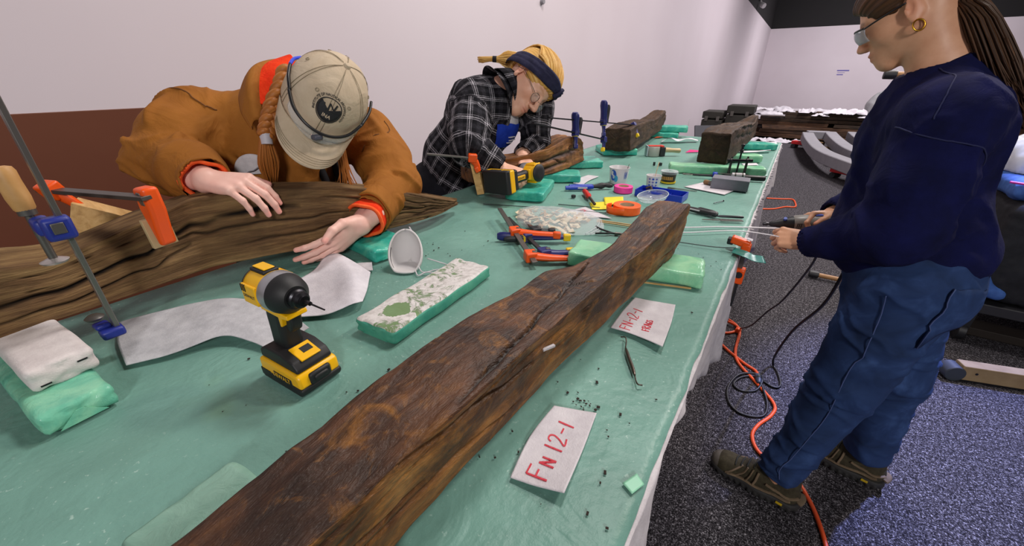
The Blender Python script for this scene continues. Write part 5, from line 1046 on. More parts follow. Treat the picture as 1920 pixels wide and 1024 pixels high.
# ---------------------------------------------------------------- foam pads on the table
R_=math.radians
pad('foam_pad','green wrapped foam block under the white block at the left table edge',(-.862,-.008),.30,.078,.037,R_(4),PADG,'foam blocks under the timbers',1)
pad('foam_pad','white felt wrapped block stacked on a green block under the curved timber',(-.905,.002),.27,.072,.038,R_(4),PADW,'foam blocks under the timbers',2,z0=T+.037,tape=False)
for k,yy in((0,-.022),(1,.020)):
    m=MB(); m.box((.1352,yy,.010+.014*k),(.001,.011,.0022)); m.build('staple',STEEL,bpy.data.objects['foam_pad.001'],sm=0)
pad('foam_pad','teal wrapped foam block under the curved timber beside the dust mask',(-.885,.632),.20,.115,.035,R_(-8),PADT,'foam blocks under the timbers',3)
pad('foam_pad','mint wrapped foam block crossing under the foreground beam',(-.242,.905),.315,.11,.036,R_(9),PADL,'foam blocks under the timbers',4)
pad('foam_pad','green foam block peeking out under the near end of the foreground beam',(-.305,.035),.27,.11,.036,R_(4),padmat('pale_wrapped_foam','76A08F','82AC9B','8FB8A6'),'foam blocks under the timbers',5)
pad('foam_pad','teal wrapped foam block below the drilling hands in plaid sleeves',(-.818,1.358),.24,.15,.037,R_(108),PADT,'foam blocks under the timbers',6)
pad('foam_pad','teal foam block under the middle of the short timber',(-.845,1.63),.21,.12,.037,R_(28),PADT,'foam blocks under the timbers',7)
pad('foam_pad','teal foam block under the far end of the short timber',(-.885,1.985),.19,.15,.037,R_(40),PADT,'foam blocks under the timbers',8)
pad('foam_pad','teal foam block under the near end of the knobbed timber',(-.875,2.46),.21,.19,.037,R_(38),PADT,'foam blocks under the timbers',9)
pad('foam_pad','lower of two teal foam blocks stacked near the far wall-side corner',(-.83,3.36),.23,.13,.037,R_(12),PADT,'foam blocks under the timbers',10)
pad('foam_pad','upper of two teal foam blocks stacked near the far wall-side corner',(-.80,3.40),.27,.11,.045,R_(14),PADT,'foam blocks under the timbers',11,z0=T+.038)
pad('foam_pad','long mint foam roll under the near end of the squared timber',(-.262,2.18),.43,.075,.040,R_(20),PADL,'foam blocks under the timbers',12)
pad('foam_pad','middle mint foam roll under the squared timber',(-.215,2.58),.24,.075,.040,R_(28),PADL,'foam blocks under the timbers',13)
pad('foam_pad','far green foam roll under the squared timber',(-.185,3.10),.27,.08,.040,R_(24),PADT,'foam blocks under the timbers',14)
# block with dried white residue
def residmat():
    t=NT('residue_foam'); v=t.coord('Object'); n=t.noise(v,26,6,.68,1.6); n2=t.noise(v,9,3,.5,.5); up_=t.n('TexCoord').outputs['Object']; sp=t.n('SeparateXYZ'); t.l(up_,sp.inputs[0])
    top=t.math('GREATER_THAN',sp.outputs[2],.027); w_=t.ramp(t.math('ADD',t.math('MULTIPLY',n,.75),t.math('MULTIPLY',n2,.45)),[(.50,'000000'),(.56,'FFFFFF')])
    x0=t.math('ABSOLUTE',t.math('ADD',sp.outputs[0],.095)); y0=t.math('ABSOLUTE',t.math('ADD',sp.outputs[1],-.0)); d_=t.math('SQRT',t.math('ADD',t.math('MULTIPLY',x0,x0),t.math('MULTIPLY',y0,y0)))
    hole=t.math('GREATER_THAN',t.math('ADD',d_,t.math('MULTIPLY',n,.03)),.042)
    f=t.math('MULTIPLY',t.math('MULTIPLY',w_,top),hole)
    t.base(t.mix(f,t.mix(top,t.ramp(t.noise(v,20,3),[(.3,'2F8A78'),(.7,'5AA88E')]),t.ramp(t.noise(v,9,3),[(.35,'6E8A5C'),(.55,'769468'),(.75,'6FA58C')])),t.ramp(t.noise(v,70,3,.7),[(.3,'B9B4B0'),(.6,'DCD8D6')]))); t.bump(t.math('ADD',f,t.math('MULTIPLY',n,.6)),.5,.004); return t.set(rough=.6)
pad('foam_pad','flat green block smeared with dried white paste beside the foreground beam',(-.547,.508),.315,.1,.030,R_(94),residmat(),'foam blocks under the timbers',15)
# ---------------------------------------------------------------- cloths and paper
def cloth(name,label,cat,rows,mat,nu=40,nv=24,h=None,amp=.002,seed=0,th=.0012,z0=T,group=None):
    rows=[cr(r,nu) for r in rows]; G=np.stack([cr([r[i] for r in rows],nv) for i in range(nu)],0); V=G.reshape(-1,3).copy()
    V[:,2]+=z0+.0012+amp*(1+fbm(V*np.array([25,25,1])+seed,3,seed)); V[:,2]=np.maximum(V[:,2],z0+.001)
    ii=np.arange(nu*nv).reshape(nu,nv); q=np.stack([ii[:-1,:-1],ii[1:,:-1],ii[1:,1:],ii[:-1,1:]],-1).reshape(-1,4)
    if vnorm(V,q)[:,2].mean()<0: q=q[:,::-1]
    o=npmesh(name,V,q,mat,None,180); md=o.modifiers.new('s','SOLIDIFY'); md.thickness=th; md.offset=1
    tag(o,label,cat,group); return o,V.reshape(nu,nv,3)
FELT=clothmat('felt_sheet','A9A9AE','C6C6CA'); PAPER=clothmat('white_tyvek','C6C0C6','DAD5D9',.7); TISSUE=clothmat('white_tissue','CFCBD2','E4E0E6',.7)
cloth('felt_strip','long grey-white felt strip lying curved behind the standing drill','cloth',[[(-.973,.107,.006),(-.93,.20,.012),(-.86,.26,.022),(-.762,.299,.016),(-.66,.30,.004)],[(-.90,.085,.004),(-.86,.16,.012),(-.81,.215,.02),(-.72,.245,.014),(-.655,.262,.002)],[(-.809,.072,.002),(-.776,.127,.006),(-.749,.191,.014),(-.70,.215,.008),(-.64,.225,.002)]],FELT,50,26,amp=.0015,seed=3)
cloth('felt_sheet','crumpled white felt sheet with upturned edges behind the standing drill','cloth',[[(-.883,.295,.012),(-.86,.37,.004),(-.87,.44,.006),(-.90,.515,.02),(-.75,.512,.006)],[(-.80,.292,.004),(-.78,.36,.0),(-.76,.42,.004),(-.76,.47,.02),(-.69,.455,.004)],[(-.74,.285,.008),(-.71,.31,.002),(-.672,.345,.004),(-.645,.385,.016),(-.645,.41,.01)]],TISSUE,44,30,amp=.003,seed=5)
RED=plain('red_marker','C8283A',.7,var='D64A58',vs=300); BLKINK=plain('black_marker','1E1C20',.6)
STK={'F':[[(0,0),(0,1)],[(0,1),(.55,.97)],[(0,.55),(.42,.54)]],'N':[[(0,0),(.03,1)],[(.03,1),(.5,.05)],[(.5,.05),(.52,1)]],'1':[[(.1,0),(.12,1)]],'2':[[(0,.8),(.12,.98),(.36,.98),(.46,.75),(.3,.4),(.02,.02),(.5,.06)]],'-':[[(0,.5),(.4,.52)]],'R':[[(0,0),(.02,1)],[(.02,1),(.4,.95),(.45,.7),(.02,.5)],[(.1,.5),(.5,0)]],'A':[[(0,0),(.26,1),(.5,0)],[(.1,.4),(.42,.4)]],'G':[[(.48,.85),(.25,1),(.02,.65),(.08,.12),(.35,.02),(.5,.4),(.28,.42)]],'S':[[(.45,.9),(.2,1),(.03,.75),(.4,.4),(.3,.05),(0,.1)]],' ':[]}
def write(text,size,o,ex,ey,mat,par,wd=.0028,adv=.78,zz=None,jit=2):
    """handwritten strokes lying on a label; o origin, ex/ey unit vectors on the table"""
    o=np.array(o,float);ex=np.array(ex,float);ey=np.array(ey,float); x=0; r=random.Random(jit)
    for ch in text:
        sc=1+.18*r.uniform(-1,1); a=.08*r.uniform(-1,1); m=MB()
        for s_ in STK[ch]:
            P=cr([(p[0],p[1],0) for p in s_],max(3,len(s_)*4)) if len(s_)>2 else np.array([(p[0],p[1],0) for p in s_])
            P=P[:,:2]*sc
            def mp(px,py,off): 
                return o+ex*(x+px*size)+ey*(py+a*px)*size+np.array((0,0,1))*off
            q_=stroke([tuple(p) for p in P],wd/size,.0003,mat,'x',par,mp); m.add(q_.v,q_.f)
        if m.v:
            # settle the stroke on the label surface
            if zz is not None: m.v=[(v[0],v[1],zz(v[0],v[1])+(v[2]-o[2])) for v in m.v]
            m.build('handwritten_letter',mat,par,sm=0)
        x+=adv*size*sc*(.62 if ch=='1' else .80 if ch=='-' else .55 if ch==' ' else 1)
def zof(V):
    Q=V.reshape(-1,3)
    def f(x,y):
        d=((Q[:,:2]-np.array((x,y)))**2).sum(1); k=np.argsort(d)[:6]; return float(Q[k,2].max())+.0014
    return f
o,V=cloth('fabric_label','white label with red writing curled at one end nearest the camera','label',[[(-.175,.257,.0),(-.186,.32,.002),(-.185,.384,.003)],[(-.145,.262,.003),(-.157,.33,.0),(-.158,.396,.001)],[(-.110,.269,.010),(-.119,.34,.003),(-.129,.407,.001)]],PAPER,30,20,amp=.0008,seed=8,group=None)
write('FN 12-1',.023,(-.135,.274,T),(-.10,.99,0),(-.99,-.10,0),RED,o,.0021,.76,zof(V))
o,V=cloth('fabric_label','larger white label with two lines of red writing beside the foreground beam','label',[[(-.191,.619,.002),(-.192,.69,.002),(-.189,.755,.002)],[(-.145,.618,.004),(-.15,.69,.0),(-.15,.765,.0)],[(-.092,.604,.008),(-.100,.70,.002),(-.110,.774,.001)]],PAPER,34,24,amp=.001,seed=9)
write('FN-12-1',.0195,(-.157,.628,T),(-.02,.99,0),(-.99,-.02,0),RED,o,.0017,.74,zof(V),jit=5); write('FRAGS',.014,(-.126,.642,T),(-.10,.99,0),(-.99,-.10,0),RED,o,.0016,.72,zof(V),jit=7)
o,V=cloth('fabric_label','small white label with black writing behind the felt sheet','label',[[(-.845,.50,0),(-.83,.535,.002),(-.80,.555,.004)],[(-.80,.475,.0),(-.79,.505,0),(-.765,.53,.002)]],PAPER,24,16,amp=.0008,seed=10)
write('FN',.022,(-.795,.517,T),(-.75,-.5,0),(.5,-.8,0),BLKINK,o,.0026,.8,zof(V),jit=3)
cloth('paper_label','blank white label with faint red print beside the short timber','label',[[(-.75,1.605,0),(-.765,1.70,.001),(-.76,1.79,0)],[(-.70,1.60,0),(-.71,1.69,.0),(-.705,1.79,0)]],PAPER,20,12,amp=.0006,seed=11)
o,V=cloth('paper_label','white label with red lettering half under the bag of wood chips','label',[[(-.585,1.225,0),(-.565,1.275,.001),(-.555,1.305,0)],[(-.50,1.19,0),(-.47,1.22,0),(-.425,1.235,0)]],PAPER,20,12,amp=.0006,seed=12)
write('FN',.018,(-.552,1.258,T),(.8,-.4,0),(.4,.8,0),RED,o,.0022,.8,zof(V),jit=4)
cloth('paper_label','white card under the grey sharpening block','label',[[(-.325,1.815,0),(-.26,1.97,0)],[(-.16,1.77,0),(-.12,1.93,0)]],PAPER,14,10,amp=.0004,seed=13)
cloth('crumpled_paper','crumpled white paper strip near the far end of the table','paper',[[(-.745,3.00,.004),(-.70,3.05,.03),(-.65,3.08,.008),(-.60,3.14,.022),(-.54,3.2,.006)],[(-.76,3.08,.002),(-.71,3.13,.02),(-.66,3.17,.01),(-.6,3.22,.018),(-.55,3.26,.004)]],TISSUE,40,14,amp=.004,seed=14)
cloth('paper_strip','white folded felt strip on the right beside the squared timber','cloth',[[(-.255,2.84,.006),(-.19,2.89,.002),(-.13,2.94,.008),(-.075,3.0,.012)],[(-.27,2.90,.0),(-.2,2.96,.0),(-.14,3.0,.003),(-.08,3.05,.006)]],TISSUE,30,12,amp=.003,seed=15)
cloth('paper_strip','small white paper scrap behind the black press frame','paper',[[(-.165,2.455,0),(-.10,2.50,.002)],[(-.18,2.51,0),(-.115,2.56,.002)]],TISSUE,14,8,amp=.001,seed=16)
cloth('paper_strip','white felt piece at the far right table corner','cloth',[[(-.14,3.33,.004),(-.06,3.40,.002)],[(-.16,3.42,.0),(-.07,3.48,.004)]],TISSUE,14,8,amp=.003,seed=17)
YEL=plain('yellow_paper','E6D51E',.6,var='EFE23A'); 
cloth('sticky_note','yellow sticky note lying in front, touching the red screwdriver','note',[[(-.565,1.366,.0),(-.517,1.415,.0)],[(-.522,1.292,0),(-.479,1.325,0)]],YEL,8,6,amp=.0003,seed=18)
cloth('sticky_note','yellow sticky note lying behind the orange tape roll','note',[[(-.545,1.458,.001),(-.485,1.507,.002)],[(-.504,1.366,0.002),(-.446,1.404,.002)]],YEL,8,6,amp=.0003,seed=19,z0=T+.001)
o=cloth('pink_flag','small pink flagging scrap beside the squared timber','tape',[[(-.515,2.70,.0),(-.45,2.75,.003)],[(-.50,2.75,.012),(-.44,2.79,.006)]],plain('pink_film','E83A8A',.4),10,6,amp=.001,seed=20)[0]
cloth('orange_scrap','orange tape scrap near the knobbed timber','tape',[[(-.86,3.22,.0),(-.82,3.25,.008)],[(-.85,3.27,.008),(-.81,3.30,.004)]],plain('orange_film','F2561C',.4),8,6,amp=.001,seed=21)
cloth('green_tape_patch','small pale green tape square at the table edge near the camera','tape',[[(-.062,.325,0),(-.052,.347,0)],[(-.048,.318,0),(-.040,.338,0)]],plain('pale_green_tape','8FCFAE',.4),6,6,amp=.0002,seed=22,th=.0003)
# crumbs of wood on the sheet: far too many and small to count
m=MB(); r=random.Random(11)
cl=[(-.145,.415,.016,16),(-.16,.40,.03,10),(-.11,.30,.04,10),(-.12,1.06,.05,18),(-.135,.98,.05,10),(-.2,.27,.03,6),(-.5,.12,.1,10),(-.75,.70,.05,14),(-.16,.76,.04,8),(-.6,.03,.12,8),(-.12,.52,.06,6),(-.66,.75,.2,8)]
for cx,cy,sp,n in cl:
    for k in range(n):
        x,y=r.gauss(cx,sp),r.gauss(cy,sp); s_=.0006+.0011*r.random()**2
        if x>TR-.01: continue
        m.box((x,y,T+s_*.3),(s_*2*r.uniform(.6,1.8),s_*2,s_*.9),(0,0,r.uniform(0,3)))
tag(m.build('wood_crumbs',plain('crumb_brown','2A1E18',.9),None,sm=0),'dark wood crumbs scattered over the green sheeting','debris',kind='stuff')
# ---------------------------------------------------------------- cordless drills
DY=plain('tool_yellow','F2B705',.38,bump=.05); DB=plain('tool_black','1A1A1C',.55,bump=.12,bs=900); DS=plain('cast_silver','A9A9AE',.35,.6); GM=plain('gunmetal','3A3A3E',.35,.9)
def drill(name,label,bit=True):
    t=thing(name,label,'power drill')
    poly=lambda pts:pts
    def side(pts,w_,nm,mat,bev,par=t):   # outline in x,z extruded along y
        m=MB(); m.prism(pts,w_,Matrix(((1,0,0,0),(0,0,-1,w_/2),(0,1,0,0),(0,0,0,1)))); return m.build(nm,mat,par,bev=bev,seg=3,sm=50)
    # motor housing
    m=MB(); m.lathe([(.020,-0.0426),(.0285,-0.0402),(.032,-0.0344),(.033,-0.0164),(.033,0.0098)],(0,0,.176),(1,0,0),40); hs=m.build('motor_housing',DY,t)
    m=MB(); m.lathe([(.012,-0.0467),(.024,-0.0459),(.0305,-0.0402),(.031,-0.0344),(.0325,-0.0328)],(0,0,.176),(1,0,0),40); m.build('rear_cap',DB,t)
    m=MB(); m.box((-.014,0,.209),(.040,.026,.006)); m.build('top_rib',DB,hs,bev=.002)
    m=MB(); m.box((-.014,0,.2135),(.033,.018,.002)); m.build('top_badge',DY,hs,bev=.0007)
    for sg in(1,-1):
        m=MB(); m.box((-.014,sg*.031,.176),(.040,.006,.034)); m.build('side_panel',DY,hs,bev=.002)
        for k in range(3):
            m=MB(); m.box((-.030+.005*k,sg*.0338,.187),(.0022,.002,.012)); m.build('vent_slot',DB,hs,sm=0)
    m=MB(); m.lathe([(.0335,0.0082),(.0345,0.0115),(.0342,0.0279),(.031,0.0377)],(0,0,.176),(1,0,0),40); m.build('gear_case',DS,t)
    m=MB(); m.lathe([(.0338,0.0279),(.0335,0.0328),(.030,0.0459),(.0225,0.0541),(.019,0.0574)],(0,0,.176),(1,0,0),40); m.build('rubber_nose',DB,t)
    m=MB(); m.lathe([(.0155,0.0541),(.0155,0.0640),(.013,0.0664),(.013,0.0738),(.0085,0.0763),(.0085,0.0804)],(0,0,.176),(1,0,0),28); ch=m.build('chuck_collar',GM,t)
    if bit:
        m=MB(); m.cyl((.078,0,.176),(.094,0,.176),.0036,n=6); m.cyl((.094,0,.176),(.128,0,.176),.0016,.0012,n=8); m.build('drill_bit',GM,ch)
    side([(-.020,.150),(.022,.150),(.020,.135),(.016,.10),(.018,.062),(-.030,.062),(-.026,.10),(-.024,.13)],.034,'handle',DB,.010)
    side([(-.028,.146),(.046,.146),(.048,.138),(.030,.136),(.024,.118),(.020,.118),(.020,.136),(-.026,.138)],.036,'trigger_guard_yellow',DY,.002)
    side([(.020,.137),(.040,.137),(.041,.122),(.036,.108),(.028,.103),(.020,.112)],.020,'trigger',DB,.004)
    side([(-.032,.112),(-.026,.112),(-.0245,.09),(-.027,.066),(-.034,.066),(-.032,.09)],.014,'grip_stripe',DY,.001)
    # foot and battery
    side([(-.044,.060),(-.026,.070),(.020,.070),(.050,.062),(.060,.050),(.060,.043),(-.046,.043)],.066,'foot',DB,.006)
    m=MB(); m.box((.038,0,.0655),(.036,.036,.003),(0,R_(16),0)); pn=m.build('display_plate',DY,t,bev=.001)
    m=MB(); m.box((.036,.004,.0672),(.014,.018,.002),(0,R_(16),0)); m.box((.032,-.006,.0672),(.006,.010,.002),(0,R_(16),0)); m.build('display_icon',DB,pn,sm=0)
    bt=side([(-.048,.043),(.062,.043),(.066,.036),(.068,.016),(-.050,.016)],.076,'battery_cover',DY,.005)
    side([(-.051,.018),(.069,.018),(.070,.010),(.064,.0006),(-.046,.0006),(-.051,.008)],.078,'battery',DB,.004)
    for sg in(1,-1):
        m=MB(); m.box((.018,sg*.0375,.020),(.052,.003,.020)); m.build('latch_pocket',DB,bt,bev=.003)
        m=MB(); m.box((-.034,sg*.0378,.014),(.030,.003,.016)); m.build('side_grip',DB,bt,bev=.002)
    m=MB(); m.box((.066,0,.028),(.010,.040,.022)); lt=m.build('latch_pocket',DB,bt,bev=.004)
    m=MB(); m.box((.070,0,.028),(.008,.026,.010)); m.build('release_button',DB,bt,bev=.003)
    # maker's lettering as on the tool: battery sides, housing side, handle
    for sg in(1,-1):
        glyphs('DEWALT',.0125,lambda x,y,sg=sg:(-.002+x*sg*-1*-1 if False else (.016-x if sg>0 else .016+x),sg*.0396,.0245+y),'battery_lettering',DY,bt)
        glyphs('DEWALT',.0078,lambda x,y,sg=sg:((-.013-x) if sg>0 else (-.013+x),sg*.0346,.174+y),'housing_lettering',DB,hs)
    glyphs('DEWALT',.010,lambda x,y:(-.0352,y*1.0,.090+x) if False else (-.0345,-y,.09+x),'handle_lettering',DB,t)
    return t
dr=drill('cordless_drill','yellow and black cordless impact driver standing upright on its battery'); dr.location=(-.563,.224,T); dr.rotation_euler=(0,0,R_(3)); dr.scale=(.88,.88,.88)
d2=copy_tree(dr); tag(d2,'yellow and black cordless drill in the hands of the plaid shirt person','power drill',None)
z=np.array((.15,.985,.04)); z/=np.linalg.norm(z); x=np.array((-.97,.15,-.10)); x-=z*(x@z); x/=np.linalg.norm(x); y=np.cross(z,x)
d2.matrix_world=Matrix([[x[i]*1.1,y[i]*1.1,z[i]*1.1,(-.850,1.165,1.028)[i]] for i in range(3)]+[[0,0,0,1]])
dr['group']=d2['group']='cordless drills'
# ---------------------------------------------------------------- clamps
ORG=plain('clamp_orange','F0560F',.4,bump=.06); PUR=plain('clamp_navy','23286A',.4); CB=plain('clamp_black','202024',.5); CY=plain('clamp_yellow','E8C21A',.45); BARM=plain('bar_steel','6E6A66',.4,.7); WOODL=NT('pale_wood')
_v=WOODL.coord('Object',(8,60,60)); WOODL.base(WOODL.ramp(WOODL.noise(_v,1.2,4,.6,.5),[(.3,'B58A52'),(.5,'CFA468'),(.7,'DDB67C')])); WOODL=WOODL.set(rough=.55)
def bar_clamp(name,label,a,b,w_,h_,jaws,up,barmat=BARM,group=None):
    """bar from a to b (world), jaws: (position 0..1, reach vector, length, colour, pad colour, handle)"""
    a=np.array(a,float);b=np.array(b,float); t=thing(name,label,'clamp',tuple(a),group=group); A0=a*0; D=b-a
    m=MB(); m.bar(A0,D,w_,h_,up); m.build('bar',barmat,t,bev=.0008)
    d=D/np.linalg.norm(D)
    for (f,rv,kind) in jaws:
        rv=np.array(rv,float); L=np.linalg.norm(rv); r_=rv/L; c=D*f; pr=np.cross(d,r_)
        col=kind.get('c',ORG); pc_=kind.get('p',col)
        m=MB()
        # sleeve around the bar + tapering arm
        m.bar(c-r_*.016,c+r_*.012,.030,.026,d) if False else m.bar(c-d*.016,c+d*.016,.026,.030,r_)
        jw=m.build('jaw_sleeve',col,t,bev=.004,seg=3)
        m=MB(); P=cr([c+r_*.010,c+r_*L*.45+d*.004*kind.get('bow',1),c+r_*L],10); m.tube(P,[.015-.006*i/9 for i in range(10)],8,up=pr,flat=.7); m.build('jaw_arm',col,jw,sm=50)
        m=MB(); m.bar(c+r_*(L-.018)+d*kind.get('s',1)*.004,c+r_*(L+.004)+d*kind.get('s',1)*.004,.016,.020,pr); m.build('jaw_pad',pc_,jw,bev=.004,seg=3)
        m=MB(); m.bar(c+pr*.0135+r_*.004,c+pr*.0135+r_*.016,.010,.003,pr); m.build('release_plate',BARM,jw,bev=.001)
        if kind.get('handle'):
            hv=np.array(kind['handle'],float); 
            m=MB(); P=cr([c-r_*.005,c+hv*.45-r_*.004,c+hv],9); m.tube(P,[q_*kind.get('k',1) for q_ in(.015,.013,.012,.012,.012,.013,.014,.013,.009)],9,up=d,flat=.6); m.build('grip',kind.get('hc',PUR),jw,sm=60)
            off=d*kind.get('ls',.022); m=MB(); P=cr([c+off*.6,c+off+hv*.4,c+off*1.3+hv*.85],9); m.tube(P,[q_*kind.get('k',1) for q_ in(.011,.010,.009,.009,.009,.009,.009,.008,.005)],9,up=d,flat=.6); m.build('lever',CB,jw,sm=60)
            m=MB(); m.bar(c-d*.014-pr*.001,c+d*.016-pr*.001,.022,.034,r_); m.build('badge_block',CY,jw,bev=.004)
    return t
GC='clamps lying on the table'
Z1=T+.013
bar_clamp('bar_clamp','orange jawed bar clamp lying in front of the bag of wood chips',(-.741,1.031,Z1+.022),(-.446,.767,Z1+.002),.014,.006,[(.50,(.115,.055,-.002),{'s':1}),(.90,(.098,.062,-.006),{'s':-1,'p':ORG})],(0,0,1),BARM,None)
bar_clamp('quick_clamp','navy and yellow quick grip clamp lying under the orange bar clamp',(-.700,1.020,Z1+.001),(-.440,.820,Z1+.001),.012,.006,[(.55,(.10,.065,.0),{'c':PUR,'p':CY,'handle':(-.075,-.045,.0),'hc':PUR,'ls':.018}),(.93,(.06,.05,.0),{'c':PUR,'p':CY,'s':-1})],(0,0,1),CB)
bar_clamp('bar_clamp','small brown barred clamp end showing under the bag of wood chips',(-.655,1.045,Z1-.003),(-.545,.955,Z1-.003),.012,.006,[(.8,(.045,.03,0),{'c':CB,'p':CB})],(0,0,1),plain('rusty_bar','5A3A2A',.6,.4))
# clamp with orange jaws across the curved timber
t=bar_clamp('bar_clamp','orange jawed bar clamp squeezing the curved timber and wedge',(-1.125,.115,1.192),(-.90,.205,1.190),.020,.007,[(.10,(.02,.035,-.055),{'s':1})],(0,0,1),plain('worn_bar','5E5954',.45,.7))
def sideprism(pts,w_,c,ex,ez,name,mat,par,bev=.003):
    ex=np.array(ex,float);ex/=np.linalg.norm(ex);ez=np.array(ez,float);ez-=ex*(ez@ex);ez/=np.linalg.norm(ez);ey=np.cross(ez,ex); c=np.array(c,float)
    M=Matrix([[ex[i],ez[i],-ey[i] if False else np.cross(ex,ez)[i],c[i]] for i in range(3)]+[[0,0,0,1]]); m=MB(); m.prism(pts,w_,M,-w_/2); return m.build(name,mat,par,bev=bev,seg=3,sm=50)
L0=np.array((-1.125,.115,1.192))
jc=np.array((-.922,.212,1.190))-L0
j=sideprism([(-.022,-.010),(.016,-.012),(.014,.030),(.0,.070),(-.006,.100),(-.020,.102),(-.024,.07),(-.030,.03)],.026,jc+np.array((.004,0,.004)),(1,.1,0),(.05,.05,-1),'fixed_jaw',ORG,t,.006)
sideprism([(-.010,-.004),(.004,-.004),(.004,.020),(-.010,.020)],.029,jc+np.array((.004,0,.004)),(1,.1,0),(.05,.05,-1),'jaw_window',BARM,j,.002)
sideprism([(-.034,.05),(-.024,.05),(-.024,.106),(-.034,.106)],.040,jc+np.array((.004,0,.004)),(1,.1,0),(.05,.05,-1),'wooden_jaw_pad',plain('pad_wood','C0A87E',.6),t,.001)
# wooden wedge
m=MB(); M=Matrix.Translation((-1.085,.165,1.100))@Euler((0,0,R_(66))).to_matrix().to_4x4()@Euler((PI/2,0,0)).to_matrix().to_4x4(); m.prism([(-.050,0),(.060,.022),(-.022,.070)],.045,M,-.022)
tag(m.build('wooden_wedge',WOODL,None,bev=.001,sm=0),'pale triangular wooden wedge clamped behind the curved timber','wedge')
# steel F clamp with wooden handle on the left
t=thing('screw_clamp','steel screw clamp with wooden handle and blue jaws on the left timber','clamp',(-.852,.078,1.0)); FB=plain('clamp_blue','1F2E86',.45,bump=.1,bs=300)
m=MB(); m.bar((-.014,.012,-.010),(.012,.012,.52),.016,.007,(0,1,0)); m.build('bar',plain('bright_bar','8A8480',.35,.8),t,bev=.001)
m=MB(); m.box((-.010,.004,-.004),(.024,.030,.016)); m.box((-.030,-.002,.004),(.036,.020,.010),(0,-.2,0)); fj=m.build('lower_jaw',FB,t,bev=.004)
m=MB(); m.lathe([(.011,0),(.013,.004),(.008,.008)],(-.045,-.004,.012),(0,0,1),18); m.build('swivel_pad',BARM,t)
m=MB(); m.box((.002,.005,.182),(.024,.032,.034)); m.box((-.022,-.006,.184),(.04,.020,.024)); m.build('sliding_jaw',FB,t,bev=.005)
m=MB(); m.box((.0145,.004,.184),(.003,.014,.016)); m.build('jaw_plate',BARM,t,bev=.001)
m=MB(); m.cyl((-.036,-.012,.128),(-.036,-.012,.220),.005,n=14); m.build('screw',BARM,t)
m=MB(); m.lathe([(.004,0),(.015,.002),(.0165,.005),(.008,.009)],(-.036,-.012,.122),(0,0,1),24); m.build('swivel_pad',plain('bright_pad','B8B2AE',.35,.7),t)
m=MB(); m.lathe([(.009,.0),(.0115,.004),(.013,.02),(.0125,.042),(.013,.056),(.011,.062),(.005,.064)],(-.036,-.012,.205),(-.10,-.02,1),20); m.build('wooden_handle',plain('clamp_handle_wood','B98A50',.5,var='C89A62',vs=40),t)
m=MB(); m.lathe([(.010,0),(.010,.014)],(-.036,-.012,.200),(0,0,1),18); m.build('ferrule',BARM,t)
# clamp and wooden block at the near end of the short timber
t=bar_clamp('bar_clamp','orange bar clamp with steel bar on the near end of the short timber',(-1.06,1.035,1.130),(-.935,1.165,1.108),.016,.006,[(.90,(.012,.018,-.05),{'s':-1})],(0,0,1))
m=MB(); m.box((-.965,1.205,1.03),(.028,.062,.125),(R_(4),R_(-10),R_(28))); m.v=[v for v in m.v]; tag(m.build('wooden_block',WOODL,None,bev=.001,sm=0),'upright pale wooden block clamped at the short timber end','block')
# two navy quick clamps along the wall side
def quick(name,label,a,b,f,hv,endrv,ls):
    return bar_clamp(name,label,a,b,.016,.006,[(f,(.01,-.01,-.065),{'c':PUR,'p':PUR,'handle':hv,'hc':PUR,'ls':ls,'k':1.5}),(.985,endrv,{'c':PUR,'p':CY,'s':-1})],(0,0,1),plain('black_bar','262428',.4,.5))
quick('quick_clamp','navy quick clamp with raised lever, higher one reaching the knobbed timber',(-.86,1.56,1.222),(-.79,2.50,1.115),.55,(.0,-.02,.105),(.04,-.02,-.06),.04)
quick('quick_clamp','navy quick clamp with black lever, lower one reaching the short timber',(-.86,1.43,1.212),(-.815,2.10,1.075),.52,(.0,-.015,.09),(.01,-.02,-.055),.04)
# small orange clamp on the table edge
t=thing('edge_clamp','small orange clamp gripping the right table edge beside the rods','clamp',(-.030,1.185,T))
m=MB(); m.bar((.008,0,-.16),(.004,-.0,.022),.012,.006,(0,1,0)); m.build('bar',BARM,t,bev=.001)
m=MB(); m.box((-.010,.002,.022),(.048,.026,.020),(0,.2,0)); m.box((.006,0,.006),(.024,.026,.030)); u_=m.build('upper_jaw',ORG,t,bev=.004)
m=MB(); m.box((-.034,.002,.020),(.016,.022,.018)); m.build('jaw_pad',CB,u_,bev=.003)
m=MB(); m.box((.010,0,.034),(.014,.016,.002),(0,.2,0)); m.build('white_sticker',PAPER,u_,sm=0)
m=MB(); m.box((.008,0,-.075),(.026,.028,.046)); lo=m.build('lower_jaw',ORG,t,bev=.004)
m=MB(); m.cyl((.008,-.015,-.068),(.008,-.019,-.068),.009,n=16); m.build('knob',CB,lo)
m=MB(); m.box((-.016,0,-.062),(.03,.018,.014)); m.build('jaw_pad',CB,lo,bev=.003)
m=MB(); m.bar((.010,0,-.10),(.010,0,-.175),.006,.010,(0,1,0)); m.build('spindle',CB,t,bev=.001)
cloth('teal_film','loose teal plastic film corner sticking out over the table edge','film',[[(-.052,1.13,.004),(-.05,1.17,.003)],[(-.02,1.11,.004),(-.018,1.16,.004)],[(.03,1.12,-.012),(.02,1.165,-.015)]],plain('teal_film_mat','1F8378',.3,alpha=1),14,14,amp=.003,seed=30)
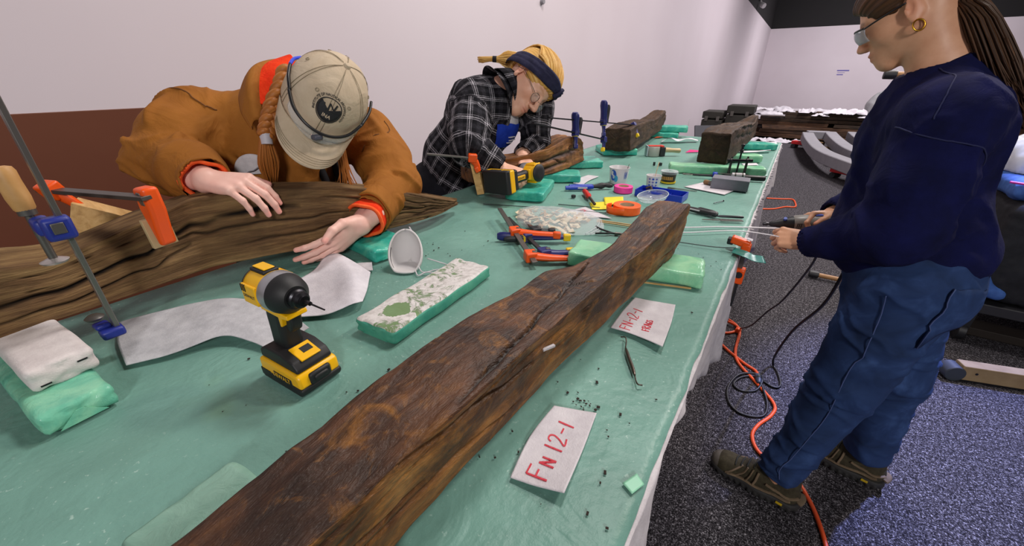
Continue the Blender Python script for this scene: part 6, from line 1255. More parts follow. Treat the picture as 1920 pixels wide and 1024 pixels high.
# ---------------------------------------------------------------- small things on the table
def at(o,x,y,z=T,rz=0): o.location=(x,y,z); o.rotation_euler=(0,0,rz); return o
def single(m,name,label,cat,mat,loc,rz=0,bev=0,sm=40,rot=None,seg=2,group=None):
    o=m.build(name,mat,None,bev=bev,sm=sm,seg=seg); o.location=loc; o.rotation_euler=rot if rot is not None else (0,0,rz); return tag(o,label,cat,group)
PLW=plain('cup_white','DAD8DA',.35); CBL=plain('cup_blue_print','2A55B8',.4); CBL2=plain('cup_light_blue','3FA0C8',.4)
def cup(name,label,x,y,r,h,rz,seed):
    t=thing(name,label,'cup',(x,y,T+.0005),rz)
    m=MB(); m.lathe([(r*.80,0),(r*.84,.002),(r*.96,h*.92),(r*1.0,h*.93),(r*1.03,h),(r*.99,h),(r*.93,h*.9),(r*.80,.006),(.0001,.006)],(0,0,0),(0,0,1),36,cap=False); m.add([(math.cos(2*PI*k/36)*r*.80,math.sin(2*PI*k/36)*r*.80,.0) for k in range(36)],[tuple(range(36))[::-1]]); c=m.build('cup_wall',PLW,t)
    m=MB(); m.lathe([(.0001,0),(r*.89,.0)],(0,0,h*.5),(0,0,1),30,cap=False); m.build('liquid',plain('milky_glue','C9C4BC',.25),t)
    def patch(a0,z0,ra,rz_,mat,nm,n=18):
        V=[];F=[]
        rr=lambda z:r*(.84+.12*z/(h*.92))+.0006
        V.append((rr(z0)*math.cos(a0),rr(z0)*math.sin(a0),z0))
        for k in range(n):
            b=2*PI*k/n; z=z0+rz_*math.sin(b); a=a0+ra*math.cos(b); V.append((rr(z)*math.cos(a),rr(z)*math.sin(a),z))
        mm=MB(); mm.add(V,[(0,1+k,1+(k+1)%n) for k in range(n)]); mm.build(nm,mat,c,sm=180)
    return t,patch
t,pt=cup('yogurt_cup','larger white plastic cup with blue print near the short timber',-.588,1.728,.044,.070,R_(-70),1)
for a,z,ra,rz_,mt in((-.62,.040,.36,.024,CBL),(-.30,.026,.22,.015,CBL2),(-.75,.048,.16,.010,PLW),(-.58,.034,.12,.008,PLW)): pt(a,z,ra,rz_,mt,'printed_blob')
for k in range(4): pt(.62+.055*k*2,.040,.035,.018,CBL,'printed_stripe',8)
m=MB(); m.tube([(.0,.02,.02),(.022,.038,.088)],.0012,6); m.build('stirring_stick',BARM,t,sm=180)
t,pt=cup('yogurt_cup','smaller white plastic cup with purple print and a thin stick in it',-.437,1.735,.031,.052,R_(-75),2); LIL=plain('cup_lilac','7A78B4',.4)
for i in range(3):
    for j in range(3): pt(-.55+.5*i,.014+.013*j,.17,.0045,LIL if (i+j)%3 else CBL,'printed_block',8)
m=MB(); m.tube([(.0,.0,.01),(-.020,.012,.105)],.0011,6); m.build('stirring_stick',WOODL,t,sm=180)
t=thing('lidded_tub','small tub with clear lid and dark label behind the smaller cup','tub',(-.405,1.862,T+.0005)); 
m=MB(); m.lathe([(.028,0),(.031,.040),(.0315,.040),(.0285,0)],(0,0,0),(0,0,1),32); m.build('tub_wall',plain('tub_black','1C1A16',.4,var='3A2C14',vs=60),t)
m=MB(); m.lathe([(.0325,.001),(.0328,.007),(.0295,.007),(.029,.001)],(0,0,0),(0,0,1),32); m.build('yellow_band',CY,t)
m=MB()
for k in range(7):
    a=-2.4+.26*k; m.add([(.0318*math.cos(a+x),.0318*math.sin(a+x),z) for x,z in((-.1,.016),(.1,.016),(.1,.03),(-.1,.03))],[(0,1,2,3)])
m.build('label_picture',plain('label_gold','9A6A2E',.5,var='C8944A',vs=90),t,sm=180)
m=MB(); m.lathe([(.0001,.052),(.036,.052),(.038,.050),(.038,.041),(.036,.040)],(0,0,0),(0,0,1),32,cap=False); o=m.build('clear_lid',GLASS,t); md=o.modifiers.new('s','SOLIDIFY'); md.thickness=.001
BTR=plain('blue_plastic','1636B0',.35,bump=.05)
t=thing('blue_tray','shallow blue plastic tray behind the tip of the foreground beam','tray',(-.365,1.600,T+.0005),R_(-3))
m=MB(); m.box((0,0,.002),(.178,.085,.004)); 
for x,y,sx,sy in((0,.042,.182,.003),(0,-.042,.182,.003),(.09,0,.003,.085),(-.09,0,.003,.085)): m.box((x,y,.013),(sx,sy,.026))
m.build('tray_body',BTR,t,bev=.001)
for x in(-.03,.03):
    m=MB(); m.box((x,.0,.008),(.002,.08,.010)); m.build('divider',BTR,t,sm=0)
m=MB(); m.tube(cr([(-.07,.02,.02),(-.055,.028,.026),(-.045,.012,.02),(-.06,.0,.014)],14),.005,8); m.build('dark_lump',plain('dark_lump','3A2A28',.8),t,sm=180)
t=thing('clear_dish','round clear plastic lid leaning on the blue tray','dish',(-.372,1.512,T+.012),0,None,(R_(8),R_(-8),0))
m=MB(); m.lathe([(.0001,0),(.044,0),(.050,.004),(.054,.016),(.056,.016)],(0,0,0),(0,0,1),40,cap=False); o=m.build('dish_wall',GLASS,t); md=o.modifiers.new('s','SOLIDIFY'); md.thickness=.0012
m=MB(); m.tube([(.056*math.cos(a),.056*math.sin(a),.016) for a in np.linspace(0,2*PI,41)],.0014,6); m.build('rim',plain('frosted_rim','C8D6DA',.25),t,sm=180)
# tape rolls
def roll(name,label,x,y,ro,ri,h,mat,tail=None,core=None):
    t=thing(name,label,'tape',(x,y,T+.0005)); m=MB(); n=48
    m.lathe([(ri,0),(ro-.001,0),(ro,.001),(ro,h-.001),(ro-.001,h),(ri,h)],(0,0,0),(0,0,1),n,cap=False); V0=len(m.v)-n; m.f+=[(V0+k,V0+(k+1)%n,(k+1)%n,k) for k in range(n)]; m.build('tape_roll',mat,t)
    m=MB(); m.lathe([(ri-.0015,.001),(ri-.0015,h-.001),(ri+.0005,h-.001),(ri+.0005,.001)],(0,0,0),(0,0,1),36,cap=False); m.build('card_core',core or plain('card_core','C9A98A',.8),t)
    if tail:
        rows=[cr([np.array(p)+np.array((0,0,z)) for p in tail],16) for z in(0,h*.5,h*.9)]; V=np.concatenate(rows); ii=np.arange(48).reshape(3,16); q=np.stack([ii[:-1,:-1],ii[1:,:-1],ii[1:,1:],ii[:-1,1:]],-1).reshape(-1,4); V[:,:2]+=.004*fbm(V*40,2,3)[:,None]; o=npmesh('loose_tail',V,q,mat,t,180); md=o.modifiers.new('s','SOLIDIFY'); md.thickness=.0006
    return t
roll('tape_roll','bright orange flagging tape roll with a loose tail','' or -.412,1.335,.047,.026,.028,plain('orange_flagging','FF5A12',.4,var='FF6E20',vs=60),[(.03,-.036,0),(-.01,-.052,0),(-.045,-.050,.0),(-.062,-.03,.002),(-.05,-.012,.004)])
roll('tape_roll','bright pink flagging tape roll behind the yellow notes',-.517,1.595,.038,.022,.024,plain('pink_flagging','F0369A',.4,var='FA4CA8',vs=60))
# red screwdriver
def lathe_tool(name,label,cat,x,y,rz,parts,z=None,tilt=0):
    t=thing(name,label,cat,(x,y,z if z is not None else T+.001),0,None,(0,tilt,rz))
    for nm,prof,mat,n in parts: m=MB(); m.lathe(prof,(0,0,0),(1,0,0),n); m.build(nm,mat,t)
    return t
REDP=plain('red_plastic','D02A20',.35); 
lathe_tool('screwdriver','red handled screwdriver pointing at the yellow notes','screwdriver',-.635,1.472,R_(-54),[('handle',[(.006,0),(.010,.004),(.0115,.03),(.010,.06),(.0125,.075),(.008,.088),(.006,.10)],REDP,10),('shaft',[(.0055,.098),(.005,.16),(.0052,.185),(.002,.187)],plain('tool_steel_dark','4A3A34',.4,.6),10)],T+.0135)
t=thing('crimp_tool','blue handled crimping pliers with black jaws beside the pink roll','pliers',(-.715,1.50,T+.012),R_(38))
m=MB(); m.tube(cr([(0,.008,0),(.05,.010,0),(.10,.006,0)],10),.0095,10,flat=.9); m.build('handle',BTR,t,sm=60)
m=MB(); m.tube(cr([(-.02,-.012,0),(.04,-.014,0),(.098,-.007,0)],10),.0090,10,flat=.9); m.build('handle',BTR,t,sm=60)
m=MB(); m.tube(cr([(.098,.0,0),(.135,.002,.002),(.155,.004,.004),(.185,.0,.0)],12),[.008,.008,.009,.012,.013,.012,.010,.009,.009,.010,.008,.004],10); m.build('jaws',CB,t,sm=60)
m=MB(); m.box((.05,-.0235,.001),(.04,.001,.006)); m.build('white_marking',PAPER,t,sm=0)
single(MB().lathe([(.004,0),(.009,.001),(.009,.010),(.004,.011)],(0,0,0),(0,0,1),20),'rubber_grommet','small black rubber grommet in front of the blue crimping tool','grommet',CB,(-.647,1.398,T+.001))
single(MB().lathe([(.004,0),(.006,.001),(.006,.018),(.003,.019)],(0,0,0),(0,0,1),14),'black_nub','small black nub standing behind the cups, left one','peg',CB,(-.563,2.198,T+.001))
single(MB().lathe([(.004,0),(.009,.001),(.009,.015),(.004,.016)],(0,0,0),(0,0,1),14),'black_nub','small black nub standing behind the cups, right one','peg',CB,(-.535,2.215,T+.001))
single(MB().box((0,0,.0012),(.115,.008,.0015)).box((-.045,0,.0012),(.03,.012,.002)),'spatula','thin steel spatula lying beside the white card','spatula',BARM,(-.32,1.768,T+.0006),R_(3),.0004)
single(MB().cyl((-.03,0,0),(.03,0,0),.0016,n=8).cyl((.03,0,0),(.034,0,0),.003,n=10),'nail','single dark nail lying in front of the grey block','nail',GM,(-.162,1.64,T+.003),R_(66))
# brush, grey block
lathe_tool('paint_brush','short paint brush with tan bristles beside the grey block','brush',-.262,1.912,R_(-25),[('bristles',[(.009,0),(.0105,.008),(.0095,.026)],plain('bristle_tan','8A6A48',.9,bump=.5),14),('ferrule',[(.0098,.025),(.0098,.034)],BARM,14),('handle',[(.008,.034),(.006,.06),(.007,.10),(.003,.105)],plain('brush_handle','B9AFA6',.5),12)],T+.0125)
single(MB().box((0,0,.0225),(.140,.078,.044)),'sharpening_block','plain grey rectangular sharpening block on the white card','block',plain('slate_grey','6E6E78',.55,var='7A7A84',vs=30,bump=.1,bs=400),(-.160,1.893,T+.0022),R_(3),.002)
# long black tool with a ring handle and silver barrel
t=thing('marking_gauge','long black rod tool with wire ring end and silver barrel behind the grey block','tool',(-.335,2.025,T+.014),R_(17))
m=MB(); m.tube([(-.022+.022*math.cos(a),.012*math.sin(a),0) for a in np.linspace(0,2*PI,25)],.0018,6); m.build('ring_handle',BARM,t,sm=180)
m=MB(); m.lathe([(.004,0),(.005,.004),(.0052,.20),(.011,.205),(.0115,.30),(.009,.304)],(0,0,0),(1,0,0),16); m.build('rod',CB,t)
m=MB(); m.lathe([(.013,0),(.014,.003),(.014,.050),(.013,.053)],(.165,0,.006),(1,0,0),20); b=m.build('barrel',plain('barrel_white','C6C2C6',.35),t)
for x in(.175,.205): m=MB(); m.lathe([(.0145,0),(.0145,.006)],(x,0,.006),(1,0,0),20); m.build('barrel_band',BARM,b)
m=MB(); m.lathe([(.012,0),(.014,.003),(.014,.018),(.010,.021)],(.085,0,.004),(1,0,0),18); m.build('blue_knob',BTR,t)
m=MB(); m.cyl((.10,.004,.012),(.31,.004,.010),.0018,n=8); m.build('thin_rod',BARM,t)
# black press frame with centre screw
t=thing('press_frame','black two post screw press standing among the far tools','press',(-.168,2.165,T+.0005),R_(30))
m=MB(); m.box((0,0,.005),(.11,.03,.010)); m.build('base',CB,t,bev=.002)
for x in(-.036,.036):
    m=MB(); m.lathe([(.007,0),(.006,.004),(.0055,.062),(.008,.064),(.008,.072),(.004,.076),(.004,.084)],(x,0,.008),(0,0,1),14); m.build('post',plain('post_grey','4A4846',.4,.4),t)
m=MB(); m.bar((-.055,0,.074),(.060,0,.074),.012,.012); m.build('crossbar',CB,t,bev=.002)
m=MB(); m.lathe([(.004,0),(.004,.10),(.008,.102),(.008,.112),(.0055,.114),(.0055,.126),(.008,.128),(.008,.136),(.004,.138)],(0,0,.01),(0,0,1),14); m.build('screw',CB,t)
# packing tape gun
t=thing('tape_dispenser','hand tape dispenser with white roll, red top and cream handle','tape dispenser',(-.655,2.49,T+.001),R_(32))
m=MB(); m.lathe([(.014,0),(.036,0),(.037,.002),(.037,.052),(.036,.054),(.014,.054)],(0,0,0),(0,0,1),32); m.build('tape_roll',plain('clear_tape','A9AAA2',.35),t)
m=MB(); m.box((.004,.0,.0575),(.075,.03,.005)); m.box((.045,0,.056),(.02,.045,.008)); m.build('top_plate',plain('red_frame','D83A2A',.4),t,bev=.002)
m=MB(); m.box((-.040,0,.03),(.006,.05,.058)); m.build('cutter_plate',plain('pale_plate','BCC4CC',.4),t,bev=.001)
m=MB(); m.box((.050,0,.026),(.030,.05,.050)); m.build('brake_block',CB,t,bev=.003)
m=MB(); m.lathe([(.012,0),(.014,.01),(.012,.05),(.014,.09),(.010,.096)],(.065,0,.034),(1,.05,-.06),18); m.build('handle',plain('cream_plastic','D8BE92',.45),t)
# black handled knives and tweezers right of the beam tip
t=lathe_tool('scalpel','black handled scalpel lying right of the foreground beam tip','knife',-.262,1.475,R_(-14),[('handle',[(.004,0),(.008,.01),(.0095,.05),(.0085,.10),(.009,.125),(.005,.13)],CB,12),('blade',[(.002,-.022),(.004,-.004),(.0045,.001)],BARM,8)],T+.0105)
m=MB(); m.box((.055,-.0085,.003),(.034,.002,.004)); m.build('white_marking',PAPER,t,sm=0)
lathe_tool('scalpel','second black handled tool crossing beside the scalpel','knife',-.205,1.478,R_(-22),[('handle',[(.005,0),(.009,.008),(.010,.05),(.008,.07),(.004,.074)],CB,12)],T+.011)
t=thing('tweezers','pair of grey steel tweezers lying nearest the right table edge','tweezers',(-.172,1.388,T+.004),R_(26))
for sg in(1,-1): m=MB(); m.bar((0,sg*.001,0),(.055,sg*.006,.001),.003,.002); m.bar((.055,sg*.006,.001),(.125,sg*.0055,.002),.007,.0025); m.build('arm',BARM,t,bev=.0005)
lathe_tool('awl','thin dark pointed tool lying behind the tweezers','awl',-.165,1.435,R_(24),[('shaft',[(.0012,0),(.002,.03),(.004,.04),(.0045,.11),(.003,.114)],GM,10)],T+.006)
# double ended pick beside the labels
t=thing('dental_pick','double ended steel pick with curved tips between the two labels','pick',(-.159,.596,T+.0045))
P=np.array([(0,0,.002),(.004,-.004,.004),(.008,-.016,.0),(.012,-.022,0)]); d=np.array((.0605,-.10,0))
m=MB(); m.tube(cr([(.012,-.020,0),(.026,-.044,.0),(.040,-.066,0),(.050,-.084,0)],12),[.0012,.0020,.0029,.0031,.0031,.0031,.0031,.0031,.0031,.0029,.0020,.0012],10); m.build('grip',plain('pick_steel','5A5048',.35,.7),t,sm=180)
m=MB(); m.tube(cr([(-.006,.006,-.001),(.002,.007,.001),(.008,-.004,.0),(.012,-.020,0)],12),.0012,8); m.build('tip',MATS['pick_steel'],t,sm=180)
m=MB(); m.tube(cr([(.050,-.084,0),(.055,-.094,0),(.060,-.101,.001),(.066,-.098,.0)],12),.0012,8); m.build('tip',MATS['pick_steel'],t,sm=180)
# sticks, rods and snips
single(MB().bar((-.455,1.175,T+.004),(-.30,1.197,T+.004),.004,.003),'wooden_stick','thin pale wooden stick half hidden behind the beam, nearer one','stick',WOODL,(0,0,0),0,0,0)
single(MB().bar((-.461,1.189,T+.004),(-.30,1.213,T+.004),.004,.003),'wooden_stick','thin pale wooden stick half hidden behind the beam, farther one','stick',WOODL,(0,0,0),0,0,0)
single(MB().bar((-.24,.826,T+.003),(-.099,.869,T+.003),.004,.003),'wooden_stick','thin wooden stick lying along the front of the mint foam block','stick',WOODL,(0,0,0),0,0,0)
t=thing('wire_snips','small snips with black wire handles beside the zip bag','snips',(-.365,1.10,T+.004))
for P in([(-.073,.028,0),(-.05,.010,.002),(-.02,.0,.002),(.0,.0,0)],[(-.05,-.03,0),(-.03,-.022,.002),(-.012,-.008,.002),(.0,.0,0)]): m=MB(); m.tube(cr(P,10),.003,8); m.build('handle',CB,t,sm=180)
m=MB(); m.tube([(0,0,0),(.014,.004,.001),(.03,.010,0)],[.006,.005,.002],8); m.build('blade',BARM,t,sm=60)
DRK=plain('dark_rod','4E5A58',.4,.5); WHR=plain('white_rod','DCD8DC',.35)
def rod(label,pts,r,mat,cat='rod',n=30,grp=None): m=MB(); m.tube(cr(pts,n),r,8); return tag(m.build('thin_rod',mat,None,sm=180),label,cat,grp)
rod('long thin dark rod lying across the table behind the zip bag',[(-.885,1.127,T+.003),(-.68,1.205,T+.0035),(-.464,1.279,T+.003)],.0018,DRK)
rod('shorter thin dark rod lying behind the red lettered card',[(-.65,1.278,T+.003),(-.506,1.325,T+.003)],.0018,DRK)
rod('white rod running over the table to the rotary tool, farthest of the three rods',[(-.30,1.225,T+.004),(-.203,1.268,T+.006),(-.10,1.345,T+.006),(.055,1.475,T-.008)],.0022,WHR)
rod('white rod running over the table into the left hand, middle of the three rods',[(-.30,1.18,T+.004),(-.192,1.222,T+.006),(-.06,1.325,T+.007),(.075,1.43,T-.022)],.0018,WHR)
rod('grey wire ending on the orange edge clamp, nearest of the three rods',[(-.30,1.12,T+.003),(-.175,1.138,T+.005),(-.10,1.150,T+.006),(-.046,1.160,T+.012)],.0015,DRK)
# rotary tool held by the standing person
GRY=plain('rotary_grey','8E8A84',.4,bump=.06); t=thing('rotary_tool','grey handheld rotary tool held by the standing person','rotary tool',(.020,1.497,.945),0,None,(0,R_(-8),R_(13)))
m=MB(); m.lathe([(.022,.058),(.0265,.066),(.0275,.09),(.0275,.15),(.025,.178),(.018,.188),(.008,.191)],(0,0,0),(1,0,0),32); bd_=m.build('motor_body',GRY,t)
m=MB(); m.lathe([(.006,-.004),(.0085,.0),(.010,.012),(.016,.030),(.022,.050),(.0235,.060)],(0,0,0),(1,0,0),28); nz=m.build('nose',CB,t)
m=MB(); m.lathe([(.0030,-.024),(.0055,-.022),(.0055,-.010),(.004,-.008),(.004,-.003)],(0,0,0),(1,0,0),14); m.build('collet',GM,nz)
for k in range(3): m=MB(); m.bar((.066+.005*k,-.0262,-.006),(.068+.005*k,-.0262,.008),.002,.003,(0,1,0)); m.build('vent_slot',CB,bd_,sm=0)
m=MB(); m.box((.125,-.004,.0275),(.020,.014,.004)); m.build('switch',plain('switch_blue','3A56B8',.4),bd_,bev=.001)
m=MB(); m.cyl((.036,-.008,.016),(.036,-.012,.022),.005,n=12); m.build('lock_button',plain('switch_blue','3A56B8',.4),nz)
m=MB(); m.lathe([(.009,.186),(.007,.2),(.005,.225)],(0,0,0),(1,0,0),14); m.build('cord_strain_relief',CB,t)
# zip bag with wood chips
t=thing('zip_bag','clear zip bag of pale wood chips lying between clamps and orange tape','bag',(-.56,1.105,T))
FILM=filmmat('bag_film','DCE4E6',.05,.15)
nu,nv=46,30; bs=[[(-.15,-.02),(-.08,-.10),(.05,-.112),(.146,-.045)],[(-.165,.03),(-.06,.0),(.06,.01),(.15,.02)],[(-.138,.075),(-.03,.125),(.07,.118),(.112,.10)]]
rows=[cr([(p[0],p[1],0) for p in b],nu) for b in bs]; G=np.stack([cr([r_[i] for r_ in rows],nv) for i in range(nu)],0)
u=np.linspace(0,1,nu)[:,None]; v=np.linspace(0,1,nv)[None]; hh=.040*np.sin(PI*np.clip(u*1.12,0,1))**.7*np.sin(PI*v)**.8*(1-.6*u)
top=G.copy(); wr=fbm(top*np.array([28,28,1]),3,5); top[...,2]=.0035+hh*(1+.25*wr)+.003*np.abs(wr); bot=G.copy(); bot[...,2]=.0012
ii=np.arange(nu*nv).reshape(nu,nv); q=np.stack([ii[:-1,:-1],ii[1:,:-1],ii[1:,1:],ii[:-1,1:]],-1).reshape(-1,4); bd=np.concatenate([ii[0,:],ii[1:,-1],ii[-1,-2::-1],ii[-2:0:-1,0]]); N_=nu*nv
o=npmesh('plastic_film',top.reshape(-1,3),q,FILM,t,180); md=o.modifiers.new('s','SOLIDIFY'); md.thickness=.0005
for k in(0,1): m=MB(); m.tube([top[nu-4-2*k,j]+np.array((0,0,.001)) for j in range(2,nv-2)],.0012,6); m.build('zip_seal',plain('zip_clear','C6CED2',.3),t,sm=180)
r=random.Random(8); CH1=plain('chip_cream','D8C4A2',.7,var='E6D6B8',vs=60); CH2=plain('chip_tan','B0875A',.7,var='C49E70',vs=60)
for k in range(120):
    i=int(nu*(.08+.66*r.random()**.9)); j=int(nv*(.15+.7*r.random())); h_=hh[i,j]*r.uniform(.1,.85); p=G[i,j]; L=.009+.017*r.random(); w_=.007+.012*r.random()
    m=MB(); m.box((p[0],p[1],.004+max(.001,h_-.003)),(L*1.6,w_,.0015),(r.uniform(-.5,.5),r.uniform(-.5,.5),r.uniform(0,PI)),tp=r.uniform(.6,1)); m.build('wood_chip',CH1 if r.random()<.72 else CH2,t,sm=0)
# dust mask lying open on the table
t=thing('dust_mask','white cup dust mask lying open with its straps on the green sheet','mask',(-.705,.600,T+.003)); 
Rm=HF((-.005,-.012,.034),(.42,-.66,.62),(-.45,.55,.70)); n1,n2=44,16; V=[]
for j in range(n2):
    f=j/(n2-1); a_=f*PI/2
    for i in range(n1):
        b=2*PI*i/n1; rr_=(1+.10*math.cos(b))*(math.sin(a_)**.8); V.append(Rm((-.045*math.cos(a_)-.002,math.sin(b)*.040*rr_,math.cos(b)*.060*rr_*(1 if math.cos(b)>0 else .95))))
ii=np.arange(n1*n2).reshape(n2,n1); q=np.stack([ii[:-1],np.roll(ii[:-1],-1,1),np.roll(ii[1:],-1,1),ii[1:]],-1).reshape(-1,4)
V=np.array(V); V[:,2]=np.maximum(V[:,2],.001)
MW=plain('mask_white','D6D2D2',.8,bump=.1,bs=500); sh=npmesh('mask_shell',V,q,MW,t,180); md=sh.modifiers.new('s','SOLIDIFY'); md.thickness=.0022
m=MB(); rim=V.reshape(n2,n1,3)[-1]; m.tube(list(rim)+[rim[0]],.0026,8); m.build('rim',MW,sh,sm=180)
rw=V.reshape(n2,n1,3); idx=[29,31,33,35,36]; 
VV=[]; 
for i in idx: VV+= [rw[-2,i]+Rm.f*.003,rw[-4,i]+Rm.f*.004]
m=MB(); m.add(VV,[(2*k,2*k+1,2*k+3,2*k+2) for k in range(len(idx)-1)]); o=m.build('nose_foam',plain('nose_grey','6E6C70',.8),sh,sm=0); md=o.modifiers.new('s','SOLIDIFY'); md.thickness=.004
m=MB(); m.tube(cr([rim[15],rim[15]+(.02,-.004,-.01),(.075,.02,.004),(.115,.02,.003),(.13,.04,.002),(.10,.05,.004),rim[12]+(.01,.01,-.004)],30),.0014,6); m.build('strap',PAPER,t,sm=180)
m=MB(); m.tube(cr([rim[17],rim[17]+(.02,-.01,-.004),(.06,-.006,.003),(.10,.004,.003),(.135,.025,.002)],24),.0016,6); m.build('strap',PAPER,t,sm=180)
m=MB(); m.tube(cr([rim[3],rim[2]+(-.012,.01,.004),rim[1]+(-.004,.012,-.01),rim[43]],12),.0014,6); m.build('strap',PAPER,t,sm=180)
# ---------------------------------------------------------------- cords on the carpet
OC=plain('orange_cord','E2521C',.45); BC=plain('black_cord','121214',.45); GC_=plain('dark_cord','2A2A2E',.5)
def cord(name,label,pts,r,mat,n=120,cat='cord'): 
    m=MB(); m.tube(cr(pts,n),r,8); return tag(m.build(name,mat,None,sm=180),label,cat)
z=.0075
oc=cord('extension_cord','orange extension cord snaking over the carpet past the shoes',[(-.20,2.40,z),(-.08,2.50,z),(.0,2.47,z),(.03,2.40,.012),(-.02,2.33,z),(-.12,2.30,z),(-.25,2.36,z+.012),(-.16,2.46,.02),(-.05,2.45,.02),(.037,2.397,.016),(.046,2.17,z),(.075,2.06,z),(.172,1.935,z),(.250,1.824,z),(.245,1.74,z),(.200,1.64,z),(.185,1.56,z),(.215,1.485,z),(.29,1.445,z),(.345,1.42,z),(.385,1.355,z),(.412,1.28,z),(.432,1.19,z),(.45,1.05,z),(.48,.85,z)],.0075,OC,220)
m=MB(); m.lathe([(.012,0),(.016,.004),(.016,.03),(.012,.036)],(.030,2.365,.018),(.1,1,.0),14); m.build('socket_end',plain('orange_plug','F0561C',.4),oc,bev=.001)
cord('extension_cord','second orange cord running from under the table to the grey connector',[(-.22,2.22,z),(-.066,2.212,z),(.02,2.14,z),(.10,2.075,z),(.155,2.04,z),(.172,1.99,.012)],.0075,OC,60)
t=thing('cord_connector','dark grey cord connector lying on the orange cord','plug',(.172,1.965,.018),R_(-80))
m=MB(); m.lathe([(.008,-.03),(.015,-.024),(.016,.0),(.014,.02),(.008,.034)],(0,0,0),(1,0,0),14); m.build('connector_body',plain('connector_grey','3A4254',.45),t,bev=.001)
m=MB(); m.lathe([(.017,-.006),(.017,.004)],(0,0,0),(1,0,0),14); m.build('connector_ring',CB,t)
cord('power_cord','black power cord falling from the rotary tool and looping on the carpet',[(.236,1.545,.972),(.262,1.55,.93),(.262,1.60,.78),(.262,1.72,.60),(.232,1.93,.36),(.215,2.05,.15),(.225,2.14,.02),(.255,2.08,.006),(.268,1.985,.006),(.235,1.955,.006),(.16,1.99,.006),(.10,1.945,.006),(.075,1.87,.006),(.11,1.84,.006),(.17,1.88,.006),(.19,1.96,.02),(.17,2.0,.02),(.09,1.96,.010),(.055,1.83,.006),(.075,1.72,.006),(.13,1.675,.006),(.21,1.71,.006),(.225,1.80,.006),(.20,1.90,.012),(.178,1.945,.018)],.0055,BC,200)
cord('power_cord','thin dark cord hanging from the hands to the orange socket',[(.15,1.47,.925),(.166,1.50,.861),(.167,1.70,.69),(.15,1.92,.48),(.126,2.10,.33),(.085,2.28,.13),(.04,2.385,.030)],.0038,GC_,80)
cord('extension_cord','far orange cord loop sticking out from under the table',[(-.30,5.80,.007),(-.089,5.79,.007),(.10,5.86,.007),(.219,5.913,.007),(.255,5.75,.007),(.255,5.56,.007),(.16,5.50,.007),(.05,5.33,.007),(-.10,5.25,.007),(-.30,5.28,.007)],.009,OC,90)
# ---------------------------------------------------------------- wooden rack with black rubber tips behind the standing person
t=thing('wooden_rack','wooden rack behind the standing person with black rubber rail tips','rack',(.80,3.5,0))
for zz_ in(.032,1.386):
    m=MB(); m.cyl((-.36,0,zz_),(.06,0,zz_),.017,n=14); rl_=m.build('rail',plain('rack_wood','A87C50',.5),t)
    m=MB(); m.lathe([(.02,0),(.0255,.004),(.0265,.05),(.024,.062)],(-.42,0,zz_),(1,0,0),18); m.build('rubber_tip',CB,rl_)
for x in(-.12,.04): m=MB(); m.cyl((x,0,.032),(x,0,1.386),.014,n=12); m.build('post',MATS['rack_wood'],t)
m=MB(); m.cyl((.04,-.3,.017),(.04,.3,.017),.017,n=12); m.build('foot',MATS['rack_wood'],t)
# ---------------------------------------------------------------- dolly plank with a roller
t=thing('plank_dolly','wooden plank with a dark roller end lying on the blue lit carpet','dolly',(.965,2.545,0),R_(17)); PW=woodmat('grey_plank',('6A5640','8A7250','A08860','B49C72'),(3,40,40),'5A4834',.3,4)
V=[];F=[]
m=MB(); m.box((.50,0,.055),(.94,.062,.082)); o=m.build('plank',WOODL if False else plain('weathered_pine','8E7650',.6,var='A48C64',vs=14,bump=.3,bs=90),t,bev=.004)
m=MB(); m.cyl((.012,-.034,.042),(.012,.034,.042),.042,n=24); m.build('roller',plain('roller_rubber','3A4048',.5),t,bev=.004)
m=MB(); m.cyl((.09,-.033,.060),(.09,-.030,.060),.006,n=12); m.build('bolt',STEEL,t)
m=MB(); m.box((.50,0,.008),(.94,.05,.012)); m.build('metal_runner',STEEL,t,bev=.001)
# ---------------------------------------------------------------- loaded trolley with quilts on the right
t=thing('trolley','low black trolley carrying a quilt covered load at the right edge','trolley',(1.60,3.42,0))
m=MB(); m.box((0,0,.245),(1.20,.95,.06)); m.build('platform',CB,t,bev=.006)
for x in(-.5,.5):
    for y in(-.38,.38):
        m=MB(); m.cyl((x-.018,y,.055),(x+.018,y,.055),.055,n=20); m.box((x,y,.14),(.05,.06,.15)); m.build('caster',CB,t,bev=.003)
def quiltmat(name,c1,c2):
    t=NT(name); v=t.coord('Object'); t.base(t.ramp(t.noise(v,14,4,.6),[(.3,c1),(.7,c2)])); t.bump(t.noise(v,300,3),.3,.002); return t.set(rough=.75,spec=.25)
QD=quiltmat('dark_quilt','1A1B1E','26272B'); QB=quiltmat('blue_quilt','2C4A86','4A72B8')
def quilt(name,label,prims,vx,mat,seed,zig=True,amp=.006,lo=None):
    V,Q=sdf(prims,vx); N=vnorm(V,Q)
    c=V[:,0]+V[:,1]*.9; zg=np.abs(((V[:,2]*1.0+.10*np.abs(((c/.09)%1)-.5)*2)/.055)%1-.5)*2
    D=amp*(np.clip(zg*1.6,0,1)**.5) if zig else 0; D=D+.012*fbm(V*7,3,seed)+.004*fbm(V*28,3,seed)
    o=npmesh(name,V+N*D[:,None],Q,mat,None,180); return tag(o,label,'blanket')
quilt('moving_blanket','dark zigzag quilted blanket draped over the trolley load',[('b',(1.60,3.42,.545),(.52,.40,.215),None,.05,0)],.014,QD,3)
quilt('moving_blanket','blue quilted blanket lying on top of the dark quilt',[('b',(1.60,3.42,.862),(.56,.36,.012),None,.030,0),('c',(1.08,3.12,.84),(1.25,3.0,.865),.035,.03,.05)],.012,QB,5)
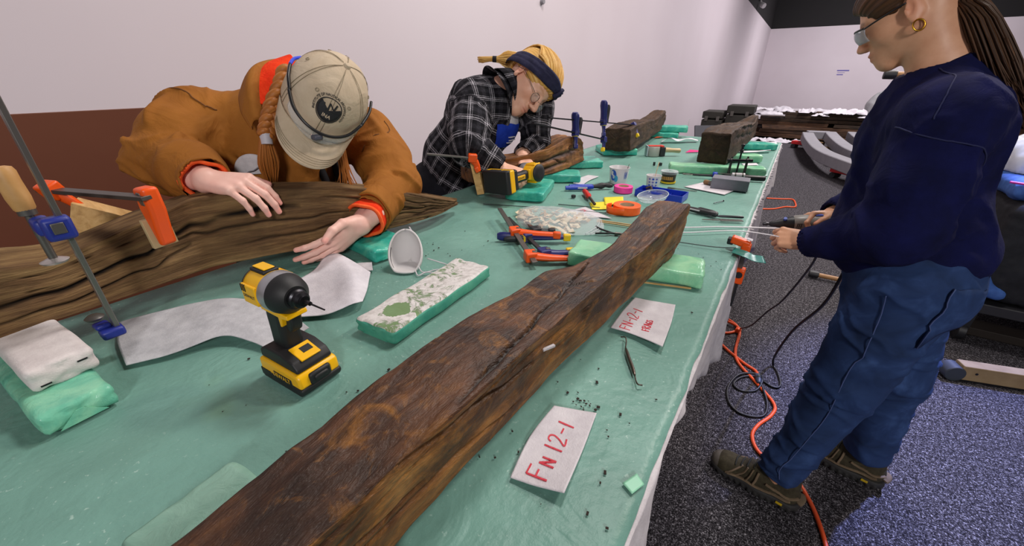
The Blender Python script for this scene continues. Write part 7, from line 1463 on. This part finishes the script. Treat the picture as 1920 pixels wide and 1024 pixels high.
quilt('fabric_bundle','folded blue fabric end hanging beside the dark quilt',[('c',(1.015,2.99,.59),(1.045,2.985,.37),.028,.05,0),('c',(1.05,2.98,.36),(1.13,2.96,.335),.045,.03,.03)],.008,QB,7,False)
V,Q=sdf([('e',(1.50,3.50,.96),(.50,.36,.21),None,0),('e',(1.30,3.42,.95),(.27,.26,.15),None,.1)],.014); N=vnorm(V,Q); V=V+N*(.030*fbm(V*9,4,2)+.006*np.abs(fbm(V*30,3,4)))[:,None]; V[:,2]=np.maximum(V[:,2],.912)
tag(npmesh('plastic_bundle',V,Q,plain('white_film','C6CCD8',.35,var='D8DCE6',vs=20),None,180),'white plastic wrapped bundle piled on the blue quilt','bundle')
m=MB(); m.tube(cr([(.97,3.02,.905),(1.06,3.00,.90),(1.2,2.99,.89),(1.5,2.98,.88),(1.9,3.0,.88)],40),.006,8); tag(m.build('tie_strap',plain('pink_cord','C83CA0',.4),None,sm=180),'pink tie strap stretched over the blue quilt','strap')
m=MB(); m.box((1.05,3.20,.03),(1.5,.14,.05)); o=m.build('floor_board',plain('dark_board','2A221C',.7),None,bev=.004); o.location=(.45,-.02,0); tag(o,'long dark board on the floor under the trolley','board')
# ---------------------------------------------------------------- black crates, far timber stack, white sheets
def crate(label,x0,x1,y,d,h):
    t=thing('equipment_case',label,'case',((x0+x1)/2,y+d/2,0)); w_=x1-x0; CM=plain('case_black','26241F',.6,var='302E28',vs=6)
    m=MB(); m.box((0,0,h*.42),(w_,d,h*.84)); m.build('case_body',CM,t,bev=.012)
    m=MB(); m.box((0,0,h*.93),(w_*1.01,d*1.01,h*.135)); m.build('case_lid',CM,t,bev=.012)
    for s in(-.28,.28): m=MB(); m.box((w_*s,-d/2-.008,h*.86),(.05,.012,.08)); m.build('latch',BARM,t,bev=.003)
crate('lower black equipment case by the wall beyond the table',-1.36,-1.035,8.0,.5,.83); crate('taller black equipment case in front of the far timber stack',-1.005,-.60,8.1,.5,.93)
m=MB(); m.box((0,0,.33),(.42,.03,.66),(R_(-24),0,0)); single(m,'grey_panel','dark grey panel leaning in front of the black cases','panel',plain('panel_grey','4A4A52',.6),(-1.12,7.55,0.0),R_(35),.003)
r=random.Random(21); PB=[woodmat('stack_wood_%d'%k,c,(3,30,30),'1E140E',.4,5,rough=.75) for k,c in enumerate([('241812','3E2A1C','573C28','6E5036'),('2E2018','4E3626','684A34','806046'),('1E1612','34261C','483626','5C4834')])]
PLK='old brown plank in the long timber stack before the back wall'
def plank(x0,x1,y,z,w_,h_,k,label=PLK,grp='planks stacked at the back',rz=0):
    n=14; V=[];F=[]; L=x1-x0; sd=r.random()*50
    for i in range(n+1):
        f=i/n; x=-L/2+L*f; a=vn(np.array([[f*4+sd,0,0],[f*4+sd,5,0],[f*4+sd,9,0],[f*4+sd,13,0]])); 
        for j,(yy,zz_) in enumerate(((-1,-1),(1,-1),(1,1),(-1,1))): V.append((x+.03*a[j]*(i in(0,n)),yy*w_/2*(1+.12*a[j]),zz_*h_/2*(1+.22*a[(j+1)%4]*(zz_>0))))
    F=[(i*4+j,i*4+(j+1)%4,(i+1)*4+(j+1)%4,(i+1)*4+j) for i in range(n) for j in range(4)]; F=[f[::-1] for f in F]+[(0,1,2,3),(n*4+3,n*4+2,n*4+1,n*4)]
    me=bpy.data.meshes.new('plank'); me.from_pydata(V,[],F); me.update(); o=link('plank',me,PB[k%3],None,30); V=np.array(V)
    at_=me.attributes.new('grain','FLOAT_VECTOR','POINT'); at_.data.foreach_set('vector',(V+np.array((sd,0,0))).astype(np.float32).ravel()); ac=me.attributes.new('crack','FLOAT','POINT')
    o.location=((x0+x1)/2,y,z); o.rotation_euler=(0,0,rz); tag(o,label,'plank',grp); return o
hs=[.10,.085,.09,.075,.085,.07,.06]; z=.045
ORD=('bottom','second','third','fourth','fifth','sixth','top'); seen={}
for l,h_ in enumerate(hs):
    for row in range(2):
        x=-.95+r.uniform(-.05,.4)+(.1*l if l>4 else 0); n_=0
        while x<3.9:
            L=r.uniform(1.3,2.9); n_+=1
            if l==6 and r.random()<.3: x+=L*.6; continue
            plank(x,min(x+L,4.5),12.0+row*.36+r.uniform(-.05,.05)+.02*l,z+h_/2,.26+.07*r.random(),h_*r.uniform(.8,.98),l+row+int(x*3),'old plank, %s from left, %s row, %s layer of the far stack'%(('first','second','third','fourth','fifth')[min(n_-1,4)],('front','rear')[row],ORD[l]),rz=r.uniform(-.012,.012)); x+=L+r.uniform(.03,.2)
    z+=h_
for k,(x,y,zz_) in enumerate([(3.75,10.6,.05),(3.8,10.62,.15),(4.0,10.6,.25),(3.4,9.6,.05)]): plank(x-.6,x+1.2,y,zz_,.26,.09,k,('lowest plank right of the ponytail','second plank up right of the ponytail','topmost brown plank right of the ponytail','front brown plank right of the ponytail')[k],'planks at the right edge')
def sheetblob(x,y,z_,sx,sy,sz,seed,mat=TISSUE,label=None,grp=None,name='white_sheet',cat='sheet'):
    nu=22; a=np.linspace(-1,1,nu); X,Y=np.meshgrid(a,a,indexing='ij'); P=np.stack([X*2+seed*3,Y*2,0*X],-1); hgt=np.clip(1-(np.abs(X)**3+np.abs(Y)**3),-.3,1)*.5+.8*fbm(P,4,seed)
    V=np.stack([X*sx*(1+.25*fbm(P+7,3,seed)),Y*sy*(1+.2*fbm(P+13,3,seed)),np.maximum(0,hgt)*sz],-1).reshape(-1,3); ii=np.arange(nu*nu).reshape(nu,nu); q=np.stack([ii[:-1,:-1],ii[1:,:-1],ii[1:,1:],ii[:-1,1:]],-1).reshape(-1,4)
    o=npmesh(name,V,q,mat,None,180); md=o.modifiers.new('s','SOLIDIFY'); md.thickness=.006; o.location=(x,y,z_); return tag(o,label,cat,grp)
TT=z+.004
NTH=('first','second','third','fourth','fifth','sixth','seventh','eighth','ninth','tenth','eleventh','twelfth','thirteenth','fourteenth')
for k in range(14):
    lowr=k%3==1; sheetblob(-.80+.30*k+.1*r.random(),12.0+(.0 if lowr else .35*r.random()),TT-(.055 if lowr else 0),.15+.14*r.random(),.12+.10*r.random(),.05+.10*r.random(),k,label='%s crumpled white sheet from the left on top of the far timber stack'%NTH[k],grp='white sheets on the timber stack')
for k in range(12):
    sheetblob(-1.25+.40*k,(14.0,15.3,16.9)[k%3],.329,.26+.2*r.random(),.3+.2*r.random(),.10+.16*r.random(),40+k,label='%s white sheet from the left spread over the low platforms behind the timber stack'%NTH[k],grp='white sheets behind the stack')
for k,(x,sx) in enumerate([(-.62,.20),(-.28,.22),(.06,.20),(.30,.16)]): sheetblob(x,11.45,.004,sx,.14,.11,70+k,label='%s white plastic strip from the left on the floor before the timber stack'%NTH[k],grp='white strips before the stack')
for k,yy in enumerate((14.3,16.9)):
    m=MB(); m.box((0,0,.30),(5.0,2.4,.05)); o=single(m,'low_platform',('nearer','farther')[k]+' low platform with white sheets behind the timber stack','platform',plain('platform_white','B4AEB2',.7),(.95,yy+.3,0),0,.004)
    for x in(-2.3,2.3):
        for y in(-1.1,1.1): m=MB(); m.box((x,y,.139),(.08,.08,.276)); m.build('leg',plain('platform_leg','6A5A4A',.7),o,sm=0)
V,Q=sdf([('e',(1.48,12.25,.72),(.26,.30,.32),None,0),('e',(1.64,12.2,.68),(.22,.28,.24),None,.08),('-b',(1.5,12.6,.365),(2,2,.24),None,.0,.0)],.02); V=V+vnorm(V,Q)*(.03*fbm(V*8,3,2))[:,None]
o=npmesh('covered_bundle',V,Q,plain('grey_film','8A8A8C',.4,var='9C9C9E',vs=9),None,180); o.location=(0,0,.04); tag(o,'grey plastic covered hump on the timber stack beside the person','bundle')
# ---------------------------------------------------------------- padded cradle ribs on red dollies
RIB=plain('grey_foam_rib','8A888E',.8,var='949298',vs=10); DARKF=plain('rib_side','5E5C62',.8)
def rib(k,dx,dy):
    P=np.array([(.30,10.75),(.36,9.55),(.50,8.25),(.80,7.35),(1.20,6.55),(1.9,5.6)])+np.array((dx,dy)); Q_=cr([(p[0],p[1],0) for p in P],36); m=MB(); V=[]
    for i,p in enumerate(Q_):
        d=Q_[min(i+1,35)]-Q_[max(i-1,0)]; d/=np.linalg.norm(d); s=np.array((d[1],-d[0],0)); w_=.10
        for sx,zz_ in((-1,.155),(1,.155),(1,.315),(-1,.315)): V.append(p+s*w_*sx+np.array((0,0,zz_)))
    F=[(i*4+j,i*4+(j+1)%4,(i+1)*4+(j+1)%4,(i+1)*4+j) for i in range(35) for j in range(4)]; F=[f[::-1] for f in F]+[(0,1,2,3),(143,142,141,140)]; m.add(V,F)
    o=m.build('cradle_rib',RIB,None,bev=.012,sm=30); tag(o,('grey padded cradle rib nearest the table, resting on two red dollies','second grey padded cradle rib from the table','third grey padded cradle rib from the table','fourth grey padded cradle rib from the table','fifth grey padded cradle rib from the table')[k],'cradle rib','grey cradle ribs on the floor'); return o
for k,(dx,dy) in enumerate([(0,0),(.40,.42),(.80,.62),(1.2,.75),(1.6,.85)]):
    rib(k,dx,dy)
    m=MB(); 
m=MB(); m.box((0,0,.235),(.42,.20,.155)); single(m,'cradle_end_piece','grey padded end piece joining the far ends of the cradle ribs','cradle piece',RIB,(.50,11.12,0),R_(12),.012)
for k,(x,y,zb) in enumerate([(.56,9.9,.0),(.78,8.75,0),(1.20,8.0,0),(.53,10.55,0)]):
    m=MB(); m.box((0,0,.076),(.30,.12,.150)); single(m,'wooden_block',('second from the far end','second from the near end','nearest','farthest')[k]+' brown support block between the first two cradle ribs','block',plain('block_wood','5A4226',.7,var='7A5E38',vs=8),(x,y,zb),.4*k,.004,group='support blocks between cradle ribs')
DRED=plain('dolly_red','C81E22',.4); DWH=plain('dolly_white','C8C4C6',.5)
def dolly(label,x,y,rz):
    t=thing('furniture_dolly',label,'dolly',(x,y,0),rz,'red dollies under the cradle')
    m=MB(); m.box((0,0,.118),(.34,.14,.065)); m.build('dolly_board',DRED,t,bev=.008)
    m=MB(); m.box((.20,0,.118),(.10,.142,.066)); m.build('end_pad',DWH,t,bev=.008)
    for sx in(-.12,.16):
        for sy in(-.05,.05): m=MB(); m.cyl((sx,sy-.016,.045),(sx,sy+.016,.045),.045,n=18); m.box((sx,sy,.068),(.03,.045,.036)); m.build('caster',CB,t,bev=.002)
dolly('red dolly under the far bend of the nearest cradle rib',.235,10.55,R_(-30)); dolly('red dolly under the near half of the nearest cradle rib',.80,7.60,R_(-40))
# ---------------------------------------------------------------- far right table, ceiling fixture
t=thing('far_table','white lit table with loose items at the far right of the hall','table',(4.6,14.2,0))
m=MB(); m.box((0,0,.80),(1.8,.8,.04)); m.build('tabletop',DWH,t,bev=.004)
for x in(-.8,.8):
    for y in(-.3,.3): m=MB(); m.box((x,y,.39),(.05,.05,.78)); m.build('leg',BARM,t,sm=0)
for k,(x,y,sx,sz,mt) in enumerate([(3.95,14.0,.12,.22,DWH),(4.15,14.05,.16,.10,plain('card_tan','C0A482',.7)),(4.45,14.0,.2,.16,DWH)]):
    m=MB(); m.box((0,0,sz/2),(sx,.14,sz)); single(m,'carton',('tall white carton on the far right table','low tan carton on the far right table','wide white carton on the far right table')[k],'box',mt,(x,y,.821),.2*k,.004)
t=thing('track_spot','small white spotlight fixed high on the black wall in the far corner','lamp',(-1.86,17.0,3.40))
m=MB(); m.box((0,0,.16),(.06,.5,.05)); m.build('track_mount',BLK,t,bev=.004)
m=MB(); m.lathe([(.05,0),(.07,.02),(.075,.16),(.06,.18)],(.05,0,.02),(.6,-.7,-.35),20); m.build('lamp_head',DWH,t)
m=MB(); m.bar((0,0,.15),(.06,-.02,.06),.03,.03); m.build('bracket',DWH,t,bev=.002)
